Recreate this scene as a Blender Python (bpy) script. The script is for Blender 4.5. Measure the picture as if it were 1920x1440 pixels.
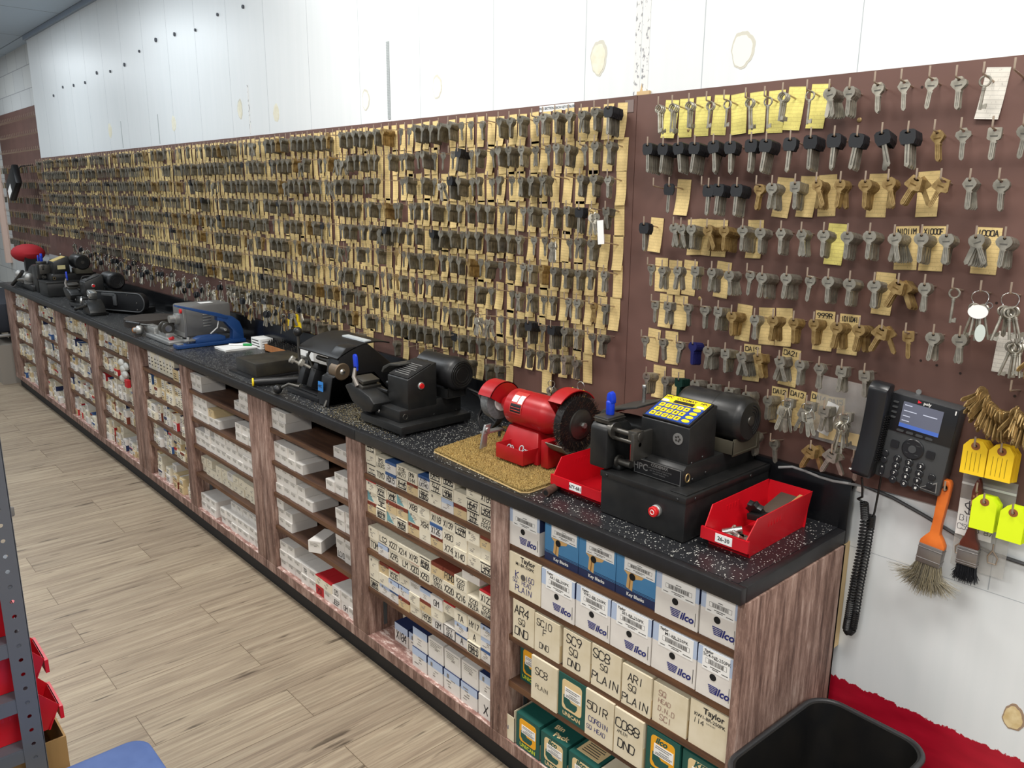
import bpy, bmesh, math, random
from mathutils import Vector, Matrix, Quaternion
from mathutils.geometry import tessellate_polygon
PI = math.pi
rnd = random.Random(11)
sc = bpy.context.scene
COL = sc.collection
for o in list(bpy.data.objects):
    bpy.data.objects.remove(o, do_unlink=True)

# ---------------------------------------------------------------- camera
CAM_LOC = Vector((0.79894, -1.87256, 1.73482))
YAW, PITCH, ROLL, FPX = 0.832379, 0.235011, 0.008992, 1492.75
fw = Vector((-math.sin(YAW) * math.cos(PITCH), math.cos(YAW) * math.cos(PITCH), -math.sin(PITCH)))
rt = fw.cross(Vector((0, 0, 1))).normalized()
up = rt.cross(fw)
rt2 = rt * math.cos(ROLL) + up * math.sin(ROLL)
up2 = up * math.cos(ROLL) - rt * math.sin(ROLL)
cam = bpy.data.objects.new('camera', bpy.data.cameras.new('camera'))
COL.objects.link(cam)
cam.matrix_world = Matrix(((rt2.x, up2.x, -fw.x, CAM_LOC.x), (rt2.y, up2.y, -fw.y, CAM_LOC.y), (rt2.z, up2.z, -fw.z, CAM_LOC.z), (0, 0, 0, 1)))
cam.data.sensor_fit = 'HORIZONTAL'
cam.data.sensor_width = 36.0
cam.data.lens = 36.0 * FPX / 1920.0
cam.data.clip_start = 0.02
cam.data.clip_end = 60
sc.camera = cam

# ---------------------------------------------------------------- world, lamps, exposure
world = bpy.data.worlds.new('world')
sc.world = world
world.use_nodes = True
bgn = world.node_tree.nodes['Background']
bgn.inputs[0].default_value = (0.86, 0.93, 1.0, 1)
bgn.inputs[1].default_value = 0.36
sc.view_settings.view_transform = 'Standard'
sc.view_settings.look = 'None'
sc.view_settings.gamma = 1.0
sc.view_settings.use_curve_mapping = False
sc.view_settings.exposure = -0.24
CEIL = 3.05
def troffer(x, y, power, color=(1.0, 0.96, 0.9), sx=1.15, sy=0.5):
    d = bpy.data.lights.new('ceiling_troffer', 'AREA')
    d.shape = 'RECTANGLE'
    d.size, d.size_y = sx, sy
    d.energy = power
    d.color = color
    o = bpy.data.objects.new('ceiling_troffer', d)
    COL.objects.link(o)
    o.location = (x, y, CEIL - 0.015)
    return o
for tx in (2.9, 0.55, -1.75, -4.1, -6.4, -8.75):
    near_ = tx > -3
    troffer(tx, -1.0, 48 if near_ else 27, (1.0, 0.965, 0.91) if near_ else (0.9, 0.96, 1.0))
    troffer(tx, -3.4, 52 if near_ else 26, (1.0, 0.965, 0.91) if near_ else (0.9, 0.96, 1.0))

# ---------------------------------------------------------------- materials
def lin(c):
    return tuple(((v / 255.0) / 12.92 if v / 255.0 <= 0.04045 else ((v / 255.0 + 0.055) / 1.055) ** 2.4) for v in c) + (1.0,)
MATS = {}
def mat(name, c, rough=0.5, metal=0.0, c2=None, scale=20.0, stretch=(1, 1, 1), detail=4.0, lo=0.35, hi=0.65, bump=0.0, spec=0.5, emit=None, alpha=1.0):
    if name in MATS:
        return MATS[name]
    m = bpy.data.materials.new(name)
    m.use_nodes = True
    nt = m.node_tree
    p = nt.nodes['Principled BSDF']
    p.inputs['Base Color'].default_value = lin(c)
    p.inputs['Roughness'].default_value = rough
    p.inputs['Metallic'].default_value = metal
    p.inputs['Specular IOR Level'].default_value = spec
    if alpha < 1:
        p.inputs['Alpha'].default_value = alpha
    if emit:
        p.inputs['Emission Color'].default_value = lin(c)
        p.inputs['Emission Strength'].default_value = emit
    if c2 is not None or bump:
        tc = nt.nodes.new('ShaderNodeTexCoord')
        mp = nt.nodes.new('ShaderNodeMapping')
        mp.inputs['Scale'].default_value = stretch
        nz = nt.nodes.new('ShaderNodeTexNoise')
        nz.inputs['Scale'].default_value = scale
        nz.inputs['Detail'].default_value = detail
        nt.links.new(tc.outputs['Object'], mp.inputs['Vector'])
        nt.links.new(mp.outputs['Vector'], nz.inputs['Vector'])
        if c2 is not None:
            cr = nt.nodes.new('ShaderNodeValToRGB')
            cr.color_ramp.elements[0].position = lo
            cr.color_ramp.elements[1].position = hi
            cr.color_ramp.elements[0].color = lin(c)
            cr.color_ramp.elements[1].color = lin(c2)
            nt.links.new(nz.outputs['Fac'], cr.inputs['Fac'])
            nt.links.new(cr.outputs['Color'], p.inputs['Base Color'])
        if bump:
            b = nt.nodes.new('ShaderNodeBump')
            b.inputs['Strength'].default_value = bump
            b.inputs['Distance'].default_value = 0.004
            nt.links.new(nz.outputs['Fac'], b.inputs['Height'])
            nt.links.new(b.outputs['Normal'], p.inputs['Normal'])
    MATS[name] = m
    return m

class NT:
    """tiny helper to wire nodes"""
    def __init__(s, name, rough=0.5, spec=0.5):
        s.m = bpy.data.materials.new(name)
        s.m.use_nodes = True
        s.t = s.m.node_tree
        s.p = s.t.nodes['Principled BSDF']
        s.p.inputs['Roughness'].default_value = rough
        s.p.inputs['Specular IOR Level'].default_value = spec
        s.tc = s.t.nodes.new('ShaderNodeTexCoord')
        MATS[name] = s.m
    def n(s, kind, **kw):
        nd = s.t.nodes.new('ShaderNode' + kind)
        for k, v in kw.items():
            if hasattr(nd, k):
                setattr(nd, k, v)
            else:
                nd.inputs[k.replace('_', ' ')].default_value = v
        return nd
    def l(s, a, b):
        s.t.links.new(a, b)
    def coord(s, scale=(1, 1, 1), rot=(0, 0, 0), loc=(0, 0, 0)):
        mp = s.n('Mapping')
        mp.inputs['Scale'].default_value = scale
        mp.inputs['Rotation'].default_value = rot
        mp.inputs['Location'].default_value = loc
        s.l(s.tc.outputs['Object'], mp.inputs['Vector'])
        return mp.outputs['Vector']
    def noise(s, vec, scale, detail=4.0, rough=0.5):
        nz = s.n('TexNoise', Scale=scale, Detail=detail, Roughness=rough)
        s.l(vec, nz.inputs['Vector'])
        return nz.outputs['Fac']
    def ramp(s, fac, stops):
        cr = s.n('ValToRGB')
        e = cr.color_ramp.elements
        while len(e) < len(stops):
            e.new(0.5)
        for i, (pos, c) in enumerate(stops):
            e[i].position = pos
            e[i].color = lin(c)
        s.l(fac, cr.inputs['Fac'])
        return cr.outputs['Color']
    def mix(s, fac, a, b, mode='MIX'):
        mx = s.n('Mix', data_type='RGBA', blend_type=mode)
        for k, v in ((0, fac), (6, a), (7, b)):
            if isinstance(v, tuple):
                mx.inputs[k].default_value = v
            elif isinstance(v, (int, float)):
                mx.inputs[k].default_value = v
            else:
                s.l(v, mx.inputs[k])
        return mx.outputs[2]
    def math(s, op, a, b=0.0):
        md = s.n('Math', operation=op)
        for k, v in ((0, a), (1, b)):
            if isinstance(v, (int, float)):
                md.inputs[k].default_value = v
            else:
                s.l(v, md.inputs[k])
        return md.outputs[0]
    def bump(s, h, strength, dist=0.003):
        b = s.n('Bump', Strength=strength, Distance=dist)
        s.l(h, b.inputs['Height'])
        s.l(b.outputs['Normal'], s.p.inputs['Normal'])
    def base(s, c):
        s.l(c, s.p.inputs['Base Color'])
        return s.m

def wall_material():
    a = NT('painted_panel', 0.3, 0.5)
    v = a.coord()
    sx = a.n('SeparateXYZ')
    a.l(v, sx.inputs[0])
    streak = a.noise(a.coord((5, 1, 0.25)), 6.0, 3)
    white = a.ramp(streak, [(0.3, (226, 231, 233)), (0.7, (230, 234, 236))])
    edge = a.math('ADD', sx.outputs['Z'], a.math('MULTIPLY', a.math('SUBTRACT', a.noise(v, 55.0, 5, 0.7), 0.5), 0.035))
    isred = a.math('LESS_THAN', edge, 0.508)
    redn = a.ramp(a.noise(a.coord((1, 1, 4)), 9.0, 4), [(0.3, (160, 14, 38)), (0.7, (184, 22, 48))])
    a.base(a.mix(isred, white, redn))
    a.l(a.ramp(streak, [(0.2, (158, 158, 158)), (0.8, (170, 170, 170))]), a.p.inputs['Roughness'])
    a.bump(a.noise(a.coord((1, 1, 1)), 220.0, 2), 0.05, 0.001)
    return a.m
def floor_material():
    a = NT('vinyl_plank', 0.42, 0.4)
    v = a.coord((1, 1, 1), (0, 0, PI / 2))
    br = a.n('TexBrick', Scale=1.0, offset=0.37, offset_frequency=2, squash=1.0)
    a.l(v, br.inputs['Vector'])
    br.inputs['Brick Width'].default_value = 1.22
    br.inputs['Row Height'].default_value = 0.2
    br.inputs['Mortar Size'].default_value = 0.0012
    br.inputs['Color1'].default_value = (0.3, 0.3, 0.3, 1)
    br.inputs['Color2'].default_value = (0.62, 0.62, 0.62, 1)
    br.inputs['Mortar'].default_value = (0.2, 0.2, 0.2, 1)
    # every plank starts its grain somewhere else
    off = a.n('VectorMath', operation='SCALE')
    a.l(br.outputs['Color'], off.inputs[0])
    off.inputs['Scale'].default_value = 9.0
    add = a.n('VectorMath', operation='ADD')
    a.l(a.tc.outputs['Object'], add.inputs[0])
    a.l(off.outputs[0], add.inputs[1])
    def g(scale, sc_, det, rg=0.55):
        mp = a.n('Mapping')
        mp.inputs['Scale'].default_value = scale
        a.l(add.outputs[0], mp.inputs['Vector'])
        return a.noise(mp.outputs['Vector'], sc_, det, rg)
    grain = a.ramp(g((20, 0.8, 1), 2.4, 8, 0.7), [(0.26, (134, 118, 104)), (0.42, (170, 154, 136)), (0.56, (190, 175, 155)), (0.75, (206, 194, 174))])
    fine = a.ramp(g((90, 2.5, 1), 2.0, 4), [(0.3, (205, 205, 205)), (0.65, (255, 255, 255))])
    c = a.mix(0.75, grain, fine, 'MULTIPLY')
    knots = a.ramp(g((13, 1.5, 1), 3.1, 3, 0.5), [(0.27, (96, 84, 78)), (0.36, (255, 255, 255))])
    c = a.mix(0.75, c, knots, 'MULTIPLY')
    tone = a.ramp(br.outputs['Color'], [(0.3, (232, 228, 222)), (0.8, (255, 252, 244))])
    c = a.mix(1.0, c, tone, 'MULTIPLY')
    seam = a.ramp(br.outputs['Fac'], [(0.2, (255, 255, 255)), (0.9, (178, 168, 158))])
    c = a.mix(1.0, c, seam, 'MULTIPLY')
    return a.base(c)
def barn_material():
    a = NT('weathered_barn_wood', 0.75, 0.25)
    s1 = a.noise(a.coord((1, 1, 0.13)), 42.0, 9, 0.78)
    c = a.ramp(s1, [(0.32, (84, 64, 58)), (0.45, (122, 96, 86)), (0.55, (154, 126, 114)), (0.68, (190, 166, 154))])
    s2 = a.noise(a.coord((1, 1, 0.25)), 130.0, 6, 0.8)
    c = a.mix(a.ramp(s2, [(0.6, (0, 0, 0)), (0.72, (200, 200, 200))]), c, lin((206, 188, 178)))
    s3 = a.noise(a.coord((1, 1, 0.05)), 70.0, 4, 0.6)
    c = a.mix(a.ramp(s3, [(0.3, (230, 230, 230)), (0.42, (0, 0, 0))]), c, lin((74, 54, 48)))
    a.bump(s1, 0.25, 0.002)
    return a.base(c)
def basewood_material():
    a = NT('worn_base_shelf_wood', 0.6, 0.3)
    s1 = a.noise(a.coord((0.35, 1, 1)), 60.0, 8, 0.75)
    c = a.ramp(s1, [(0.4, (136, 100, 92)), (0.52, (170, 134, 124)), (0.6, (232, 214, 206))])
    return a.base(c)
def laminate_material():
    a = NT('speckled_laminate', 0.36, 0.6)
    vo = a.n('TexVoronoi', Scale=205.0)
    wob = a.n('VectorMath', operation='ADD')
    nz = a.n('TexNoise', Scale=340.0, Detail=2.0)
    a.l(a.tc.outputs['Object'], nz.inputs['Vector'])
    ns = a.n('VectorMath', operation='SCALE')
    ns.inputs['Scale'].default_value = 0.003
    a.l(nz.outputs['Color'], ns.inputs[0])
    a.l(a.tc.outputs['Object'], wob.inputs[0])
    a.l(ns.outputs[0], wob.inputs[1])
    a.l(wob.outputs[0], vo.inputs['Vector'])
    sep = a.n('SeparateColor')
    a.l(vo.outputs['Color'], sep.inputs[0])
    near = a.math('LESS_THAN', vo.outputs['Distance'], a.math('MULTIPLY', sep.outputs[1], 0.42))
    keep = a.math('GREATER_THAN', sep.outputs[0], 0.5)
    fac = a.math('MULTIPLY', near, keep)
    c = a.mix(fac, lin((34, 35, 38)), lin((196, 196, 190)))
    return a.base(c)
def ceiling_material():
    a = NT('ceiling_tile', 0.85, 0.2)
    br = a.n('TexBrick', Scale=1.0, offset=0.0)
    a.l(a.coord((1, 1, 1), (0, 0, 0), (0.1, 0.012, 0)), br.inputs['Vector'])
    br.inputs['Brick Width'].default_value = 1.27
    br.inputs['Row Height'].default_value = 0.64
    br.inputs['Mortar Size'].default_value = 0.006
    br.inputs['Color1'].default_value = lin((190, 206, 222))
    br.inputs['Color2'].default_value = lin((184, 200, 216))
    br.inputs['Mortar'].default_value = lin((128, 140, 156))
    return a.base(br.outputs['Color'])
def block_material():
    a = NT('painted_block', 0.7, 0.3)
    br = a.n('TexBrick', Scale=1.0, offset=0.5)
    a.l(a.coord((1, 1, 1), (PI / 2, 0, 0)), br.inputs['Vector'])
    br.inputs['Brick Width'].default_value = 0.41
    br.inputs['Row Height'].default_value = 0.205
    br.inputs['Mortar Size'].default_value = 0.004
    br.inputs['Color1'].default_value = lin((206, 208, 206))
    br.inputs['Color2'].default_value = lin((198, 201, 202))
    br.inputs['Mortar'].default_value = lin((160, 162, 166))
    return a.base(br.outputs['Color'])
def card_material(name, c, line):
    a = NT(name, 0.8, 0.2)
    sx = a.n('SeparateXYZ')
    a.l(a.coord(), sx.inputs[0])
    fr = a.math('FRACT', a.math('MULTIPLY', sx.outputs['Z'], 115.0))
    rule = a.math('LESS_THAN', fr, 0.16)
    scr = a.math('GREATER_THAN', a.noise(a.coord((420, 1, 115)), 1.0, 1), 0.66)
    fac = a.math('MULTIPLY', a.math('MAXIMUM', a.math('MULTIPLY', rule, 0.28), a.math('MULTIPLY', scr, 0.3)), 1.0)
    tone = a.ramp(a.noise(a.coord(), 25.0, 3), [(0.3, tuple(int(v * 0.9) for v in c)), (0.7, c)])
    return a.base(a.mix(fac, tone, lin(line)))
def carpet_material():
    a = NT('tan_carpet', 0.95, 0.1)
    n1 = a.noise(a.coord(), 260.0, 3)
    n2 = a.noise(a.coord(), 11.0, 4)
    c = a.ramp(n1, [(0.3, (92, 70, 36)), (0.5, (152, 126, 74)), (0.7, (196, 172, 116))])
    c = a.mix(a.ramp(n2, [(0.5, (0, 0, 0)), (0.75, (150, 150, 150))]), c, lin((112, 104, 74)))
    a.bump(n1, 1.0, 0.006)
    return a.base(c)
def speck_material():
    a = NT('glue_specks', 0.5, 0.4)
    n = a.noise(a.coord((1, 1, 0.6)), 95.0, 2, 0.5)
    return a.base(a.mix(a.ramp(n, [(0.57, (0, 0, 0)), (0.63, (255, 255, 255))]), lin((229, 230, 229)), lin((150, 152, 156))))

M_WALL, M_FLOOR, M_BARN, M_BASEW, M_LAM = wall_material(), floor_material(), barn_material(), basewood_material(), laminate_material()
M_CEIL, M_BLOCK, M_CARPET, M_SPECK = ceiling_material(), block_material(), carpet_material(), speck_material()
M_CREAMCARD = card_material('cream_card', (240, 214, 152), (140, 112, 70))
M_YELCARD = card_material('yellow_card', (246, 234, 140), (150, 120, 60))
M_WHITECARD = card_material('white_card', (226, 222, 212), (110, 105, 100))
M_PEG = mat('brown_pegboard', (98, 70, 62), 0.6, 0, (108, 78, 70), 6.0, lo=0.3, hi=0.7)
M_SHELF = mat('brown_shelf', (64, 42, 31), 0.6, 0, (88, 60, 43), 14.0, (0.4, 3, 3), 6)
M_SHELFEDGE = mat('shelf_edge', (74, 48, 33), 0.6, 0, (108, 74, 48), 20.0, (0.3, 3, 3), 6)
M_BLACK = mat('black_plastic', (22, 22, 24), 0.4)
M_BLACKEDGE = mat('black_edging', (24, 24, 26), 0.45, 0, (29, 29, 32), 40.0)
M_KICK = mat('black_kick', (20, 21, 24), 0.65)
M_NICK = mat('nickel', (186, 181, 168), 0.36, 0.75, (150, 146, 134), 60.0)
M_DULL = mat('dull_nickel', (150, 146, 134), 0.45, 0.7, (112, 108, 98), 50.0)
M_GROOVE = mat('key_groove', (96, 94, 88), 0.5, 0.5)
M_BRASS = mat('brass', (184, 158, 108), 0.4, 0.65, (142, 116, 74), 60.0)
M_BRASSG = mat('brass_groove', (104, 80, 40), 0.5, 0.5)
M_KBLACK = mat('key_plastic', (30, 32, 36), 0.45)
M_KBLUE = mat('key_blue', (40, 44, 104), 0.4, 0.4)
M_KGREEN = mat('key_green', (24, 58, 50), 0.4, 0.4)
M_HOOK = mat('hook_steel', (182, 164, 146), 0.4, 0.6)
M_STEEL = mat('bright_steel', (200, 200, 198), 0.25, 0.95)
M_DSTEEL = mat('dark_steel', (96, 94, 90), 0.4, 0.85)
M_CREAMBOX = mat('cream_box', (232, 225, 206), 0.75, 0, (216, 207, 184), 14.0)
M_WHITEBOX = mat('white_box', (226, 222, 216), 0.7, 0, (216, 211, 206), 12.0)
M_AGEDBOX = mat('aged_box', (226, 216, 192), 0.8, 0, (204, 190, 156), 9.0, lo=0.4, hi=0.75)
M_TANBOX = mat('tan_box', (206, 184, 142), 0.75)
M_BROWNTOP = mat('brown_print', (120, 52, 34), 0.7)
M_REDTOP = mat('red_print', (182, 30, 38), 0.6)
M_NAVYTOP = mat('navy_print', (32, 44, 84), 0.6)
M_BLUETOP = mat('blue_print', (52, 88, 142), 0.6)
M_PALEBLUE = mat('pale_blue_print', (178, 194, 220), 0.6)
M_TEAL = mat('teal_print', (112, 164, 172), 0.7)
M_GREEN = mat('green_print', (22, 82, 74), 0.6)
M_TANP = mat('tan_print', (226, 200, 150), 0.7)
M_ORANGE = mat('amber_print', (236, 168, 30), 0.65)
M_SKYBLUE = mat('sky_blue_print', (66, 128, 178), 0.55, 0, (80, 142, 190), 8.0)
M_INK = mat('marker_ink', (30, 28, 32), 0.8)
M_INKB = mat('ink_print', (58, 54, 52), 0.8)
M_INKR = mat('faded_brown_ink', (150, 116, 104), 0.8)
M_NAVYINK = mat('navy_ink', (30, 36, 110), 0.7)
M_WHITEINK = mat('white_ink', (236, 236, 232), 0.7)
M_HOLE = mat('finger_hole', (12, 11, 11), 0.9)
M_PAPER = mat('white_paper', (238, 238, 236), 0.8)
M_MBLACK = mat('machine_black', (27, 28, 29), 0.38, 0.1, (36, 36, 36), 30.0, bump=0.05)
M_MGREY = mat('machine_grey', (82, 84, 86), 0.45, 0.3, (92, 93, 94), 20.0)
M_RED = mat('red_enamel', (176, 24, 30), 0.32, 0.05, (160, 20, 26), 14.0)
M_BINRED = mat('red_bin_plastic', (206, 18, 34), 0.35, 0, (190, 16, 30), 6.0)
M_BLUEGRIP = mat('blue_grip', (20, 60, 200), 0.35)
M_YELLOW = mat('yellow_vinyl', (250, 214, 20), 0.5)
M_NEON = mat('neon_tag', (228, 250, 24), 0.6)
M_GOLDTAG = mat('gold_tag', (250, 208, 32), 0.6)
M_BLUEENAMEL = mat('blue_enamel', (28, 66, 122), 0.4, 0.1)
M_GREYENAMEL = mat('grey_enamel', (112, 112, 112), 0.45, 0.3, (122, 121, 120), 10.0)
M_CASTALU = mat('cast_aluminium', (176, 176, 174), 0.4, 0.8)
M_WOODH = mat('wood_handle', (182, 122, 70), 0.55, 0, (164, 104, 58), 30.0, (1, 1, 0.2))
# ---------------------------------------------------------------- mesh helpers
class B:
    def __init__(s):
        s.bm = bmesh.new()
    def poly(s, pts, m=0):
        f = s.bm.faces.new([s.bm.verts.new(p) for p in pts])
        f.material_index = m
        return f
    def box(s, x0, x1, y0, y1, z0, z1, m=0, ms=None):
        """ms: material per face (bottom, top, front -y, back, left, right)"""
        if x0 > x1: x0, x1 = x1, x0
        if y0 > y1: y0, y1 = y1, y0
        if z0 > z1: z0, z1 = z1, z0
        v = [s.bm.verts.new(p) for p in ((x0, y0, z0), (x1, y0, z0), (x1, y1, z0), (x0, y1, z0), (x0, y0, z1), (x1, y0, z1), (x1, y1, z1), (x0, y1, z1))]
        for i, q in enumerate(((3, 2, 1, 0), (4, 5, 6, 7), (0, 1, 5, 4), (2, 3, 7, 6), (3, 0, 4, 7), (1, 2, 6, 5))):
            f = s.bm.faces.new([v[k] for k in q])
            f.material_index = ms[i] if ms else m
        return v
    def ring(s, c, ax, r, n, ph=0.0):
        ax = Vector(ax).normalized()
        t = Vector((0, 0, 1)) if abs(ax.z) < 0.9 else Vector((1, 0, 0))
        u = ax.cross(t).normalized()
        w = ax.cross(u)
        c = Vector(c)
        return [s.bm.verts.new(c + (u * math.cos(ph + 2 * PI * i / n) + w * math.sin(ph + 2 * PI * i / n)) * r) for i in range(n)]
    def bridge(s, a, b, m=0):
        n = len(a)
        for i in range(n):
            f = s.bm.faces.new((a[i], a[(i + 1) % n], b[(i + 1) % n], b[i]))
            f.material_index = m
    def lathe(s, o, ax, prof, n=24, m=0, caps=True):
        """prof: (distance along the axis, radius)"""
        o, ax = Vector(o), Vector(ax).normalized()
        rings = [s.ring(o + ax * h, ax, max(r, 1e-5), n) for h, r in prof]
        for a, b in zip(rings, rings[1:]):
            s.bridge(a, b, m)
        if caps:
            for r in (rings[0], rings[-1]):
                s.bm.faces.new(r).material_index = m
    def cyl(s, p, q, r, r2=None, n=20, m=0):
        p, q = Vector(p), Vector(q)
        s.lathe(p, q - p, [(0, r), ((q - p).length, r if r2 is None else r2)], n, m)
    def tube(s, pts, r, n=8, m=0, closed=False):
        pts = [Vector(p) for p in pts]
        rings, prev = [], None
        k = len(pts)
        for i, p in enumerate(pts):
            a = pts[(i - 1) % k] if (closed or i) else p
            b = pts[(i + 1) % k] if (closed or i < k - 1) else p
            d = (b - a)
            if d.length < 1e-9: d = Vector((0, 0, 1))
            d.normalize()
            if prev is None:
                t = Vector((0, 0, 1)) if abs(d.z) < 0.9 else Vector((1, 0, 0))
                u = d.cross(t).normalized()
            else:
                u = prev - d * prev.dot(d)
                u = u.normalized() if u.length > 1e-6 else d.cross(Vector((0, 0, 1))).normalized()
            prev = u
            w = d.cross(u)
            rr = r[i] if isinstance(r, (list, tuple)) else r
            rings.append([s.bm.verts.new(p + (u * math.cos(2 * PI * j / n) + w * math.sin(2 * PI * j / n)) * rr) for j in range(n)])
        for a, b in zip(rings, rings[1:]):
            s.bridge(a, b, m)
        if closed:
            s.bridge(rings[-1], rings[0], m)
        else:
            for q in (rings[0], rings[-1]):
                s.bm.faces.new(q).material_index = m
    def prism(s, poly, axis, a, b, m=0, mcap=None, holes=()):
        f3 = {'x': lambda u, v, h: (h, u, v), 'y': lambda u, v, h: (u, h, v), 'z': lambda u, v, h: (u, v, h)}[axis]
        loops = [poly] + list(holes)
        A = [[s.bm.verts.new(f3(u, v, a)) for u, v in L] for L in loops]
        Bv = [[s.bm.verts.new(f3(u, v, b)) for u, v in L] for L in loops]
        for La, Lb in zip(A, Bv):
            s.bridge(La, Lb, m)
        mc = m if mcap is None else mcap
        if holes:
            tris = tessellate_polygon([[Vector((u, v, 0)) for u, v in L] for L in loops])
            fa, fb = sum(A, []), sum(Bv, [])
            for t in tris:
                for F in (fa, fb):
                    try:
                        s.bm.faces.new([F[i] for i in t]).material_index = mc
                    except ValueError:
                        pass
        else:
            s.bm.faces.new(A[0]).material_index = mc
            s.bm.faces.new(Bv[0]).material_index = mc
    def sphere(s, c, r, n=16, m=0, scale=(1, 1, 1)):
        mt = Matrix.Translation(c) @ Matrix.Diagonal((r * scale[0], r * scale[1], r * scale[2], 1))
        res = bmesh.ops.create_uvsphere(s.bm, u_segments=n, v_segments=max(6, n // 2), radius=1.0, matrix=mt)
        for f in {f for v in res['verts'] for f in v.link_faces}:
            f.material_index = m
    def disc(s, c, ax, r, n=20, m=0):
        s.bm.faces.new(s.ring(c, ax, r, n)).material_index = m
    def turn(s, pivot, axis, ang, verts=None):
        bmesh.ops.rotate(s.bm, verts=verts or s.bm.verts[:], cent=Vector(pivot), matrix=Matrix.Rotation(ang, 3, axis))
    def move(s, d, verts=None):
        bmesh.ops.translate(s.bm, verts=verts or s.bm.verts[:], vec=Vector(d))
    def bevel(s, off, seg=2, ang=0.6):
        s.bm.normal_update()
        bmesh.ops.recalc_face_normals(s.bm, faces=s.bm.faces[:])
        es = [e for e in s.bm.edges if len(e.link_faces) == 2 and e.calc_face_angle(0) > ang]
        if es:
            bmesh.ops.bevel(s.bm, geom=es, offset=off, segments=seg, affect='EDGES', profile=0.5, clamp_overlap=True)
    def mesh(s, name, mats, smooth=35):
        bmesh.ops.recalc_face_normals(s.bm, faces=s.bm.faces[:])
        me = bpy.data.meshes.new(name)
        s.bm.to_mesh(me)
        s.bm.free()
        for m in (mats if isinstance(mats, (list, tuple)) else [mats]):
            me.materials.append(m)
        if smooth:
            me.polygons.foreach_set('use_smooth', [True] * len(me.polygons))
            me.set_sharp_from_angle(angle=math.radians(smooth))
        return me

def link(name, data, parent=None, loc=(0, 0, 0), rot=(0, 0, 0)):
    o = bpy.data.objects.new(name, data)
    COL.objects.link(o)
    o.parent = parent
    o.location = loc
    o.rotation_euler = rot
    return o
def tag(o, label, cat, group=None, kind=None):
    if label: o['label'] = label
    if cat: o['category'] = cat
    if group: o['group'] = group
    if kind: o['kind'] = kind
    return o
def thing(name, label, cat, loc=(0, 0, 0), rotz=0.0, group=None):
    o = link(name, None, None, loc, (0, 0, rotz))
    o.empty_display_size = 0.05
    return tag(o, label, cat, group)
def part(root, name, b, mats, bevel=0.0, parent=None, label=None, smooth=35, world=True, seg=2):
    """a child mesh; b is built in world coordinates before the root's own turn"""
    if bevel: b.bevel(bevel, seg)
    if world: b.move(-Vector(root.location))
    o = link(name, b.mesh(name, mats, smooth), parent or root)
    if label: o['label'] = label
    return o
def single(name, b, mats, label, cat, loc=(0, 0, 0), group=None, kind=None, bevel=0.0, smooth=35):
    if bevel: b.bevel(bevel)
    b.move(-Vector(loc))
    return tag(link(name, b.mesh(name, mats, smooth), None, loc), label, cat, group, kind)
def structure(name, b, mats, parent=None, smooth=0, bevel=0.0):
    if bevel: b.bevel(bevel)
    o = link(name, b.mesh(name, mats, smooth), parent)
    o['kind'] = 'structure'
    return o
ORD = 'first second third fourth fifth sixth seventh eighth ninth tenth eleventh twelfth thirteenth fourteenth fifteenth sixteenth seventeenth eighteenth nineteenth twentieth'.split()
TENS = {20: 'twenty', 30: 'thirty', 40: 'forty', 50: 'fifty', 60: 'sixty', 70: 'seventy', 80: 'eighty', 90: 'ninety', 100: 'hundred'}
TENTH = {30: 'thirtieth', 40: 'fortieth', 50: 'fiftieth', 60: 'sixtieth', 70: 'seventieth', 80: 'eightieth', 90: 'ninetieth'}
def nth(i):
    """1 -> first"""
    if i <= 20: return ORD[i - 1]
    if i in TENTH: return TENTH[i]
    return TENS[i // 10 * 10] + '-' + ORD[i % 10 - 1]

# ---- handwriting: single strokes on a 4 x 6 grid, laid down as marker ribbons
GL = {'A': '002640 1232', 'B': '000636454433 03 3342413000', 'C': '4536160501104041', 'D': '00063645413000', 'E': '46060040 0333', 'F': '460600 0333',
      'G': '45361605011030414323', 'H': '0006 4046 0343', 'I': '2026', 'J': '4641301001', 'K': '0006 4603 0340', 'L': '060040', 'M': '0006234640', 'N': '00064046',
      'O': '160501103041453616', 'P': '00063645443303', 'Q': '160501103041453616 2240', 'R': '00063645443303 2340', 'S': '4536160504134241301001', 'T': '0646 2620',
      'U': '060110304146', 'V': '062046', 'W': '0610233046', 'X': '0640 0046', 'Y': '0623 4623 2320', 'Z': '06460040', '0': '160501103041453616', '1': '2026',
      '2': '05163645440040', '3': '051636454433 334241301001', '4': '3036 360242', '5': '460604344341301001', '6': '361603011030414233130201'[:20], '7': '064610',
      '8': '13040516364544331302011030414233 13', '9': '44331304051636454420', '-': '0343', '.': '2021', '/': '0046', '$': '4536160504134241301001 2720', '(': '362220'[:6], ')': '163230'}
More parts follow.
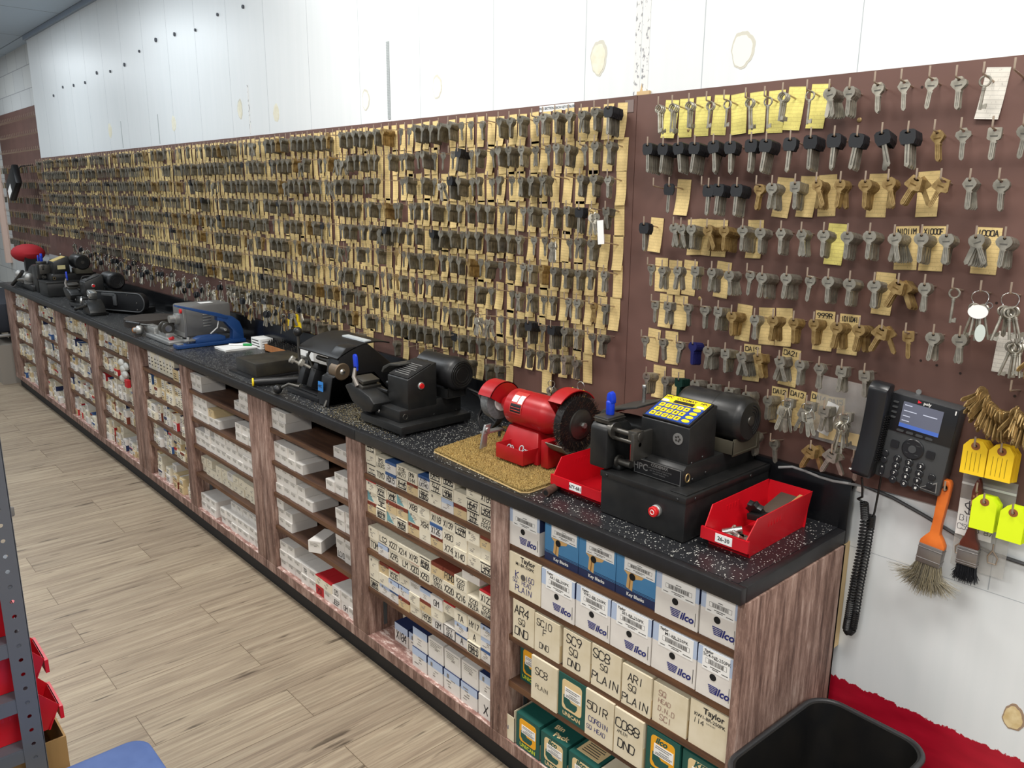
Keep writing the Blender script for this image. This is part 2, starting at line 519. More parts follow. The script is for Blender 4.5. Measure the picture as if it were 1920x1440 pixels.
def ink_strokes(b, text, u0, v0, h, w=None, m=0, y=0.0, r=None, wt=0.13, slant=0.0, arc=0.0):
    """writes text in the x-z plane at depth y, lower left corner u0, v0; h is the letter height"""
    r = r or rnd
    cw = (w or h * 0.62)
    k = 0
    for i, ch in enumerate(text.upper()):
        for st in GL.get(ch, '').split():
            pts = []
            for j in range(0, len(st) - 1, 2):
                x, z = int(st[j]) / 4.0, int(st[j + 1]) / 6.0
                pts.append((u0 + i * cw * 1.22 + x * cw + z * h * slant + r.uniform(-.03, .03) * h, v0 + z * h + r.uniform(-.04, .04) * h - arc * i))
            if len(pts) < 2: continue
            hw = h * wt * 0.5
            for (x0, z0), (x1, z1) in zip(pts, pts[1:]):
                L = math.hypot(x1 - x0, z1 - z0) or 1e-6
                dx, dz = (x1 - x0) / L, (z1 - z0) / L
                ex, ez = dx * hw * 0.6, dz * hw * 0.6
                nx, nz = -dz * hw, dx * hw
                yy = y - 0.00002 * (k % 5)
                k += 1
                b.poly([(x0 - ex + nx, yy, z0 - ez + nz), (x0 - ex - nx, yy, z0 - ez - nz), (x1 + ex - nx, yy, z1 + ez - nz), (x1 + ex + nx, yy, z1 + ez + nz)], m)
def ink_width(text, h, w=None):
    return len(text) * (w or h * 0.62) * 1.22
_fonts = {}
def type_mesh(text, size, material, shear=0.0, bold=0.0, align='CENTER', spacing=1.0):
    key = (text, size, material.name, shear, bold, align, spacing)
    if key in _fonts: return _fonts[key]
    cu = bpy.data.curves.new('lettering', 'FONT')
    cu.body, cu.size, cu.shear, cu.offset = text, size, shear, bold
    cu.align_x, cu.align_y = align, 'CENTER'
    cu.resolution_u = 2
    cu.space_character = spacing
    cu.materials.append(material)
    o = bpy.data.objects.new('lettering', cu)
    COL.objects.link(o)
    dg = bpy.context.evaluated_depsgraph_get()
    me = bpy.data.meshes.new_from_object(o.evaluated_get(dg))
    bpy.data.objects.remove(o, do_unlink=True)
    if not me.materials: me.materials.append(material)
    _fonts[key] = me
    return me
def lettering(parent, text, size, material, loc, rot=(PI / 2, 0, 0), name='lettering', **kw):
    return link(name, type_mesh(text, size, material, **kw), parent, loc, rot)
# ---------------------------------------------------------------- the setting
XL, XR, YB = -7.70, 3.6, -5.2
b = B(); b.box(-12, XR, YB, 0.3, -0.05, 0); structure('floor', b, M_FLOOR)
b = B(); b.box(-12, XR, YB, 0.3, CEIL, CEIL + 0.05); structure('ceiling', b, M_CEIL)
b = B(); b.box(XL, XR, 0.012, 0.12, 0, CEIL); wall = structure('wall_back', b, M_WALL)
b = B(); b.box(-12, XL - 0.001, 0.1, 0.2, 0, CEIL); structure('wall_recess', b, M_BLOCK)
b = B(); b.box(-12.1, -12, YB, 0.2, 0, CEIL); structure('wall_far', b, M_BLOCK)
b = B(); b.box(XL - 0.02, XR, -0.012, 0.012, CEIL - 0.035, CEIL); structure('trim_1', b, mat('ceiling_angle', (150, 164, 182), 0.6))
# panel joints, dried glue spots and the bare strips where something was pulled off the wall
M_JOINT = mat('panel_joint', (176, 182, 188), 0.6)
b = B()
for i in range(-16, 8):
    x = -0.532 + 0.4237 * i
    b.box(x - 0.0011, x + 0.0011, 0.0118, 0.0125, 0.882, CEIL - 0.03)
b.box(0.0, XR, 0.0118, 0.0125, 0.8775, 0.879)
structure('panel_joint', b, M_JOINT, wall)
M_GLUE = mat('dried_glue', (232, 230, 214), 0.7, 0, (222, 218, 196), 40.0)
M_GLUEEDGE = mat('glue_edge', (206, 204, 192), 0.7)
def blotch(name, cx, cz, rx, rz, m1, m2, seed, wall=wall):
    r = random.Random(seed)
    ph = [r.uniform(0, 6) for _ in range(4)]
    def loop(k, dx, dz):
        out = []
        for i in range(40):
            a = 2 * PI * i / 40
            q = k * (1 + 0.05 * math.sin(3 * a + ph[0]) + 0.03 * math.sin(7 * a + ph[1]) + 0.02 * math.sin(13 * a + ph[2]))
            out.append((cx + dx + rx * q * math.cos(a), cz + dz + rz * q * math.sin(a)))
        return out
    b = B()
    b.prism(loop(1, 0, 0), 'y', 0.0113, 0.0122, 0)
    b.prism(loop(0.84, -0.06 * rx, -0.05 * rz), 'y', 0.0108, 0.0122, 1)
    structure(name, b, [m2, m1], wall)
blotch('glue_spot', -0.412, 2.095, 0.034, 0.045, mat('pale_glue', (240, 238, 228), 0.7), M_GLUEEDGE, 1)
blotch('glue_spot', -0.901, 2.129, 0.032, 0.05, M_GLUE, M_GLUEEDGE, 2)
blotch('glue_spot', -1.696, 2.115, 0.028, 0.042, mat('pale_glue', (240, 238, 228), 0.7), M_GLUEEDGE, 3)
blotch('glue_spot', -2.185, 2.106, 0.028, 0.042, mat('pale_glue', (240, 238, 228), 0.7), M_GLUEEDGE, 4)
blotch('glue_spot', -2.994, 2.105, 0.03, 0.042, M_GLUE, M_GLUE, 5)
blotch('glue_spot', -3.40, 2.15, 0.03, 0.05, M_GLUE, M_GLUEEDGE, 6)
blotch('glue_spot', -4.35, 2.13, 0.035, 0.045, M_GLUE, M_GLUE, 7)
blotch('glue_spot', -5.6, 2.15, 0.04, 0.05, M_GLUE, M_GLUE, 8)
blotch('bare_patch', 0.405, 0.605, 0.022, 0.032, mat('torn_paper', (226, 206, 160), 0.8, 0, (206, 180, 128), 60.0), mat('bare_board', (158, 134, 112), 0.8), 9)
blotch('bare_patch', 0.398, 0.902, 0.008, 0.014, mat('bare_board', (158, 134, 112), 0.8), mat('bare_board', (158, 134, 112), 0.8), 10)
for x0, x1, z0, z1 in ((-0.764, -0.742, 2.012, 2.6), (-0.737, -0.713, 2.012, 2.6), (-3.30, -3.285, 2.02, 2.26)):
    b = B(); b.box(x0, x1, 0.0108, 0.0122, z0, z1); structure('glue_strip', b, M_SPECK, wall)
b = B(); b.box(-2.022, -2.004, 0.009, 0.0122, 2.02, 2.31)
for i in range(48):
    b.box(-2.0225, -2.0035, 0.0085, 0.0092, 2.024 + i * 0.006, 2.0262 + i * 0.006, 1)
structure('adhesive_strip', b, [mat('strip_grey', (176, 182, 184), 0.5), mat('strip_line', (150, 157, 160), 0.5)], wall)
for x in (-4.62, -5.35):
    b = B(); b.box(x, x + 0.012, 0.0108, 0.0122, 2.02, 2.2); structure('adhesive_strip', b, mat('strip_grey', (176, 182, 184), 0.5), wall)
b = B()
for i in range(13):
    x, z = -7.0 + i * 0.31, 2.5 + 0.012 * i + rnd.uniform(-.03, .03)
    b.cyl((x, 0.004, z), (x, 0.013, z), 0.008 + rnd.random() * 0.005, n=8)
structure('screw_hole', b, mat('screw_hole', (84, 88, 96), 0.7), wall)
b = B(); b.box(-0.744, -0.70, 0.003, 0.012, 2.009, 2.02); b.prism([(-0.739, 2.019), (-0.729, 2.019), (-0.733, 2.042)], 'y', 0.010, 0.0122)
structure('torn_edge', b, mat('torn_edge', (206, 178, 134), 0.8), wall)
b = B(); b.tube([(-10.05, 0.085, 0.9), (-10.05, 0.085, 2.1)], 0.05, 12); structure('trim_2', b, mat('pink_pipe', (214, 186, 172), 0.5))
# grey power cord that runs along the wall below the board
b = B()
pts = [(-0.19, -0.028, 1.045)] + [(-0.19 + 0.037 * i, -0.027, 1.052 + 0.004 * math.sin(i * 1.3)) for i in range(1, 6)] + [(0.004, -0.006, 1.047), (0.02, 0.004, 1.042)]
b.tube(pts, 0.0035, 8)
b.box(0.008, 0.02, -0.006, 0.011, 1.032, 1.044, 1)
single('power_cord', b, [mat('grey_cord', (150, 150, 150), 0.5), M_WHITEBOX], 'thin grey cord tacked along the black backsplash behind the red bin', 'cable', (0.0, -0.006, 1.045))
b = B()
pts = [(0.02, 0.006, 1.046), (0.09, 0.005, 1.036), (0.16, 0.005, 1.016), (0.24, 0.005, 0.99), (0.31, 0.006, 0.972), (0.42, 0.006, 0.968), (0.6, 0.006, 0.98)]
b.tube(pts, 0.0045, 8)
single('wall_cable', b, mat('dark_cord', (70, 70, 72), 0.5), 'dark grey cable sagging along the white wall under the desk phone', 'cable', (0.25, 0.006, 0.99))

# ---------------------------------------------------------------- shelving cabinets
POST = [(-.018, .004), (-.83, -.755), (-1.63, -1.525), (-2.45, -2.265), (-3.25, -3.16), (-4.06, -3.85), (-4.89, -4.74), (-5.71, -5.53), (-6.54, -6.30), (-7.40, -7.16)]
TIER = [0.767, 0.622, 0.48, 0.327, 0.13]     # shelf tops, from the worktop down
BAYX = [(POST[i + 1][1], POST[i][0]) for i in range(9)]
H, DEPTH = 0.93, 0.49
WHICH = ['nearest', 'second', 'third', 'fourth and furthest']
PLACE = ['beside the black bin', 'under the black key machine with the paddle-shaped vise', 'under the belt sander', 'at the far end of the room']
for u, (i0, i1) in enumerate(((0, 3), (3, 5), (5, 7), (7, 9))):
    xr = POST[i0][1] if i0 == 0 else (POST[i0][0] + POST[i0][1]) / 2
    xl = POST[i1][0] if i1 == 9 else (POST[i1][0] + POST[i1][1]) / 2
    t = thing('shelving_cabinet', '%s weathered barn-wood shelving cabinet of key boxes %s' % (('long', 'plain', 'plain', 'dim')[u], ('whose bare end faces the black bin', 'under the blue hand press', 'under the round iron disc', 'at the far end of the counter')[u]), 'cabinet', ((xl + xr) / 2, -0.25, 0.0), 0, 'barn-wood cabinets under the worktop')
    for k in range(i0, i1 + 1):
        x0, x1 = POST[k]
        if k == i0 and k: x0, x1 = (POST[k][0] + POST[k][1]) / 2 - 0.03 - 0.062, POST[k][1]
        if k == i0 and k: x0 = xr - (xr - (POST[k][0] + POST[k][1]) / 2)
        if k == i0 and k: x0, x1 = POST[k][0], (POST[k][0] + POST[k][1]) / 2
        if k == i1 and k < 9: x0, x1 = (POST[k][0] + POST[k][1]) / 2 + 0.0005, POST[k][1]
        b = B()
        b.box(x0, x1, -0.47, -0.022, 0.09, 0.892)
        part(t, 'end_panel' if k == 0 else 'post', b, M_BARN, 0.002)
    if u == 0:
        b = B(); b.box(-0.03, 0.0, -0.0205, 0.011, 0.6, 0.891); part(t, 'filler_strip', b, mat('bare_pine', (214, 186, 138), 0.7))
    for k in range(i0, i1):
        x0, x1 = BAYX[k]
        for z in TIER[:4]:
            b = B()
            b.box(x0 + 0.0005, x1 - 0.0005, -0.46, -0.035, z - 0.019, z, 0)
            b.box(x0 + 0.0005, x1 - 0.0005, -0.4615, -0.46, z - 0.019, z, 1)
            part(t, 'shelf', b, [M_SHELF, M_SHELFEDGE])
        for s, xx in ((1, x0), (-1, x1)):       # steel shelf-pin strips on the post sides
            b = B(); b.box(xx, xx + s * 0.003, -0.40, -0.386, 0.15, 0.88); part(t, 'pin_strip', b, mat('pin_strip', (112, 122, 128), 0.4, 0.7))
    b = B(); b.box(xl, xr, -0.4698, -0.022, 0.09, 0.13); part(t, 'base_shelf', b, M_BASEW)
    b = B(); b.box(xl, xr, -0.4712, -0.4699, 0.09, 0.1295); part(t, 'base_edge', b, M_BARN)
    b = B(); b.box(xl, xr, -0.030, -0.0225, 0.13, 0.892); part(t, 'back_panel', b, mat('dark_back', (44, 34, 30), 0.8))
    b = B(); b.box(xl, xr, -0.44, -0.425, 0.0, 0.09); part(t, 'kick_board', b, M_KICK)

# ---------------------------------------------------------------- worktop
def worktop(x0, x1, label, end):
    t = thing('worktop', label, 'worktop', ((x0 + x1) / 2, -0.25, 0.9), 0, 'black speckled worktop sections')
    b = B(); b.box(x0, x1 - (0.022 if end else 0), -0.468, -0.0205, 0.8925, H, 0)
    part(t, 'slab', b, M_LAM)
    b = B(); b.box(x0, x1, -DEPTH, -0.468, 0.8925, H)
    if end: b.box(x1 - 0.022, x1, -0.468, -0.021, 0.8925, H)
    part(t, 'front_edge', b, M_BLACKEDGE, 0.0025)
    b = B(); b.box(x0, x1, -0.0205, -0.001, H - 0.0375, 1.0585)
    part(t, 'backsplash', b, mat('gloss_black', (16, 17, 20), 0.22), 0.001)
worktop(-1.531, 0.0, 'black speckled worktop section carrying the red grinder and keypad machine', True)
worktop(-7.46, -1.532, 'long black speckled worktop section running on past the blue hand press', False)
# ---------------------------------------------------------------- large cartons of the nearest bay
def carton(x0, x1, z0, h, style, mark=(), label='', y=-0.465, depth=0.3, tilt=0.0, opened=False):
    w, cx = x1 - x0 - 0.002, (x0 + x1) / 2
    body = {'ilco': M_WHITEBOX, 'blue': M_SKYBLUE, 'aged': M_AGEDBOX, 'green': M_GREEN, 'white': M_WHITEBOX}[style]
    t = thing('key_carton', label, 'box', (cx, y, z0), tilt, 'big cartons in the bay next to the black bin')
    X, Y = -w / 2, 0.0
    b = B()
    if opened:      # torn-open top: four walls
        k = 0.0016
        b.box(-w / 2, w / 2, 0, k, 0, h * 0.72); b.box(-w / 2, -w / 2 + k, 0, depth, 0, h); b.box(w / 2 - k, w / 2, 0, depth, 0, h * 0.94)
        b.prism([(-w / 2, h * 0.7), (-w / 2, h), (-w * 0.32, h * 0.96), (-w * 0.22, h * 0.7)], 'y', 0, k)
        b.box(-w / 2, w / 2, depth - k, depth, 0, h); b.box(-w / 2, w / 2, 0, depth, 0, k)
    elif style == 'blue':
        b.box(-w / 2, w / 2, 0, depth, h * 0.2, h, 0)
        b.box(-w / 2, w / 2, 0, depth, 0, h * 0.2, 1)
        for q in (0.215, 0.245):
            b.box(-w / 2, w / 2, -0.0004, 0.001, h * q, h * (q + 0.012), 1)
    elif style == 'ilco':
        b.box(-w / 2, w / 2, 0, depth, 0, h * 0.62, 0)
        b.box(-w / 2, w / 2, 0, depth, h * 0.62, h, 1, ms=[1, 0, 1, 2, 2, 2])
    else:
        b.box(-w / 2, w / 2, 0, depth, 0, h, 0)
        b.box(w / 2, w / 2 + 0.0004, 0.003, 0.012, h * 0.02, h * 0.45, 1)
    part(t, 'carton_body', b, [body, M_NAVYTOP if style == 'blue' else M_PALEBLUE if style == 'ilco' else M_TANBOX, M_NAVYTOP], 0, world=False, smooth=0)
    def flat(name, mats, build):
        bb = B(); build(bb); return part(t, name, bb, mats, 0, world=False, smooth=0)
    if style in ('ilco', 'blue'):
        s0, s1 = (-w * 0.36, w * 0.42) if style == 'ilco' else (-w * 0.3, w * 0.45)
        zt, zb = h * 0.985, h * (0.56 if style == 'ilco' else 0.64)
        def stick(bb):
            bb.box(s0, s1, -0.0007, 0.0, zb, zt, 0)
            m0, m1 = s0 + (s1 - s0) * 0.12, s0 + (s1 - s0) * 0.9
            z0_, z1_ = zb + (zt - zb) * 0.33, zb + (zt - zb) * 0.56
            bb.box(m0, m1, -0.0009, -0.0006, z0_, z1_, 1); bb.box(m0 + .0007, m1 - .0007, -0.0010, -0.0006, z0_ + .0007, z1_ - .0007, 0)
            xx = m0 + 0.008
            r = random.Random(int((x0 + z0) * 1000))
            while xx < m1 - 0.008:
                ww = r.choice((0.0006, 0.0011, 0.0017)); bb.box(xx, xx + ww, -0.0012, -0.0006, z0_ + .001, z1_ - .001, 1); xx += ww + r.choice((0.0007, 0.0012))
            for q, a, c in ((0.2, 0.3, 0.68), (0.12, 0.38, 0.6), (0.1, 0.05, 0.2), (0.1, 0.72, 0.95), (0.63, 0.42, 0.58)):
                bb.box(s0 + (s1 - s0) * a, s0 + (s1 - s0) * c, -0.0009, -0.0006, zb + (zt - zb) * q, zb + (zt - zb) * (q + 0.035), 1)
        st = flat('sticker', [M_PAPER, M_INKB], stick)
        if mark:
            lettering(t, mark[0], 0.0115, M_INK, ((s0 + s1) / 2 + 0.002, -0.0011, zb + (zt - zb) * 0.72), bold=0.0001)
            lettering(t, 'Taylor', 0.009, M_INK, (s0 + 0.015, -0.0011, zb + (zt - zb) * 0.9), shear=0.15, bold=0.0003)
    if style == 'ilco':
        flat('finger_hole', M_HOLE, lambda bb: bb.lathe((-w * 0.03, -0.0008, h * 0.46), (0, 1, 0), [(0, 0.0085), (0.0006, 0.0085)], 20))
        def logo(bb):
            for i in range(5):
                z = h * 0.13 + i * 0.0042
                bb.prism([(-w * 0.1 + i * -.0012, z), (w * 0.1 - (4 - i) * 0.0004 * 3, z), (w * 0.1 - (4 - i) * .0012 + .001, z + 0.0024), (-w * 0.1 + i * -.0012, z + 0.0024)], 'y', -0.0006, 0)
        flat('logo', M_NAVYINK, logo)
        lettering(t, 'ilco', 0.026, M_NAVYINK, (w * 0.25, -0.0007, h * 0.13 + 0.009), shear=0.25, bold=0.0009)
        flat('slot', M_HOLE, lambda bb: bb.box(w * 0.44, w * 0.45, -0.0004, 0.0, h * 0.1, h * 0.4))
    if style == 'blue':
        def keypic(bb):
            c = -w * 0.1
            bb.prism([(c - .017, h * .25), (c + .002, h * .2), (c + .004, h * .5), (c + .030, h * .56), (c + .036, h * .63), (c - .026, h * .63), (c - .014, h * .55)], 'y', -0.0005, 0, 0)
            bb.prism([(c - .009, h * .24), (c - .006, h * .23), (c - .003, h * .52), (c - .006, h * .52)], 'y', -0.0007, 0, 1)
            bb.lathe((c + .001, -0.0009, h * 0.54), (0, 1, 0), [(0, 0.0095), (0.0006, 0.0095)], 18, 2)
        flat('key_picture', [mat('printed_gold', (214, 172, 110), 0.6), mat('printed_gold_dark', (140, 96, 46), 0.6), M_HOLE], keypic)
        lettering(t, 'Key Blanks', 0.0125, M_WHITEINK, (0.0, -0.0007, h * 0.1), bold=0.0003)
    if style == 'green':
        pm = mark[0] if mark else M_TANP
        def panel(bb):
            R, x_, X_, z_, Z_ = 0.010, -w * 0.36, w * 0.36, h * 0.22, h * 0.9
            pl = []
            for cx_, cz_, a0 in ((X_ - R, Z_ - R, 0), (x_ + R, Z_ - R, 90), (x_ + R, z_ + R, 180), (X_ - R, z_ + R, 270)):
                pl += [(cx_ + R * math.cos(math.radians(a0 + q)), cz_ + R * math.sin(math.radians(a0 + q))) for q in (0, 30, 60, 90)]
            bb.prism(pl, 'y', -0.0006, 0, 0)
            bb.prism([(-w * .3, h * .55), (-w * .3, h * .36), (-w * .2, h * .27), (w * .12, h * .27), (w * .2, h * .36), (w * .2, h * .44), (-w * .02, h * .44), (-w * .1, h * .5), (-w * .14, h * .55)], 'y', -0.0009, 0, 1)
            bb.box(-w * .26, w * .33, -0.0012, 0, h * .5, h * .74, 2)
            for q, a, c in ((.7, -.2, .28), (.66, -.22, .2), (.6, -.1, .2), (.56, -.2, .3), (.53, -.22, .25)):
                bb.box(w * a, w * c, -0.0014, 0, h * q, h * (q + .012), 3)
        flat('printed_panel', [pm, M_GREEN, M_PAPER, M_INKB], panel)
        lettering(t, 'UNICAN', 0.017, M_TANP if pm is M_TANP else mat('lime_print', (200, 214, 60), 0.6), (0.0, -0.0008, h * 0.12), bold=0.0005)
        if len(mark) > 1:
            lettering(t, mark[1], 0.024, M_GREEN, (-0.005, -0.0009, h * 0.82), shear=0.3, bold=0.001)
    if style == 'aged' and mark:
        bb = B(); r = random.Random(int(1000 * (x0 + 9) + 100 * z0))
        M = [M_INK, M_NAVYINK, M_INKR]
        for txt, hh, u, v, mi in mark:
            ink_strokes(bb, txt, -w / 2 + u * w, v * h, hh, None, mi, -0.0005, r, 0.12, 0.08)
        part(t, 'handwriting', bb, M, 0, world=False, smooth=0)
    return t
Hh = {0: .128, 1: .122, 2: .122, 3: .133, 4: .12}
z = TIER[0]
carton(-.76, -.633, z, .112, 'ilco', (), 'white key carton with blue top band, first on the top shelf next to the bin', -0.462)
carton(-.621, -.495, z, .112, 'blue', (), 'blue key carton with a printed brass key, left of the three on the top shelf', -0.455)
carton(-.495, -.368, z, .112, 'blue', (), 'blue key carton with a printed brass key, middle of the three on the top shelf', -0.455)
carton(-.368, -.241, z, .112, 'blue', (), 'blue key carton with a printed brass key, right of the three on the top shelf', -0.455)
carton(-.241, -.119, z, .112, 'ilco', (), 'white carton just right of the blue ones on the top shelf', -0.461)
carton(-.117, -.02, z, .112, 'ilco', (), 'white carton last on the top shelf, against the end panel', -0.459)
z = TIER[1]
t = carton(-.754, -.623, z, .123, 'aged', (('K', .02, .2, .42, 1), ('160', .016, .52, .44, 1), ('SQ. HEAD', .0125, .12, .3, 1), ('PLAIN', .018, .2, .1, 1)), 'aged carton marked K160 SQ HEAD PLAIN on the second shelf', -0.464)
lettering(t, 'Taylor', 0.022, M_INK, (0.012, -0.0006, 0.112), bold=0.0006)
lettering(t, 'M1-BR-250PK', 0.013, M_INK, (0.0, -0.0006, 0.095), bold=0.0002)
bb = B(); bb.lathe((-.006, -0.0008, .060), (0, 1, 0), [(0, .0095), (.0006, .0095)], 18); part(t, 'finger_hole', bb, mat('torn_hole', (86, 82, 78), .9), world=False)
for x0, x1, m in ((-.621, -.495, 'AR1-BR-250PK'), (-.493, -.373, 'WK2-BR-250PK'), (-.372, -.244, 'SE1-BR-250PK'), (-.243, -.115, 'M1-BR-250PK'), (-.113, -.02, 'SC4-NP-250PK')):
    carton(x0, x1, z, .122, 'ilco', (m,), 'white carton with sticker %s on the second shelf' % m, -0.462 + rnd.uniform(-.003, .002))
z = TIER[2]
for x0, x1, hh, mk, lb in (
    (-.738, -.648, .122, (('AR4', .027, .08, .66, 0), ('SQ', .019, .26, .42, 0), ('DND', .025, .1, .12, 0)), 'AR4 SQ DND'),
    (-.646, -.548, .116, (('SC10', .020, .08, .72, 0), ('F', .02, .34, .5, 0), ('DND', .017, .2, .14, 0)), 'SC10 F DND'),
    (-.536, -.436, .116, (('SC9', .025, .12, .7, 0), ('SQ', .022, .22, .42, 0), ('DND', .021, .18, .12, 0)), 'SC9 SQ DND'),
    (-.431, -.331, .12, (('SC8', .026, .04, .7, 0), ('SQ', .018, .3, .48, 0), ('PLAIN', .024, .02, .16, 0)), 'SC8 SQ PLAIN'),
    (-.327, -.234, .112, (('AR1', .022, .2, .66, 0), ('SQ', .018, .22, .42, 0), ('PLAIN', .022, .02, .1, 0)), 'AR1 SQ PLAIN'),
    (-.232, -.130, .108, (('SQ', .015, .16, .72, 2), ('HEAD', .012, .16, .54, 2), ('D.N.D', .013, .16, .34, 2), ('SC1', .016, .22, .12, 2)), 'SQ HEAD DND in faded brown')):
    carton(x0, x1, z, hh, 'aged', mk, 'aged cream carton marked %s on the third shelf' % lb, -0.463 + rnd.uniform(-.003, .003))
t = carton(-.125, -.02, z, .118, 'aged', (('114', .013, .1, .52, 0),), 'aged carton printed Taylor at the end panel, third shelf', -0.46)
lettering(t, 'Taylor', 0.021, M_INK, (0.012, -0.0006, 0.102), bold=0.0006)
lettering(t, 'KW1-BR-250PK', 0.0125, M_INK, (0.002, -0.0006, 0.084), bold=0.0002)
lettering(t, 'KWIKSET', 0.006, M_INKB, (0.006, -0.0006, 0.073))
z = TIER[3]
carton(-.738, -.652, z, .118, 'green', (M_ORANGE,), 'green carton with an amber panel and lime lettering, set back on the fourth shelf', -0.43)
carton(-.652, -.548, z, .136, 'aged', (('SC8', .022, .16, .62, 0), ('PLAIN', .013, .18, .3, 0)), 'cream carton marked SC8 PLAIN without SQ on the fourth shelf', -0.468)
carton(-.547, -.444, z, .134, 'green', (M_TANP,), 'green carton with a tan panel between two cream ones, fourth shelf', -0.464)
carton(-.443, -.344, z, .136, 'aged', (('5DIR', .024, .06, .6, 0), ('CORBIN', .015, .12, .34, 1), ('SQ HEAD', .0125, .06, .16, 1)), 'cream carton marked 5DIR CORBIN on the fourth shelf', -0.468)
carton(-.342, -.248, z, .134, 'aged', (('CO88', .026, .04, .62, 0), ('AMLEM', .009, .1, .5, 0), ('DND', .025, .14, .2, 0)), 'cream carton marked CO88 DND with a sagging top, fourth shelf', -0.468)
carton(-.243, -.142, z, .13, 'green', (M_ORANGE, 'ilco'), 'green carton with an amber ilco panel on the fourth shelf', -0.462)
carton(-.138, -.02, z, .125, 'green', (M_TANP, 'KEY'), 'green carton wedged against the end panel on the fourth shelf', -0.458)
z = TIER[4]
carton(-.815, -.721, z, .118, 'aged', (('CO91', .014, .2, .5, 0), ('CORBIN', .013, .08, .3, 1)), 'torn-open cream carton marked CO91 CORBIN at the first post, base shelf', -0.466, 0.2, 0.0, True)
carton(-.716, -.617, z, .112, 'green', (M_ORANGE,), 'blue-green carton with amber panel beside the torn-open one, base shelf', -0.464, .25)
t = carton(-.612, -.508, z, .108, 'green', (M_TANP, 'ilco'), 'green carton with Bin Pack printed on top, base shelf', -0.464, .25)
lettering(t, 'Bin', 0.026, M_TANP, (-0.018, 0.045, 0.1085), (0, 0, 0.2), bold=0.0008)
lettering(t, 'Pack', 0.026, M_TANP, (0.01, 0.02, 0.1085), (0, 0, 0.2), bold=0.0008)
t = carton(-.502, -.398, z, .106, 'green', (M_TANP, 'ilco'), 'green carton whose lid carries a cream printed panel, base shelf', -0.464, .25)
bb = B(); bb.box(-.04, .04, .02, .12, .106, .1068, 0)
for i in range(9): bb.box(-.03, .03 - .004 * (i % 3), .03 + i * .009, .033 + i * .009, .1066, .1071, 1)
part(t, 'lid_print', bb, [M_TANP, M_INKB], world=False)
carton(-.392, -.285, z, .11, 'aged', (), 'plain cream carton low in the shadow of the base shelf, fifth along', -0.46, .25)
carton(-.28, -.15, z, .11, 'green', (M_TANP,), 'last green carton on the base shelf, near the end panel', -0.46, .25)

# ---------------------------------------------------------------- small key boxes
SB = {}
STY = {'c': ('cream', M_CREAMBOX, None), 'w': ('white', M_WHITEBOX, None), 's': ('cream', M_CREAMBOX, 'bars'), 'b': ('brown-topped', M_TANBOX, M_BROWNTOP), 'r': ('red-topped', M_CREAMBOX, M_REDTOP),
       'n': ('navy-topped', M_WHITEBOX, M_NAVYTOP), 'B': ('blue-banded', M_WHITEBOX, M_BLUETOP), 't': ('teal-cornered', M_CREAMBOX, M_TEAL), 'k': ('black-bordered', M_WHITEBOX, M_INK), 'o': ('tan', M_TANBOX, None), 'R': ('red', M_REDTOP, None)}
def box_mesh(sty, w, h, d):
    key = (sty, round(w, 3), round(h, 3), round(d, 3))
    if key in SB: return SB[key]
    _, body, top = STY[sty]
    b = B()
    X = w / 2
    tm = top if top not in (None, 'bars') else M_INK
    if sty in 'bBrn':
        k = {'b': .7, 'B': .74, 'r': .9, 'n': .62}[sty]
        b.box(-X, X, 0, d, 0, h * k, 0, ms=[0, 0, 0, 0, 0, 0])
        b.box(-X, X, 0, d, h * k, h, 1, ms=[1, 1, 1 if sty != 'n' else 2, 1, 1, 1])
    elif sty == 't':
        b.box(-X, X, 0, d, 0, h, 0)
        b.prism([(-X, h * .1), (X * .3, h * .1), (-X, h)], 'y', -.0004, .0, 1)
    else:
        b.box(-X, X, 0, d, 0, h, 0)
        if sty == 's':
            for q, a in ((.9, .9), (.12, .8), (.5, .55)):
                b.box(-X * a, X * a * .95, -.0004, 0, h * (q - .05), h * (q + .03), 1)
        elif sty == 'k':
            for a in ((-X, X, 0, h * .06), (-X, X, h * .94, h), (-X, -X + .003, 0, h), (X - .003, X, 0, h)):
                b.box(a[0], a[1], -.0004, 0, a[2], a[3], 1)
    me = b.mesh('small_key_box', [body, tm, M_PALEBLUE], 0)
    SB[key] = me
    return me
PRN = {}
def print_mesh(v, w, h, style):
    key = (v, round(w, 3), round(h, 3), style)
    if key in PRN: return PRN[key]
    r = random.Random(v * 7 + 3)
    b = B()
    X = w / 2
    if style == 'w':
        b.box(-X * .82, X * .82, -.0005, 0, h * .5, h * .86, 0)
        for q in (.78, .7, .62): b.box(-X * .7, X * r.uniform(.2, .65), -.0008, 0, h * q, h * (q + .03), 1)
        b.box(-X * .1, X * .3, -.0008, 0, h * .54, h * .59, 1)
        b.box(-X * .8, X * .8, -.0005, 0, h * .87, h * .89, 1)
    else:
        for q in range(r.choice((3, 4, 5))):
            z = h * (.22 + .13 * q)
            x0 = X * r.uniform(-.75, 0)
            b.box(x0, x0 + X * r.uniform(.25, .7), -.0005, 0, z, z + h * r.choice((.03, .05)), 1)
        if v % 3 == 0: b.box(-X * .6, -X * .35, -.0005, 0, h * .66, h * .86, 1)
    me = b.mesh('printing', [mat('label_paper', (214, 210, 202), .8), mat('grey_print', (128, 122, 116), .8)], 0)
    PRN[key] = me
    return me
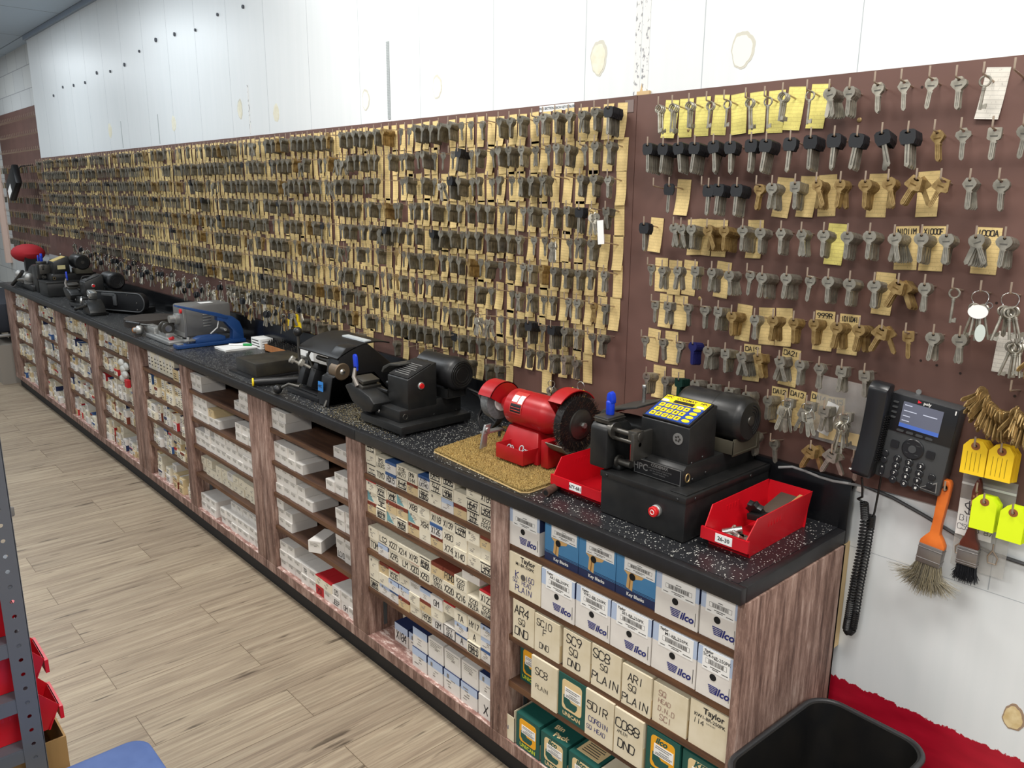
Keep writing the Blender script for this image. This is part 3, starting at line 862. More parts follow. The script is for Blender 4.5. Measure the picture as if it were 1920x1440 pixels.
def hand_mesh(text, w, h):
    b = B()
    lines = text.split('/')
    n = len(lines)
    hh = min(h * (.5 if n == 1 else .34), .03)
    for i, L in enumerate(lines):
        cw = min(hh * .6, w * .78 / max(len(L), 1) / 1.22)
        wd = ink_width(L, hh, cw)
        ink_strokes(b, L, -wd / 2 + cw * .1, h * ((.2 if n == 1 else .54 - .44 * i)), hh, cw, 0, -.0006, rnd, .13, .06)
    return b.mesh('handwriting', [M_INK], 0)
NB = 0
SHW = ['top', 'second', 'third', 'fourth', 'base']
BAYW = ['bay next to the bin', 'second bay', 'third bay', 'fourth bay', 'fifth bay']
LAY = ['bottom', 'second', 'third']
def small_box(sty, text, x, y, z, w, h, d, label, rot=0.0):
    global NB
    NB += 1
    o = tag(link('small_key_box', box_mesh(sty, w, h, d), None, (x, y, z), (0, 0, rot)), label, 'box', 'small key boxes under the counter')
    if text: link('handwriting', hand_mesh(text, w, h), o)
    elif sty not in 'RkK': link('printing', print_mesh(rnd.randrange(9), w, h, sty), o)
    return o
def layer(bay, tier, lay, items, x0, w, h, d=.115, y=-.455, z=None, gap=.0008, n0=1):
    """items: list of style or style|text; '-' leaves a gap"""
    zz = TIER[tier] + lay * (h + .0006) if z is None else z
    i = n0 - 1
    for k, it in enumerate(items):
        if it == '-': continue
        i += 1
        sty, _, txt = it.partition('|')
        cname = STY[sty][0]
        what = ('%s key box marked %s' % (cname, txt.replace('/', ' '))) if txt else '%s key box' % cname
        lab = '%s, %s in %s layer, %s shelf, %s' % (what, nth(i), LAY[min(lay, 2)], SHW[tier], BAYW[bay])
        small_box(sty, txt, x0 + (k + .5) * w, y + rnd.uniform(-.004, .004), zz, w - gap, h, d, lab, rnd.uniform(-.012, .012))
def row(s): return s.split(',')
X2, W2 = -1.522, .0628
L2 = [
 ('s,c|TOYO,B|HBX15,s|X-145,b,s|L90GIS,c,n,b,s|L90/WAVE,c|X227/FR4X5', 'c,c|XM3/LOCKS,B,c|X186/NV217,c|BMW/X144,B|X181/LK940,s|X177/IX2,s|L90WA,c,s|H647,s|LX20', 's|HY3,-,-,-,-,-,s|KA14,s|H046,-,c,c|X189'),
 ('b,s|AUSTIN,t,s|MAZDA,b,c,b,c|X74,c|X140,c,s|LX90', 't,s|RENO/ME,b,b,t,c|X84,B|X126,c|X80,c,c,c', 'r,s|X231,s|XMK,t,r|X88,c,r|X118,c|X139,s|L127M,c,b'),
 ('c|TOM,n,c|X295,c|@LM,r|X203,c|X250,c|CHEVY/TOYOTA,c|X220,c|X216,c|X230/MAZDA,c|X238/NISSAN', 'c,c|LS2,c|X227,c|X214,c|X195,s|ACURA,b,b|FORD,c|X225/GEO,-,r|X123'),
 ('s|SAN121,n,B,b,c,c|H93B,w|GM,k|KEY/809,B|A,s|FORD B,B', 'c,c,n,n,c,b,c,-,n,c|A,n', 'c,b,r|X53S,c,w,n,w|GM,r,c|TA,c|HY17,n')]
for ti, rows_ in enumerate(L2):
    for la, rr in enumerate(rows_):
        layer(1, ti, la, row(rr), X2, W2, .0405 if ti != 2 else .043)
small_box('w', '', -.945, -.45, TIER[2] + .0872, .085, .044, .14, 'white printed carton lying flat on top of the third shelf boxes, second bay')
# base shelf of the second bay: taller boxes
for k, (sx, sty, tx, zz, lab) in enumerate((
    (-1.395, 'n', 'X184', 0, 'navy-topped box marked X184 standing alone on the base shelf, second bay'),
    (-1.305, 'n', '', 0, 'navy-topped box right of the X184 box, base shelf, second bay'),
    (-1.22, 'n', '', 0, 'lower navy-banded box, third on the base shelf, second bay'), (-1.22, 'n', '', 1, 'upper navy-lidded box, third on the base shelf, second bay'),
    (-1.13, 'n', '', 0, 'lower navy-banded box, fourth on the base shelf, second bay'), (-1.13, 'w', '', 1, 'upper all-white box, fourth on the base shelf, second bay'),
    (-1.04, 'n', '', 0, 'lower navy-banded box, fifth on the base shelf, second bay'), (-1.04, 'w', '', 1, 'upper white box with grey band, fifth on the base shelf, second bay'),
    (-.95, 'n', '', 0, 'lower navy-banded box, sixth on the base shelf, second bay'), (-.95, 'w', '', 1, 'upper white box with open flap, sixth on the base shelf, second bay'),
    (-.867, 'w', 'X', 0, 'white box marked X against the post, base shelf, second bay'), (-.867, 'n', '', 1, 'navy-topped box on the X-marked one, base shelf, second bay'))):
    small_box(sty, tx, sx, (-.41 if k < 2 else -.455) + .004 * zz, .13 + zz * .0745, .082 if sx < -.9 else .07, .074, .12, lab)
for k in range(4):
    small_box('c', '', -1.46 + k * .085, -.33, .13, .08, .1, .12, 'dim cream box %s in the back row of the base shelf, second bay' % nth(k + 1))
# third bay: white boxes with grey labels
X3, W3 = -2.262, .0632
for ti, la, s in ((0, 0, 'w,w'), (0, 1, 'w,w'), (0, 0, '-,-,-,-,-,-,-,-,w,w'), (1, 0, 'w,w,w,w'), (1, 1, 'w,w,w'), (1, 0, '-,-,-,-,-,-,-,w,w,w'), (1, 1, '-,-,-,-,-,-,-,-,w,w'),
                  (2, 0, 'w,w,w,w,w'), (2, 1, 'w,w,w,w'), (2, 2, 'w,w,w'), (2, 0, '-,-,-,-,-,-,-,-,w,w'), (2, 1, '-,-,-,-,-,-,-,-,w,w'),
                  (3, 0, 'w,w'), (3, 1, 'w,w'), (3, 2, 'w'), (3, 0, '-,-,-,-,-,-,-,w|LC10,w,w'), (3, 1, '-,-,-,-,-,-,-,w,w'), (3, 2, '-,-,-,-,-,-,-,w,w'),
                  (4, 0, 'w,w,w,w,w,R|701,w,w|JEEP,w|GM,w'), (4, 1, 'w,w,w,w|TR,w,r,r,w|B5,w,w'), (4, 2, 'w,w')):
    n0 = 1 + (6 if s.startswith('-') else 0)
    layer(2, ti, la, row(s), X3, W3, .0415, .118, -.45 + (.03 if ti == 3 and s.startswith('-') else 0), n0=n0)
small_box('w', '', -1.905, -.47, TIER[3], .06, .05, .12, 'white box skewed outward over the shelf edge, fourth shelf, third bay', .5)
# fourth bay
X4, W4 = -3.157, .0635
for ti, la, s in ((0, 0, 'w,w'), (0, 1, 'w,w'), (0, 0, '-,-,-,-,-,-,-,-,w,w,w'), (0, 1, '-,-,-,-,-,-,-,-,-,w,w'), (0, 2, '-,-,-,-,-,-,-,-,-,w,w'),
                  (1, 0, 'w,w,w,w,w'), (1, 1, 'w,w,w,o'), (1, 2, 'w,w,w'), (1, 0, '-,-,-,-,-,-,-,-,w,w,w'), (1, 1, '-,-,-,-,-,-,-,-,w,w,w'),
                  (2, 0, 'w,w,w,w,w,w,w,w,w,w,w'), (2, 1, 'w,w,w,w,w,w,w,w,w,w,w'), (2, 2, '-,-,w,-,w,w,w,w,w,w,w'),
                  (3, 0, 'c,c,c,c,c,c,c,c,c,c'), (3, 1, 'c,c,-,c,c,w,c,c,c,c'),
                  (4, 0, 'w,w,w,-,w,w,w,w,w,w,w'), (4, 1, 'w,w,w,-,w,w,w,w,w,w,w'), (4, 2, '-,-,-,-,-,w,w,w,w,w,w')):
    n0 = 1 + (6 if s.startswith('-') and ti < 2 else 0)
    layer(3, ti, la, row(s), X4, W4, .0405, .12, -.45 + (.02 if ti == 3 else 0) + (.03 if (ti == 4 and la == 2) else 0), n0=n0)
# everything in the far bays: one mass of little boxes
b = B()
FM = [M_CREAMBOX, M_WHITEBOX, M_TANBOX, M_NAVYTOP, M_REDTOP, M_BROWNTOP, M_INKB, M_BLUETOP, mat('label_paper', (214, 210, 202), .8)]
def mass_box(b, x, y, z, w, h, d, r, pal):
    m = r.choice(pal)
    acc = r.choice((3, 3, 4, 5, 7)) if r.random() < .16 else m
    ms = [m, acc, m, m, m, acc]
    b.box(x, x + w, y, y + d, z, z + h, 0, ms=ms)
    if m < 3:
        if r.random() < .5: b.box(x + w * .12, x + w * .86, y - .0006, y, z + h * .45, z + h * .85, 8)
        for q in range(3): b.box(x + w * .18, x + w * r.uniform(.4, .8), y - .001, y, z + h * (.2 + .2 * q), z + h * (.26 + .2 * q), 6)
        if r.random() < .1: b.box(x, x + w, y - .0012, y, z + h * .7, z + h, r.choice((3, 4, 5, 7)))
r = random.Random(5)
for bay in range(4, 9):
    x0, x1 = BAYX[bay]
    for ti in range(5):
        top = (0.89 if ti == 0 else TIER[ti - 1] - .019) - TIER[ti]
        pal = [0, 0, 0, 1, 1, 2] if bay > 4 else ([0, 0, 2] if ti < 2 else [1, 1, 0] if ti == 2 else [0, 1, 0, 2])
        if bay == 4 and ti == 0:        # tall boxes stood on end like books
            x = x0 + .04
            while x < x1 - .16:
                w = r.uniform(.035, .055); mass_box(b, x, -.44, TIER[ti], w - .001, .1, .12, r, [0, 0, 1]); x += w
            mass_box(b, x, -.45, TIER[ti], .08, .06, .12, r, [2]); mass_box(b, x + .082, -.45, TIER[ti], .07, .065, .12, r, [1])
            continue
        x = x0 + .004
        while x < x1 - .035:
            w = min(r.uniform(.046, .066), x1 - x - .003)
            if bay == 4 and ti == 1: w = min(.047, w)
            h = r.uniform(.036, .048) if bay != 4 or ti != 1 else .055
            z, y = TIER[ti], -.452 + r.uniform(-.008, .02)
            nmax = int(min(top - .004, r.choice((.09, .12, .13, .145)) if ti < 4 else r.choice((.08, .12, .15))) / h)
            for k in range(max(nmax, 1)):
                mass_box(b, x, y + k * .003, z + k * (h + .0005), w - .001, h, .115, r, pal)
            x += w
single('small_key_box', b, FM, 'mass of small cream, white, navy and red key boxes filling the five far bays', 'boxes', (-5.4, -.42, .13), 'small key boxes under the counter', 'stuff', smooth=0)
# odd things tucked among the boxes
b = B(); b.prism([(-3.62, .66), (-3.32, .66), (-3.32, .712), (-3.56, .705)], 'y', -.42, -.2, 0)
single('binder', b, mat('teal_binder', (14, 92, 104), .5), 'teal binder pushed in above the boxes of the fifth bay', 'binder', (-3.45, -.3, .66))
b = B(); b.box(-3.46, -3.36, -.46, -.32, .600, .6085); b.turn((-3.4, -.4, .6), 'Y', .06)
single('envelope', b, mat('manila', (214, 158, 66), .7), 'orange manila envelope lying on boxes in the fifth bay', 'envelope', (-3.4, -.4, .6))
b = B()
for i in range(7): b.sphere((-4.16 + .025 * (i % 3) - .05, -.47 + .012 * (i % 2), .635 + .016 * i), .034, 12, 0, (1.1, .5, .7))
single('plastic_bag', b, mat('clear_bag', (206, 206, 202), .25, alpha=.75), 'crumpled clear plastic bag hanging from the sixth bay', 'bag', (-4.2, -.47, .63))
b = B(); b.box(-4.135, -4.085, -.485, -.465, .60, .645)
single('price_flag', b, M_REDTOP, 'small red card sticking out below the plastic bag, sixth bay', 'card', (-4.11, -.475, .62))
b = B()
for i in range(5): b.sphere((-1.71 + .012 * i, -.40 + .01 * i, .60 + .006 * (i % 2)), .02, 12, 0, (1.3, .9, .6))
single('plastic_bag', b, mat('smoky_bag', (92, 96, 100), .25, alpha=.8), 'smoky plastic bag on white boxes beside the post, third shelf, third bay', 'bag', (-1.69, -.38, .58))
# ---------------------------------------------------------------- key boards
HOOKS = """-0.612,1.969,S,n,5,y;-0.566,1.969,S,n,4,y;-0.513,1.970,S,n,4,y;-0.459,1.970,S,n,2,y;-0.407,1.969,S,n,1,y;-0.346,1.969,S,n,2,y;-0.294,1.968,S,n,1,y;-0.247,1.972,S,n,4,y;-0.186,1.973,S,n,1,y;-0.132,1.969,o,n,7,-;-0.085,1.968,r,n,5,-;-0.030,1.975,r,n,3,-;0.026,1.975,h,n,1,-;0.083,1.975,r,n,1,-;0.135,1.971,c,n,3,-;0.185,1.972,S,n,1,w;0.239,1.974,-,n,0,-
-0.642,1.867,k,k,9,-;-0.589,1.865,k,k,8,-;-0.540,1.865,k,k,7,-;-0.487,1.864,k,k,8,-;-0.430,1.865,k,k,8,-;-0.380,1.862,k,k,5,-;-0.321,1.864,k,k,4,-;-0.280,1.863,k,k,7,-;-0.217,1.864,k,k,3,-;-0.166,1.867,k,k,7,-;-0.109,1.868,k,k,5,-;-0.056,1.866,k,k,5,-;-0.002,1.869,k,k,7,-;0.053,1.869,k,k,6,-;0.106,1.869,h,b,3,-;0.157,1.870,c,n,1,-;0.215,1.869,s,n,2,-;0.269,1.871,o,n,2,-
-0.615,1.758,-,n,0,-;-0.562,1.759,k,k,1,c;-0.458,1.760,-,n,0,-;-0.436,1.756,k,k,2,-;-0.406,1.758,k,k,6,-;-0.352,1.757,k,k,7,-;-0.298,1.761,o,b,3,-;-0.255,1.761,o,n,6,c;-0.195,1.764,s,n,7,c;-0.142,1.767,r,b,7,c;-0.084,1.768,r,b,5,-;-0.027,1.768,o,b,7,c;0.023,1.771,o,b,5,-;0.082,1.772,t,b,4,c;0.131,1.771,t,b,2,-;0.187,1.770,h,n,4,-;0.240,1.770,o,n,3,-
-0.642,1.653,k,k,4,c;-0.541,1.655,o,n,4,-;-0.516,1.653,r,n,6,c;-0.483,1.654,o,n,8,c;-0.433,1.653,o,b,9,c;-0.381,1.654,o,b,9,-;-0.327,1.656,c,n,9,c;-0.277,1.653,o,n,6,-;-0.221,1.654,h,n,6,-;-0.168,1.653,h,n,5,-;-0.112,1.654,o,n,6,y;-0.055,1.653,o,n,8,-;-0.004,1.656,o,n,7,-;0.050,1.654,o,n,8,c,N1011M;0.107,1.656,o,n,8,c,X1000F;0.157,1.657,o,n,6,-;0.213,1.657,o,n,7,c,1000A;0.266,1.657,o,n,7,-
-0.622,1.541,r,n,2,c;-0.571,1.537,h,n,4,c;-0.519,1.540,r,n,4,c;-0.462,1.545,s,n,4,-;-0.410,1.544,r,n,6,c;-0.358,1.541,o,n,6,-;-0.305,1.546,r,n,2,-;-0.262,1.543,o,n,9,-;-0.196,1.547,o,n,8,-;-0.142,1.547,r,n,2,-;-0.090,1.548,o,n,8,-;-0.038,1.547,o,n,7,-;0.018,1.548,o,n,7,c;0.071,1.550,t,b,9,-;0.126,1.552,r,n,4,-;0.182,1.549,S,n,1,-;0.236,1.548,q,n,5,-;0.291,1.549,q,n,6,-
-0.602,1.439,s,n,2,c;-0.546,1.440,s,n,4,c;-0.491,1.442,r,n,3,-;-0.435,1.443,o,n,3,-;-0.382,1.444,s,n,7,-;-0.341,1.436,o,b,8,c;-0.274,1.435,r,n,5,c;-0.222,1.439,o,b,6,c;-0.167,1.440,r,b,6,-;-0.115,1.444,r,b,7,c,999R;-0.057,1.443,o,b,7,c,1011D41;-0.004,1.444,o,b,8,-;0.047,1.445,t,b,5,-;0.099,1.444,s,b,1,-;0.157,1.448,o,n,4,-;0.209,1.451,o,n,4,-
-0.632,1.333,r,n,2,c;-0.569,1.334,r,n,3,c;-0.508,1.334,r,n,3,-;-0.455,1.339,r,B,6,-;-0.405,1.334,o,n,7,-;-0.352,1.335,s,n,7,-;-0.305,1.333,s,n,8,c,DA19;-0.256,1.337,s,b,6,-;-0.196,1.338,s,n,7,c,DA21;-0.140,1.339,r,n,4,-;-0.091,1.339,h,n,4,-;-0.035,1.341,s,n,4,-;0.019,1.340,s,n,4,-
-0.608,1.227,r,n,7,c;-0.541,1.227,r,n,5,c;-0.494,1.230,s,G,6,-;-0.440,1.235,o,n,7,-;-0.387,1.233,s,n,5,-;-0.332,1.233,s,n,6,-;-0.281,1.232,r,n,7,-;-0.218,1.233,r,n,7,c,DA12;-0.169,1.235,q,n,7,c,DA13;-0.113,1.238,q,n,6,c,DA14;-0.067,1.236,s,n,6,c,DA15;-0.020,1.231,q,b,6,-
-0.200,1.121,r,n,3,-;-0.249,1.128,r,n,5,-;-0.091,1.128,t,b,6,-;-0.037,1.131,t,n,4,-;0.017,1.131,r,n,2,-"""

HEAD = {'o': [(0, 5.5), (8, 4.5), (13, -1), (14.5, -7), (12, -13), (7, -17)], 'r': [(0, 6), (7, 4.8), (11, 0), (12.5, -6), (11, -12), (6, -17)],
        's': [(0, 5), (10.5, 5), (12, 3), (12, -14), (9, -17), (5, -18)], 'h': [(0, 6), (6, 5), (13, -6), (10, -12), (5, -18)],
        'c': [(0, 6), (5, 6), (7.5, 1), (13, -1), (14.5, -8), (10, -13.5), (6, -17)], 't': [(0, 6), (10, 6), (17, -15), (15, -18), (5, -20)]}
HNAME = {'o': 'oval-head', 'r': 'round-head', 's': 'square-head', 'h': 'diamond-head', 'c': 'clover-head', 't': 'wide slotted-head'}
MM = 0.00108
def outline(kind, blade=50.0):
    hd = HEAD[kind]
    R_ = [(u, v) for u, v in hd if u > 0]
    L_ = [(-u, v) for u, v in reversed(R_)]
    bl_r = [(4.3, -19.5), (5.8, -20), (5.8, -22.5), (4.4, -23), (4.4, -blade), (1.0, -blade - 4)]
    bl_l = [(-3.0, -blade - 1.5), (-4.4, -blade + 3), (-4.4, -20)]
    return [(u * MM, v * MM) for u, v in R_ + bl_r + bl_l + L_]
KM = {}
KCOL = {'n': (M_NICK, M_GROOVE), 'b': (M_BRASS, M_BRASSG), 'B': (M_KBLUE, M_KBLUE), 'G': (M_KGREEN, M_KGREEN), 'd': (M_DULL, M_GROOVE)}
def key_mesh(kind, col):
    if (kind, col) in KM: return KM[kind, col]
    b = B()
    hr = 2.6 * MM
    hole = [(hr * (2.4 if kind == 't' else 1.15) * math.cos(2 * PI * i / 10), hr * math.sin(2 * PI * i / 10)) for i in range(10)]
    th = 0.0011
    b.prism(outline(kind), 'y', -th, th, 0, holes=[hole])
    for u in (-1.6, 1.3):
        b.box(u * MM, (u + .9) * MM, -th - .0001, -th + .0002, -48 * MM, -22 * MM, 1)
    b.prism([(-7 * MM, -9 * MM), (7 * MM, -9 * MM), (6 * MM, -12 * MM), (-6 * MM, -12 * MM)], 'y', -th - .0001, -th + .0002, 1)
    me = b.mesh('key_blank', list(KCOL[col]), 0)
    KM[kind, col] = me
    return me
def black_meshes():
    if 'kb' in KM: return KM['kb']
    b = B()
    b.prism([(-4.6 * MM, -20 * MM), (4.6 * MM, -20 * MM), (4.6 * MM, -62 * MM), (1 * MM, -67 * MM), (-4.6 * MM, -63 * MM)], 'y', -.0012, .0012)
    b.box(-1 * MM, 1 * MM, -.00135, -.001, -58 * MM, -22 * MM, 1)
    blade = b.mesh('black_headed_key', [M_NICK, M_GROOVE], 0)
    b = B()
    pts = [(10, 6), (15, 2), (16, -12), (12, -22), (-12, -22), (-16, -12), (-15, 2), (-10, 6)]
    slot = [(6 * MM * math.cos(2 * PI * i / 10), 2.4 * MM * math.sin(2 * PI * i / 10)) for i in range(10)]
    b.prism([(u * MM, v * MM) for u, v in pts], 'y', -.0022, .0022, 0, holes=[slot])
    bow = b.mesh('bow', [M_KBLACK], 0)
    KM['kb'] = (blade, bow)
    return KM['kb']
def skeleton_mesh(v):
    if ('S', v) in KM: return KM['S', v]
    b = B()
    n = 20
    rx, rz = (9.5, 9) if v != 2 else (15, 10)
    b.tube([(rx * MM * math.cos(2 * PI * i / n), 0, -7.5 * MM + rz * MM * math.sin(2 * PI * i / n)) for i in range(n)], 2.0 * MM, 7, 0, True)
    L = (66, 58, 74)[v % 3]
    b.cyl((0, 0, -15.5 * MM), (0, 0, -L * MM), 2.9 * MM, 2.5 * MM, 10)
    for q in (19, 22): b.cyl((0, 0, -q * MM), (0, 0, -(q + 1.4) * MM), 4.0 * MM, n=10)
    s = -1 if v == 2 else 1
    b.box(0, s * 10 * MM, -.0011, .0011, -(L - 2) * MM, -(L - 9) * MM)
    b.box(s * 6 * MM, s * 10 * MM, -.0012, .0012, -(L - 9) * MM, -(L - 11) * MM)
    me = b.mesh('skeleton_key', M_NICK, 50)
    KM['S', v] = me
    return me
# masses for what goes beyond the three hundred of a kind that show largest
MASS = {'n': B(), 'b': B(), 'k': B(), 'tag': B()}
def lod_key(B_, kind, x, y, z, ang, mi, sc_=1.0, lean=0.0):
    th = .0011
    if kind == 'k':
        hd = [(14, 6), (16, -10), (11, -22), (4.6, -22), (4.6, -62), (0, -66), (-4.6, -62), (-4.6, -22), (-11, -22), (-16, -10), (-14, 6)]
    else:
        h_ = HEAD[kind]
        hd = [h_[1] if h_[0][0] == 0 else h_[0]] + h_[2:-1] + [(4.4, -20), (4.4, -50), (0, -54), (-4.4, -49), (-4.4, -20)] + [(-u, v) for u, v in reversed(h_[1:-1])]
    ca, sa = math.cos(ang), math.sin(ang)
    P = [((u * ca + v * sa) * MM * sc_, (-u * sa + v * ca) * MM * sc_) for u, v in hd]
    if kind == 'k':         # black bow, bare blade
        bow = [P[0], P[1], P[2], P[8], P[9], P[10]]
        bl = [P[3], P[4], P[5], P[6], P[7]]
        for pp, t_, m_ in ((bow, .0021, 0), (bl, .0011, 1)):
            A = [B_.bm.verts.new((x + u, y - t_ + lean * v, z + v)) for u, v in pp]
            C_ = [B_.bm.verts.new((x + u, y + t_ + lean * v, z + v)) for u, v in pp]
            B_.bridge(A, C_, m_)
            B_.bm.faces.new(A).material_index = m_
        return
    A = [B_.bm.verts.new((x + u, y - th + lean * v, z + v)) for u, v in P]
    C_ = [B_.bm.verts.new((x + u, y + th + lean * v, z + v)) for u, v in P]
    B_.bridge(A, C_, mi)
    B_.bm.faces.new(A).material_index = mi
NK = {'n': 0, 'b': 0, 'k': 0, 'tag': 0}
LIMIT = {'n': 300, 'b': 300, 'k': 300, 'tag': 300}
def place_key(kind, col, x, y, z, ang, lean, label, group, individual):
    slot = 'k' if kind == 'k' else ('b' if col == 'b' else 'n')
    if not individual or NK[slot] >= LIMIT[slot]:
        if kind == 'S': return
        lod_key(MASS[slot], kind, x, y, z, -ang, {'n': 0, 'd': 1, 'B': 2, 'G': 3}.get(col, 0) if slot == 'n' else 0, 1.0, lean)
        return
    rot = (lean, ang, 0)
    if kind == 'k':
        bl, bow = black_meshes()
        o = tag(link('black_headed_key', bl, None, (x, y, z), rot), label, 'key', group)
        link('bow', bow, o)['label'] = 'black plastic bow'
    elif kind == 'S':
        o = tag(link('skeleton_key', skeleton_mesh(int(abs(x) * 1000) % 2), None, (x, y, z), rot), label, 'key', group)
        return
    else:
        o = tag(link('brass_key_blank' if slot == 'b' else 'key_blank', key_mesh(kind, col), None, (x, y, z), rot), label, 'key', group)
    NK[slot] += 1
HK = {}
def hook_mesh():
    if 'h' not in HK:
        b = B()
        b.tube([(0, .001, -.009), (0, -.03, -.004), (0, -.0625, 0), (0, -.0655, .0008), (0, -.066, .004), (0, -.0662, .0225)], .0021, 6)
        HK['h'] = b.mesh('hook', M_HOOK, 60)
    return HK['h']
def shaft_z(y):     # height of the shaft above the hook corner at depth y
    return -.0095 * (1 + y / .066)
TG = {}
def tag_mesh(w, h, m, curl):
    key = (round(w, 4), round(h, 4), m.name, curl)
    if key not in TG:
        b = B()
        n = 6
        for s_ in range(n):
            f = lambda t: -0.0011 - (curl * .010 * max(0, t - .35) ** 2 * 2.2)
            t0, t1 = s_ / n, (s_ + 1) / n
            z0, z1 = h * .28 - h * t0, h * .28 - h * t1
            b.prism([(f(t0), z0), (f(t1), z1), (f(t1) + .0005, z1), (f(t0) + .0005, z0)], 'x', -w / 2, w / 2)
        TG[key] = b.mesh('paper_tag', m, 0)
    return TG[key]
def place_tag(x, z, w, h, m, ang, curl, label, individual, text=None, y=-.001):
    if individual and NK['tag'] < LIMIT['tag']:
        NK['tag'] += 1
        o = tag(link('paper_tag', tag_mesh(w, h, m, curl), None, (x, y, z), (0, ang, 0)), label, 'tag', 'paper tags behind the keys')
        if text:
            b = B(); hh = .0115
            ink_strokes(b, text, -ink_width(text, hh, w / len(text) * .66) / 2, h * .10, hh, w / len(text) * .66, 0, -.0019, rnd, .17)
            link('handwriting', b.mesh('handwriting', M_INK, 0), o)
        return
    ca, sa = math.cos(-ang), math.sin(-ang)
    Bm = MASS['tag']
    mi = {'cream_card': 0, 'yellow_card': 1, 'white_card': 2}[m.name]
    P = [(-w / 2, h * .28), (w / 2, h * .28), (w / 2, -h * .72), (-w / 2, -h * .72)]
    Q = [(x + u * ca + v * sa, z - u * sa + v * ca) for u, v in P]
    dy = [0, 0, -.003 * curl, -.003 * curl]
    A = [Bm.bm.verts.new((q[0], y - .0012 + d, q[1])) for q, d in zip(Q, dy)]
    C_ = [Bm.bm.verts.new((q[0], y - .0004 + d, q[1])) for q, d in zip(Q, dy)]
    Bm.bridge(A, C_, mi)
    Bm.bm.faces.new(A).material_index = mi
    Bm.bm.faces.new(C_).material_index = mi
def bunch(name, label, x, y, z, n, rr, kinds, group, seed, extra=None):
    """a wire ring with keys fanned out under it"""
    r = random.Random(seed)
    t = thing(name, label, 'keys', (x, y, z), 0, group)
    b = B()
    b.tube([(x + rr * math.cos(2 * PI * i / 18), y + .004 * math.sin(4 * PI * i / 18), z - rr + rr * math.sin(2 * PI * i / 18) + .001) for i in range(18)], .0011, 6, 0, True)
    part(t, 'ring', b, M_STEEL, 0, smooth=60)
    for i in range(n):
        a = -.75 + 1.5 * (i + .5) / n + r.uniform(-.12, .12)
        kx, kz = rr * math.sin(a) * .9, -rr - rr * math.cos(a) * .95
        k = r.choice(kinds)
        if k == 'k':
            bl, bow = black_meshes()
            o = link('key', bl, t, (kx, -.002 * (i % 4), kz), (r.uniform(-.2, .2), a * -.5, r.uniform(-1, 1)))
            link('bow', bow, o)
        else:
            me = skeleton_mesh(i % 2) if k == 'S' else key_mesh(k[0], k[1])
            link('key', me, t, (kx, -.002 * (i % 4) + .003, kz), (r.uniform(-.2, .2), a * -.5, r.uniform(-1.1, 1.1)))
    return t
# ---- the sparse board by the phone
def board(name, label, x0, x1, z0, z1, y0=0.0):
    t = thing(name, label, 'board', ((x0 + x1) / 2, y0, z0), 0, 'brown key boards on the wall')
    b = B(); b.box(x0, x1, y0, y0 + .0115, z0, z1)
    part(t, 'panel', b, M_PEG)
    return t
near = board('key_board', 'sparse brown key board behind the desk phone, keys spread widely', -.7375, 1.3, 1.048, 2.0095)
for x, z in ((-.555, 1.905), (-.085, 1.905), (-.485, 1.455), (.305, 1.155)):
    b = B(); b.lathe((x, -.0025, z), (0, 1, 0), [(0, .004), (.001, .0055), (.003, .0055)], 14); part(near, 'screw', b, M_BRASS)
b = B()
for x, z in ((.045, 1.965), (.25, 1.52), (.09, 1.38), (.15, 1.37), (.115, 1.375), (.2, 1.36), (-.34, 1.27), (-.315, 1.16), (.31, 1.33)):
    b.lathe((x, -.0006, z), (0, 1, 0), [(0, .0028), (.001, .0028)], 10)
part(near, 'empty_hole', b, mat('bored_hole', (46, 34, 30), .9))
XRAY = Vector((1, 0, 0))
rows = HOOKS.split('\n')
nhk = 0
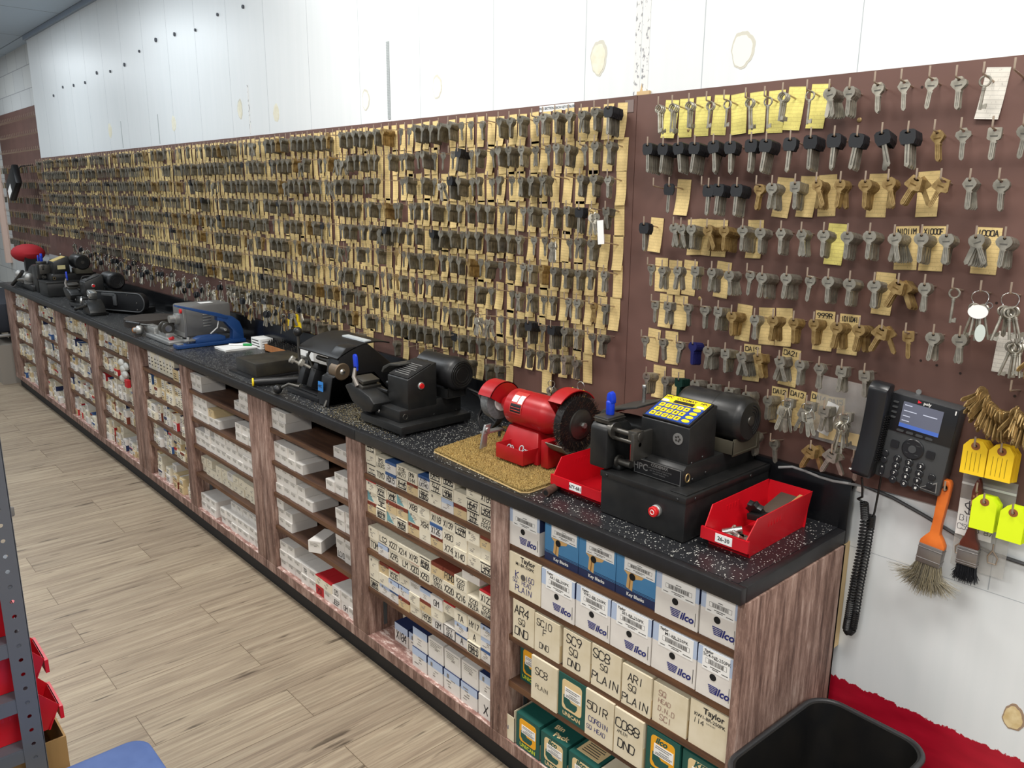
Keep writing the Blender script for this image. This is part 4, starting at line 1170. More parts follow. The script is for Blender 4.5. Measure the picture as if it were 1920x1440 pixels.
for ri, rr in enumerate(rows):
    for hi, e in enumerate(rr.split(';')):
        a = e.split(',')
        x, z, kind, col, n = float(a[0]), float(a[1]), a[2], a[3], int(a[4])
        tg = a[5]
        text = a[6] if len(a) > 6 else None
        link('hook', hook_mesh(), near, (x - near.location.x, 0, z - near.location.z))
        nhk += 1
        where = '%s hook of %s row, board behind the phone' % (nth(hi + 1), nth(ri + 1))
        if tg != '-':
            m = {'y': M_YELCARD, 'c': M_CREAMCARD, 'w': M_WHITECARD}[tg]
            if ri in (3, 4) and tg == 'y': m = M_YELCARD
            nm = {'y': 'yellow', 'c': 'cream', 'w': 'white'}[tg]
            place_tag(x + rnd.uniform(-.004, .004), z - .0095, .050 if text and ri < 7 else .045, .1 if ri == 0 else .097, m, rnd.uniform(-.09, .09), rnd.choice((0, .4, .8)),
                      '%s paper tag%s on %s' % (nm, ' marked ' + text if text else '', where), True, text)
        if n == 0: continue
        if kind == 'q':
            ks = ['S', 'S', 'S', 'on'] if hi > 10 else (['rb', 'on', 'sn'] if ri == 7 and col == 'b' else ['sn', 'hn', 'sn'])
            bunch('key_bunch', 'wire ring of assorted keys on ' + where, x, -.060, z, n, .013 if ri == 7 else .016, ks, 'rings of keys on the key boards', ri * 50 + hi)
            if ri == 7:
                for i in range(4):
                    y = -.045 + i * .004
                    place_key('s', 'n', x, y, z + shaft_z(y), rnd.uniform(-.05, .05), 0, 'silver square-head key blank behind ring, ' + where, 'stack on ' + where, True)
            continue
        if kind not in 'kS' and n >= 4: n = int(n * 1.9)
        step = .0064 if kind == 'k' else (.0075 if kind == 'S' else .0035 if n > 5 else .0042)
        tilt = rnd.uniform(-.12, .12) if kind != 't' else .42
        span = (n - 1) * step
        y0 = -.0635 if n >= 4 or kind == 'k' else -.047
        if span > .056: step = .056 / (n - 1)
        cn = {'n': 'silver', 'b': 'brass', 'B': 'blue', 'G': 'dark green', 'k': 'black'}[col]
        if kind == 'k': lab = 'black plastic-headed key on ' + where
        elif kind == 'S': lab = 'silver skeleton key on ' + where
        else: lab = '%s %s key blank on %s' % (cn, HNAME[kind], where)
        lean = rnd.uniform(-.05, .05)
        fan = rnd.choice((0, 0, 0, .05)) if n > 1 else 0
        for i in range(n):
            y = y0 + i * step
            zz = z + shaft_z(y) - .0008
            place_key(kind, col, x, y, zz, tilt + rnd.uniform(-.035, .035) + fan * (i - n / 2), lean, lab, 'stack on ' + where, i < 3 or col in 'kBGS' or (col == 'b' and i < 6))
for hi in range(3, 13):
    pass
# ---- the two crowded boards further along
def crowded(name, label, x0, x1, z0, z1):
    return board(name, label, x0, x1, z0, z1)
SEAM = -1.985
mid = crowded('key_board', 'crowded brown key board between the sparse one and the long one', SEAM + .001, -.7395, 1.048, 2.0095)
far = crowded('key_board', 'long crowded brown key board running to the far corner', -7.695, SEAM - .001, 1.048, 2.0095)
ROWZ = [1.973, 1.879, 1.786, 1.692, 1.598, 1.506, 1.41, 1.316, 1.222, 1.135]
r = random.Random(21)
hooks_mid, mass_hook = 0, B()
def mass_hooks(x, z):
    mass_hook.box(x - .0013, x + .0013, -.066, .004, z - .0055, z - .003)
    mass_hook.box(x - .0013, x + .0013, -.0672, -.0648, z - .0055, z + .02)
ncol = int((7.66 - .79) / .0533)
KINDS = 'oorrshcoo'
for ci in range(ncol):
    x = -.788 - ci * .0533
    onmid = x > SEAM + .02
    if abs(x - SEAM) < .02: continue
    for ri, z in enumerate(ROWZ):
        if ri == 9 and (x > -1.15 or r.random() < .45): continue
        if x < -3.6 and ri >= 8: continue
        if x < -6.2 and ri == 7: continue
        if ri == 8 and x > -.86: continue
        jx, jz = x + r.uniform(-.004, .004), z + r.uniform(-.003, .003)
        where = '%s hook from the seam, %s row, %s' % (nth(ci + 1), nth(ri + 1), 'middle board') if onmid else ''
        indiv = onmid and hooks_mid < 100 and ci < 11
        if indiv:
            link('hook', hook_mesh(), mid, (jx - mid.location.x, 0, jz - mid.location.z)); hooks_mid += 1
        elif onmid:
            HK.setdefault('mid', []).append((jx, jz))
        else:
            mass_hooks(jx, jz)
        tagp = r.random()
        tm = M_CREAMCARD if tagp < (.94 if x > -5 else .8) else None
        if x < -5.2 and r.random() < .35: tm = None
        if tm:
            place_tag(jx + r.uniform(-.004, .004), jz - .0095, r.uniform(.036, .041), r.uniform(.096, .104), tm, r.uniform(-.06, .06), r.choice((0, .3, .9)),
                      'cream paper tag on ' + where, onmid, None, -.001 - .0007 * (ci % 3))
        q = r.random()
        if q < .07: continue
        if q < .105 and x > -4.5:
            if onmid and ci < 16:
                bunch('key_bunch', 'small ring of keys hung on ' + where, jx, -.06, jz, 5, .011, ['on', 'sn', 'rn'], 'rings of keys on the key boards', ci * 20 + ri)
            else:
                for i in range(6):
                    lod_key(MASS['n'], r.choice('ors'), jx + r.uniform(-.01, .01), -.06 + .004 * i, jz - .02 + r.uniform(-.006, .006), r.uniform(-.6, .6), r.choice((0, 1)), 1, 0)
            continue
        dens = r.random()
        n = 1 if dens < .22 else r.randint(2, 6) if dens < .5 else r.randint(8, 16)
        if x > -.9: n = min(n, 9)
        isb = r.random()
        kind = 'k' if isb < .055 else r.choice(KINDS)
        col = 'b' if (kind != 'k' and isb > (.95 if x > -3.5 else .84)) else ('d' if x < -1.2 or r.random() < .75 else 'n')
        if kind == 'k': n = min(n, 8)
        step = .0062 if kind == 'k' else .0035
        y0 = -.062 if n >= 4 else -.045
        step = min(step, .056 / max(n - 1, 1))
        tilt, lean = r.uniform(-.16, .16), r.uniform(-.05, .05)
        cn = {'d': 'dull', 'n': 'silver', 'b': 'brass'}.get(col, '')
        lab = 'black plastic-headed key on ' + where if kind == 'k' else '%s %s key blank on %s' % (cn, HNAME[kind], where)
        cl = {'d': 'd'}.get(col, col)
        for i in range(n):
            if not onmid and x < -4 and i % 2: continue
            y = y0 + i * step
            place_key(kind, cl, jx, y, jz + shaft_z(y) - .0008, tilt + r.uniform(-.03, .03), lean, lab, 'stack on ' + where, onmid and i == 0 and ci < 9)
b = B()
for jx, jz in HK.get('mid', []):
    b.box(jx - .0013, jx + .0013, -.066, .004, jz - .0055, jz - .003)
    b.box(jx - .0013, jx + .0013, -.0672, -.0648, jz - .0055, jz + .02)
if HK.get('mid'):
    o = part(mid, 'hook', b, M_HOOK); o['kind'] = 'stuff'
o = part(far, 'hook', mass_hook, M_HOOK); o['kind'] = 'stuff'
# loose rings and bunches hanging low in front of the far board
r = random.Random(77)
for i in range(64):
    x = -2.72 - i * .062
    col = ['on', 'rn', 'sn', 'ob', 'k'] if i % 5 else ['k']
    bunch('key_bunch', 'ring of mixed keys hanging low on the long board, %s from the near end' % nth(i + 1), x, -.06 - .012 * (i % 3), 1.205 + .0014 * i - .028 * (i % 3) + r.uniform(-.015, .015), 6, .013, col, 'low rings of keys on the long board', 300 + i)
    mass_x = x
b = B()
b.prism([(-2.79, 1.085), (-2.725, 1.085), (-2.725, 1.145), (-2.735, 1.15), (-2.78, 1.15), (-2.79, 1.145)], 'y', -.055, -.047)
b.prism([(-2.875, 1.08), (-2.81, 1.08), (-2.81, 1.135), (-2.82, 1.14), (-2.865, 1.14), (-2.875, 1.135)], 'y', -.05, -.043)
single('price_tag', b, M_YELLOW, 'pair of yellow plastic tags hanging at the backsplash behind the small white box', 'tag', (-2.78, -.05, 1.1))
for nm, bb, mats, lab, cat in (('key_blank', MASS['n'], [M_NICK, M_DULL, M_KBLUE, M_KGREEN], 'mass of dull silver key blanks stacked on the hooks of the crowded boards', 'keys'),
                               ('brass_key_blank', MASS['b'], [M_BRASS], 'mass of brass key blanks scattered over the crowded boards', 'keys'),
                               ('black_headed_key', MASS['k'], [M_KBLACK, M_DULL], 'mass of black-headed keys scattered over the crowded boards', 'keys'),
                               ('paper_tag', MASS['tag'], [M_CREAMCARD, M_YELCARD, M_WHITECARD], 'mass of cream paper tags behind the keys of the long board', 'tags')):
    single(nm, bb, mats, lab, cat, (-4, -.03, 1.5), None, 'stuff', smooth=0)
# strip label over the crowded board, white tag, sticker at the seam
t = thing('price_strip', 'white label strip with small print at the top edge of the crowded board', 'label', (-1.06, -.001, 1.998), 0)
b = B(); b.box(-1.137, -.985, -.0016, -.0002, 1.989, 2.007); part(t, 'strip', b, M_PAPER)
lettering(t, 'THIS SECTION EACH KEY IS $6.00', .0105, mat('blue_grey_ink', (70, 84, 100), .7), (0, -.0018, 0), bold=.0002)
b = B(); b.box(-.812, -.788, -.069, -.068, 1.59, 1.66); b.turn((-.8, -.068, 1.63), 'Y', -.1)
single('paper_tag', b, M_PAPER, 'white paper slip hung in front of the crowded board near the seam', 'tag', (-.8, -.068, 1.66))
b = B(); b.box(-.782, -.75, -.0016, -.0002, 1.965, 1.999)
single('sticker', b, mat('faded_sticker', (128, 112, 108), .7), 'faded grey sticker in the top corner of the crowded board by the seam', 'sticker', (-.766, -.001, 1.965))
# far block wall: a smaller board with empty hooks, a hanging pouch
t = thing('key_board', 'small brown key board with mostly empty hooks in the far recess', 'board', (-8.6, .085, 1.1), 0, 'brown key boards on the wall')
b = B(); b.box(-9.75, -7.72, .085, .0995, 1.1, 2.5); part(t, 'panel', b, M_PEG)
b = B()
for q in range(9):
    for i in range(24):
        x, z = -9.6 + i * .078, 2.4 - q * .15
        b.box(x - .002, x + .002, .02, .085, z - .003, z); b.box(x - .002, x + .002, .018, .021, z - .003, z + .025)
o = part(t, 'hook', b, M_HOOK); o['kind'] = 'stuff'
r = random.Random(4)
b = B()
for q in range(3, 9):
    for i in range(24):
        if r.random() < .75:
            x, z = -9.6 + i * .078, 2.4 - q * .15
            for k in range(r.randint(1, 5)): b.box(x - .012, x + .012, .03 + k * .008, .034 + k * .008, z - .06, z, r.choice((0, 0, 1)))
single('key_blank', b, [M_DULL, M_BRASS], 'mass of keys on the lower hooks of the small recessed board', 'keys', (-8.6, .05, 1.2), None, 'stuff')
t = thing('pouch', 'black pouch with a white label hanging in the far recess', 'pouch', (-8.35, -.09, 1.9), 0)
b = B(); b.box(-8.62, -8.22, -.12, -.06, 1.70, 1.90); b.turn((-8.4, -.09, 1.8), 'Y', -.45); part(t, 'pouch_body', b, M_BLACK, .015)
b = B(); b.tube([(-8.40, -.09, 1.88), (-8.38, -.02, 1.95), (-8.38, .086, 1.965)], .006, 8); part(t, 'strap', b, M_BLACK)
b = B(); b.box(-8.60, -8.44, -.1215, -.1195, 1.72, 1.80); b.turn((-8.4, -.09, 1.8), 'Y', -.45); part(t, 'label', b, M_PAPER)
# ---------------------------------------------------------------- machines on the worktop
def rrect(x0, x1, z0, z1, r, n=5):
    out = []
    for cx, cz, a0 in ((x1 - r, z1 - r, 0), (x0 + r, z1 - r, 90), (x0 + r, z0 + r, 180), (x1 - r, z0 + r, 270)):
        out += [(cx + r * math.cos(math.radians(a0 + 90 * i / n)), cz + r * math.sin(math.radians(a0 + 90 * i / n))) for i in range(n + 1)]
    return out
def screw_bits(t, pts, ax, r=.0045, m=None):
    b = B()
    for p in pts: b.lathe(p, ax, [(0, r), (.0018, r * .8)], 10)
    part(t, 'screw', b, m or M_MBLACK)
def blue_grip(t, x, y, z0, z1, lean=0.0, flat=False):
    b = B()
    L = z1 - z0
    if flat:
        b.prism(rrect(-.012, .012, L * .15, L, .011), 'y', -.004, .004); b.prism(rrect(-.008, .008, 0, L * .3, .005), 'y', -.004, .004)
    else:
        b.lathe((0, 0, 0), (0, 0, 1), [(0, .011), (L * .55, .0115), (L * .62, .008)], 14)
        b.prism([(-.006, L * .5), (.012, L * .5), (.0125, L * .7), (.009, L * .92), (.001, L), (-.006, L * .9), (-.008, L * .7)], 'y', -.008, .008)
    b.turn((0, 0, 0), 'Y', lean)
    b.move((x, y, z0))
    return part(t, 'grip', b, M_BLUEGRIP, .0018)
def codemax(full=True):
    t = thing('key_code_machine', 'black key code machine with a yellow and blue keypad and red stop button', 'machine', (-.348, -.205, .93), 0)
    b = B(); b.box(-.479, -.217, -.396, -.024, .932, 1.036); part(t, 'base', b, M_MBLACK, .004)
    b = B(); b.box(-.481, -.215, -.398, -.0225, 1.030, 1.046); b.box(-.272, -.222, -.385, -.03, 1.046, 1.0495); part(t, 'base_lid', b, M_MBLACK, .0025)
    screw_bits(t, [(-.46, -.3985, 1.037), (-.24, -.3985, 1.037)], (0, -1, 0)); screw_bits(t, [(-.2145, -.36, 1.037), (-.2145, -.12, 1.037)], (1, 0, 0))
    b = B(); b.prism([(-.348, 1.046), (-.348, 1.09), (-.336, 1.099), (-.03, 1.099), (-.03, 1.046)], 'x', -.416, -.262); part(t, 'lower_housing', b, M_MBLACK, .002)
    b = B(); b.prism([(-.326, 1.09), (-.326, 1.190), (-.222, 1.229), (-.214, 1.229), (-.214, 1.09)], 'x', -.413, -.266); hb = part(t, 'upper_housing', b, M_MBLACK, .0025)
    screw_bits(t, [(-.2655, -.31, 1.10), (-.2655, -.265, 1.106), (-.2605, -.255, 1.065), (-.2605, -.31, 1.06)], (1, 0, 0))
    b = B(); b.tube([(-.2615, -.33 + .0085 * math.cos(i * PI / 8), 1.068 + .0105 * math.sin(i * PI / 8)) for i in range(16)], .0016, 6, 0, True); b.disc((-.2617, -.33, 1.068), (1, 0, 0), .0085, 14, 1)
    part(t, 'bushing', b, [M_BRASS, M_HOLE])
    if full:
        b = B(); b.box(-.41, -.268, -.3492, -.348, 1.05, 1.088, 0); b.box(-.4085, -.2695, -.3496, -.349, 1.0513, 1.0867, 1)
        npl = part(t, 'nameplate', b, [M_CASTALU, M_BLACK])
        for tx, sz, x, z, bd in (('HPC', .024, -.39, 1.069, .0004), ('CODEMAX', .0105, -.332, 1.081, .0003), ('COMPUTERIZED KEY CODE CUTTER', .0046, -.332, 1.0725, 0), ('HPC INC. SCHILLER PARK, IL', .0046, -.332, 1.0665, 0), ('PATENT PENDING', .0046, -.332, 1.0605, 0)):
            lettering(npl, tx, sz, M_CASTALU, (x + .348, -.3499 + .205, z - .93), bold=bd)
        # keypad on the sloping top
        ang = math.atan2(.039, .104)
        def slope(name, mats, build, parent=None):
            b = B(); build(b); b.turn((0, 0, 0), 'X', ang); b.move((-.3395, -.326, 1.190)); return part(t, name, b, mats, 0, parent)
        def pad(b):
            b.box(-.071, .071, .002, .108, .0012, .006, 0); b.box(-.066, .066, .006, .104, .006, .0068, 1); b.box(-.066, .066, .074, .104, .0066, .0072, 2); b.box(-.03, .03, .076, .088, .007, .0076, 3)
        kp = slope('keypad', [M_BLACK, mat('keypad_blue', (28, 66, 150), .4), M_YELLOW, M_MBLACK], pad)
        def keys(b):
            for j in range(3):
                for i in range(5): b.prism(rrect(-.058 + i * .0185, -.0435 + i * .0185, .011 + j * .0205, .0265 + j * .0205, .002, 2), 'z', .0066, .0078)
            for j in range(4): b.prism([(.050 + .011 * math.cos(k * PI / 8), .016 + j * .0165 + .006 * math.sin(k * PI / 8)) for k in range(16)], 'z', .0066, .0078)
        slope('keys', M_YELLOW, keys, kp)
        def ovals(b):
            for x in (-.054, .050): b.prism([(x + .011 * math.cos(k * PI / 8), .0795 + .0045 * math.sin(k * PI / 8)) for k in range(16)], 'z', .007, .0082)
        slope('oval_keys', M_PAPER, ovals, kp)
        tc = Matrix.Rotation(ang, 3, 'X')
        def ptext(tx, sz, u, v, h, m, bd=.0003):
            p = tc @ Vector((u, v, h)) + Vector((-.3395, -.326, 1.190)) - Vector(t.location)
            lettering(kp, tx, sz, m, p, (ang, 0, 0), bold=bd)
        for tx, u in (('HPC', -.053), ('CODEMAX', 0), ('HPC', .053)): ptext(tx, .012, u, .0955, .0075, M_INK)
        for j, rowt in enumerate(('ABCDE', '56789', '01234')):
            for i, ch in enumerate(rowt): ptext(ch, .011, -.0508 + i * .0185, .0187 + j * .0205, .0081, M_INK, .0005)
        b = B(); b.lathe((-.298, -.3265, 1.158), (0, -1, 0), [(0, .0145), (.0016, .0145)], 22, 0)
        for i in range(5): b.lathe((-.298 + .006 * math.cos(i * 1.3), -.3281, 1.158 + .006 * math.sin(i * 1.3)), (0, -1, 0), [(0, .003), (.0004, .003)], 8, 1)
        part(t, 'emblem', b, [M_CASTALU, M_DSTEEL])
        b = B(); b.lathe((-.297, -.396, .992), (0, -1, 0), [(0, .0145), (.006, .0145), (.008, .012)], 22); bt = part(t, 'stop_button', b, M_CASTALU)
        b = B(); b.lathe((-.297, -.4035, .992), (0, -1, 0), [(0, .011), (.003, .013), (.011, .013), (.0125, .011)], 22, 0); b.tube([(-.297 + .0055 * math.cos(i * PI / 8), -.4163, .992 + .0055 * math.sin(i * PI / 8)) for i in range(16)], .0008, 5, 1, True)
        part(t, 'button_cap', b, [mat('red_button', (214, 34, 36), .35), M_WHITEINK], 0, bt)
    else:
        b = B(); b.box(-.40, -.28, .004, .1, .001, .004); b.turn((-.34, 0, 0), 'X', .36); b.move((0, -.326, 1.190)); part(t, 'data_plate', b, mat('old_yellow_plate', (196, 172, 104), .6))
        b = B(); b.box(-.2655, -.264, -.30, -.245, 1.135, 1.165); part(t, 'paper_label', b, mat('yellowed_label', (214, 202, 150), .7))
    # motor on its cradle behind
    b = B(); b.lathe((-.425, -.13, 1.183), (1, 0, 0), [(0, .044), (.01, .055), (.02, .058), (.115, .058), (.117, .0565), (.12, .0565), (.122, .06), (.185, .06), (.196, .056), (.203, .048)], 32)
    mo = part(t, 'motor', b, M_MBLACK)
    b = B(); b.lathe((-.2225, -.13, 1.183), (1, 0, 0), [(0, .013), (.003, .012)], 18, 0)
    part(t, 'motor_badge', b, M_DSTEEL, 0, mo)
    b = B()
    for rr in (.024, .032, .039): b.tube([(-.2218, -.13 + rr * math.cos(-1.2 + i * 2.6 / 12), 1.183 + rr * math.sin(-1.2 + i * 2.6 / 12)) for i in range(13)], .0018, 5)
    part(t, 'motor_vents', b, M_HOLE, 0, mo)
    b = B(); b.prism([(-.18, 1.099), (-.18, 1.135), (-.177, 1.135), (-.177, 1.103), (-.075, 1.103), (-.075, 1.135), (-.072, 1.135), (-.072, 1.099)], 'x', -.36, -.232); b.box(-.238, -.234, -.18, -.06, 1.095, 1.14); part(t, 'motor_cradle', b, mat('dirty_bracket', (74, 70, 58), .6, .2), .001)
    # carriage and cutter
    b = B(); b.prism([(-.398, 1.05), (-.398, 1.155), (-.385, 1.168), (-.315, 1.168), (-.30, 1.15), (-.30, 1.05)], 'x', -.521, -.462); b.box(-.505, -.44, -.37, -.31, 1.046, 1.062); ca = part(t, 'carriage', b, M_MBLACK, .006)
    b = B(); b.box(-.514, -.468, -.39, -.325, 1.168, 1.184); b.box(-.517, -.465, -.392, -.323, 1.176, 1.179); part(t, 'vise_jaw', b, M_DSTEEL, .0015)
    blue_grip(t, -.492, -.355, 1.184, 1.245)
    b = B(); b.lathe((-.47, -.375, 1.152), (1, 0, 0), [(0, .02), (.012, .02), (.013, .022), (.017, .022)], 22)
    for z, r_ in ((1.155, .0068), (1.134, .0055)): b.cyl((-.455, -.375, z), (-.375, -.375, z), r_, n=14)
    part(t, 'slide_shaft', b, M_DSTEEL)
    b = B(); b.cyl((-.455, -.36, 1.068), (-.412, -.36, 1.068), .009, n=14); b.lathe((-.455, -.36, 1.068), (1, 0, 0), [(0, .017), (.006, .017)], 18)
    part(t, 'pivot_shaft', b, M_DSTEEL)
    b = B(); b.box(-.402, -.376, -.39, -.36, 1.142, 1.168); b.cyl((-.376, -.375, 1.154), (-.372, -.375, 1.154), .012, n=14); b.box(-.385, -.375, -.40, -.325, 1.095, 1.165); part(t, 'stop_block', b, M_DSTEEL, .003)
    b = B(); b.prism([(-.578, 1.156), (-.565, 1.172), (-.52, 1.186), (-.45, 1.203), (-.45, 1.197), (-.518, 1.179), (-.555, 1.160), (-.572, 1.15)], 'y', -.30, -.17); part(t, 'cutter_guard', b, mat('worn_guard', (66, 66, 64), .45, .3), .0015)
    b = B(); b.lathe((-.495, -.215, 1.188), (0, 0, 1), [(0, .0048), (.036, .0048), (.038, .0062), (.05, .0062), (.052, .005)], 14); part(t, 'guard_post', b, M_STEEL)
    b = B(); b.lathe((-.535, -.245, 1.128), (1, 0, 0), [(0, .030), (.03, .032), (.12, .032)], 24); part(t, 'spindle_housing', b, M_MBLACK)
    b = B(); b.lathe((-.553, -.245, 1.128), (1, 0, 0), [(0, .024), (.002, .029), (.012, .029), (.014, .024)], 28); part(t, 'cutter_wheel', b, M_CASTALU)
    return t
codemax()
def punch(label):
    t = thing('key_machine', label, 'machine', (-1.47, -.27, .93), 0)
    b = B(); b.box(-1.6, -1.345, -.422, -.12, .939, .967); part(t, 'base_tray', b, M_MBLACK, .003)
    b = B()
    for x in (-1.585, -1.36):
        for y in (-.405, -.135): b.cyl((x, y, .93), (x, y, .942), .011, n=12)
    part(t, 'feet', b, M_BLACK)
    b = B(); b.prism([(-.396, .967), (-.396, 1.009), (-.24, 1.009), (-.24, 1.028), (-.128, 1.028), (-.128, .967)], 'x', -1.545, -1.392); part(t, 'lower_housing', b, M_MBLACK, .003)
    b = B(); b.prism([(-.36, 1.005), (-.36, 1.112), (-.245, 1.158), (-.236, 1.158), (-.236, 1.005)], 'x', -1.514, -1.392); part(t, 'upper_housing', b, M_MBLACK, .003)
    b = B(); ang = math.atan2(.046, .115)
    b.box(-.057, .057, .006, .112, .001, .0035, 0); b.box(-.05, .05, .012, .106, .0035, .0042, 1)
    for q in range(7): b.box(-.042 + .004 * (q % 2), .04 - .008 * (q % 3), .022 + q * .0105, .0245 + q * .0105, .0042, .0046, 2)
    b.turn((0, 0, 0), 'X', ang); b.move((-1.453, -.36, 1.112)); part(t, 'nameplate', b, [M_BLACK, mat('plate_dark', (44, 44, 46), .3, .4), mat('plate_print', (128, 128, 126), .5)])
    b = B(); b.lathe((-1.392, -.305, 1.085), (1, 0, 0), [(0, .0135), (.004, .0135), (.006, .011)], 20, 0); b.lathe((-1.386, -.305, 1.085), (1, 0, 0), [(0, .0095), (.004, .0085)], 20, 1); part(t, 'switch', b, [M_CASTALU, mat('red_button', (214, 34, 36), .35)])
    b = B(); b.tube([(-1.3915, -.372 + .009 * math.cos(i * PI / 8), .985 + .009 * math.sin(i * PI / 8)) for i in range(16)], .0018, 6, 0, True); b.disc((-1.3917, -.372, .985), (1, 0, 0), .0085, 14, 1); part(t, 'bushing', b, [M_DSTEEL, M_HOLE])
    screw_bits(t, [(-1.52, -.397, .985)], (0, -1, 0), .007, M_CASTALU); screw_bits(t, [(-1.391, -.25, .972), (-1.391, -.15, .972)], (1, 0, 0))
    b = B(); b.lathe((-1.56, -.165, 1.112), (1, 0, 0), [(0, .046), (.012, .056), (.1, .057), (.16, .057), (.163, .060), (.205, .060), (.214, .056), (.222, .049)], 30); mo = part(t, 'motor', b, M_BLACK)
    b = B()
    for rr in (.026, .036, .044): b.tube([(-1.3372, -.165 + rr * math.cos(i * PI / 9), 1.112 + rr * math.sin(i * PI / 9)) for i in range(18)], .0016, 5, 0, True)
    part(t, 'motor_vents', b, M_MBLACK, 0, mo)
    b = B(); b.prism([(-.215, 1.028), (-.215, 1.062), (-.212, 1.062), (-.212, 1.031), (-.132, 1.031), (-.132, 1.062), (-.129, 1.062), (-.129, 1.028)], 'x', -1.49, -1.36); b.box(-1.37, -1.366, -.205, -.13, 1.028, 1.066); part(t, 'motor_cradle', b, M_MBLACK)
    b = B(); b.prism([(-1.70, 1.03), (-1.66, 1.055), (-1.535, 1.055), (-1.50, 1.04), (-1.515, 1.0), (-1.56, .985), (-1.64, .99)], 'y', -.43, -.33); b.turn((-1.6, -.38, 1.02), 'Y', .22); part(t, 'vise_carriage', b, M_MBLACK, .008)
    b = B(); b.box(-1.655, -1.585, -.42, -.34, 1.055, 1.07); b.box(-1.648, -1.592, -.415, -.345, 1.076, 1.088); b.box(-1.64, -1.6, -.41, -.35, 1.07, 1.076); b.turn((-1.62, -.38, 1.06), 'Y', .22); part(t, 'vise_jaw', b, M_DSTEEL, .002)
    b = B(); b.tube([(-1.645, -.41, 1.12), (-1.64, -.42, 1.09), (-1.615, -.42, 1.06)], [.006, .008, .009], 10); part(t, 'jaw_lever', b, mat('grey_lever', (140, 134, 128), .4, .6))
    blue_grip(t, -1.645, -.405, 1.108, 1.17, -.12, True)
    b = B(); b.cyl((-1.62, -.37, .96), (-1.62, -.37, 1.0), .03, n=18); part(t, 'carriage_foot', b, M_MBLACK)
    b = B(); b.prism([(-1.60, 1.105), (-1.588, 1.125), (-1.55, 1.142), (-1.48, 1.15), (-1.48, 1.144), (-1.546, 1.134), (-1.58, 1.115), (-1.594, 1.1)], 'y', -.33, -.2); part(t, 'cutter_guard', b, mat('worn_guard', (66, 66, 64), .45, .3), .0015)
    b = B(); b.lathe((-1.565, -.27, 1.085), (1, 0, 0), [(0, .026), (.002, .03), (.01, .03), (.012, .026)], 26); part(t, 'cutter_wheel', b, M_CASTALU)
    b = B(); b.cyl((-1.555, -.27, 1.085), (-1.51, -.27, 1.085), .027, n=20); b.cyl((-1.56, -.33, 1.07), (-1.512, -.33, 1.07), .008, n=12); b.cyl((-1.575, -.36, 1.05), (-1.512, -.36, 1.05), .006, n=12); part(t, 'spindle_housing', b, M_MBLACK)
    return t
punch('black key machine with paddle vise and round motor left of the red grinder')
p7 = punch('dark key machine with a grey top and blue grip beside the belt sander'); p7.location.x -= 3.86
m8 = codemax(False); m8['label'] = 'tall black key machine with a yellowed label near the far end of the counter'; m8.location.x -= 5.85; m8.location.y -= .02
# ---- red bench grinder on a carpet scrap
t = thing('bench_grinder', 'red bench grinder with a black wire wheel standing on a tan carpet scrap', 'grinder', (-.9, -.235, .944), 0)
AX = (1, 0, 0); gy, gz = -.232, 1.085
b = B(); b.lathe((-1.03, gy, gz), AX, [(0, .022), (.03, .032), (.042, .05), (.05, .056), (.2, .0575), (.215, .055), (.235, .046), (.26, .036), (.3, .022)], 36); bd = part(t, 'motor_body', b, M_RED)
b = B()
def arc_patch(b, x0, x1, r, a0, a1, m, n=8):
    for i in range(n):
        q0, q1 = a0 + (a1 - a0) * i / n, a0 + (a1 - a0) * (i + 1) / n
        b.poly([(x, gy - r * math.cos(q), gz + r * math.sin(q)) for x, q in ((x0, q0), (x1, q0), (x1, q1), (x0, q1))], m)
arc_patch(b, -.952, -.90, .0584, -.05, 1.25, 0); arc_patch(b, -.949, -.903, .0587, .0, .45, 1); arc_patch(b, -.949, -.926, .0587, .55, .95, 2); arc_patch(b, -.922, -.903, .0587, .5, 1.0, 2); arc_patch(b, -.946, -.906, .0589, .1, .14, 0, 2); arc_patch(b, -.946, -.906, .0589, .25, .28, 0, 2)
part(t, 'rating_plate', b, [mat('plate_red', (192, 60, 52), .4), M_BLACK, M_PAPER], 0, bd)
b = B()
q = [[(-1.0, -.30), (-.815, -.30), (-.815, -.165), (-1.0, -.165)], [(-.972, -.272), (-.84, -.272), (-.84, -.19), (-.972, -.19)]]
lo_ = [b.bm.verts.new((x, y, .944)) for x, y in q[0]]; hi_ = [b.bm.verts.new((x, y, 1.035)) for x, y in q[1]]
b.bridge(lo_, hi_); b.bm.faces.new(lo_); b.bm.faces.new(hi_); part(t, 'pedestal', b, M_RED, .004)
b = B()
for x0, x1, y0, y1 in ((-.95, -.828, -.345, -.342), (-.95, -.947, -.342, -.28), (-.831, -.828, -.342, -.28)): b.box(x0, x1, y0, y1, .95, .995)
b.box(-.95, -.828, -.342, -.28, .95, .953); part(t, 'parts_tray', b, M_RED, .001)
b = B(); b.lathe((-1.09, gy, gz), AX, [(0, .05), (.002, .059), (.034, .059), (.036, .05)], 36, 0); b.lathe((-1.052, gy, gz), AX, [(0, .03), (.004, .03)], 24, 1); part(t, 'grinding_wheel', b, [mat('grey_stone', (112, 114, 116), .9, 0, (92, 94, 96), 120.0), M_PAPER])
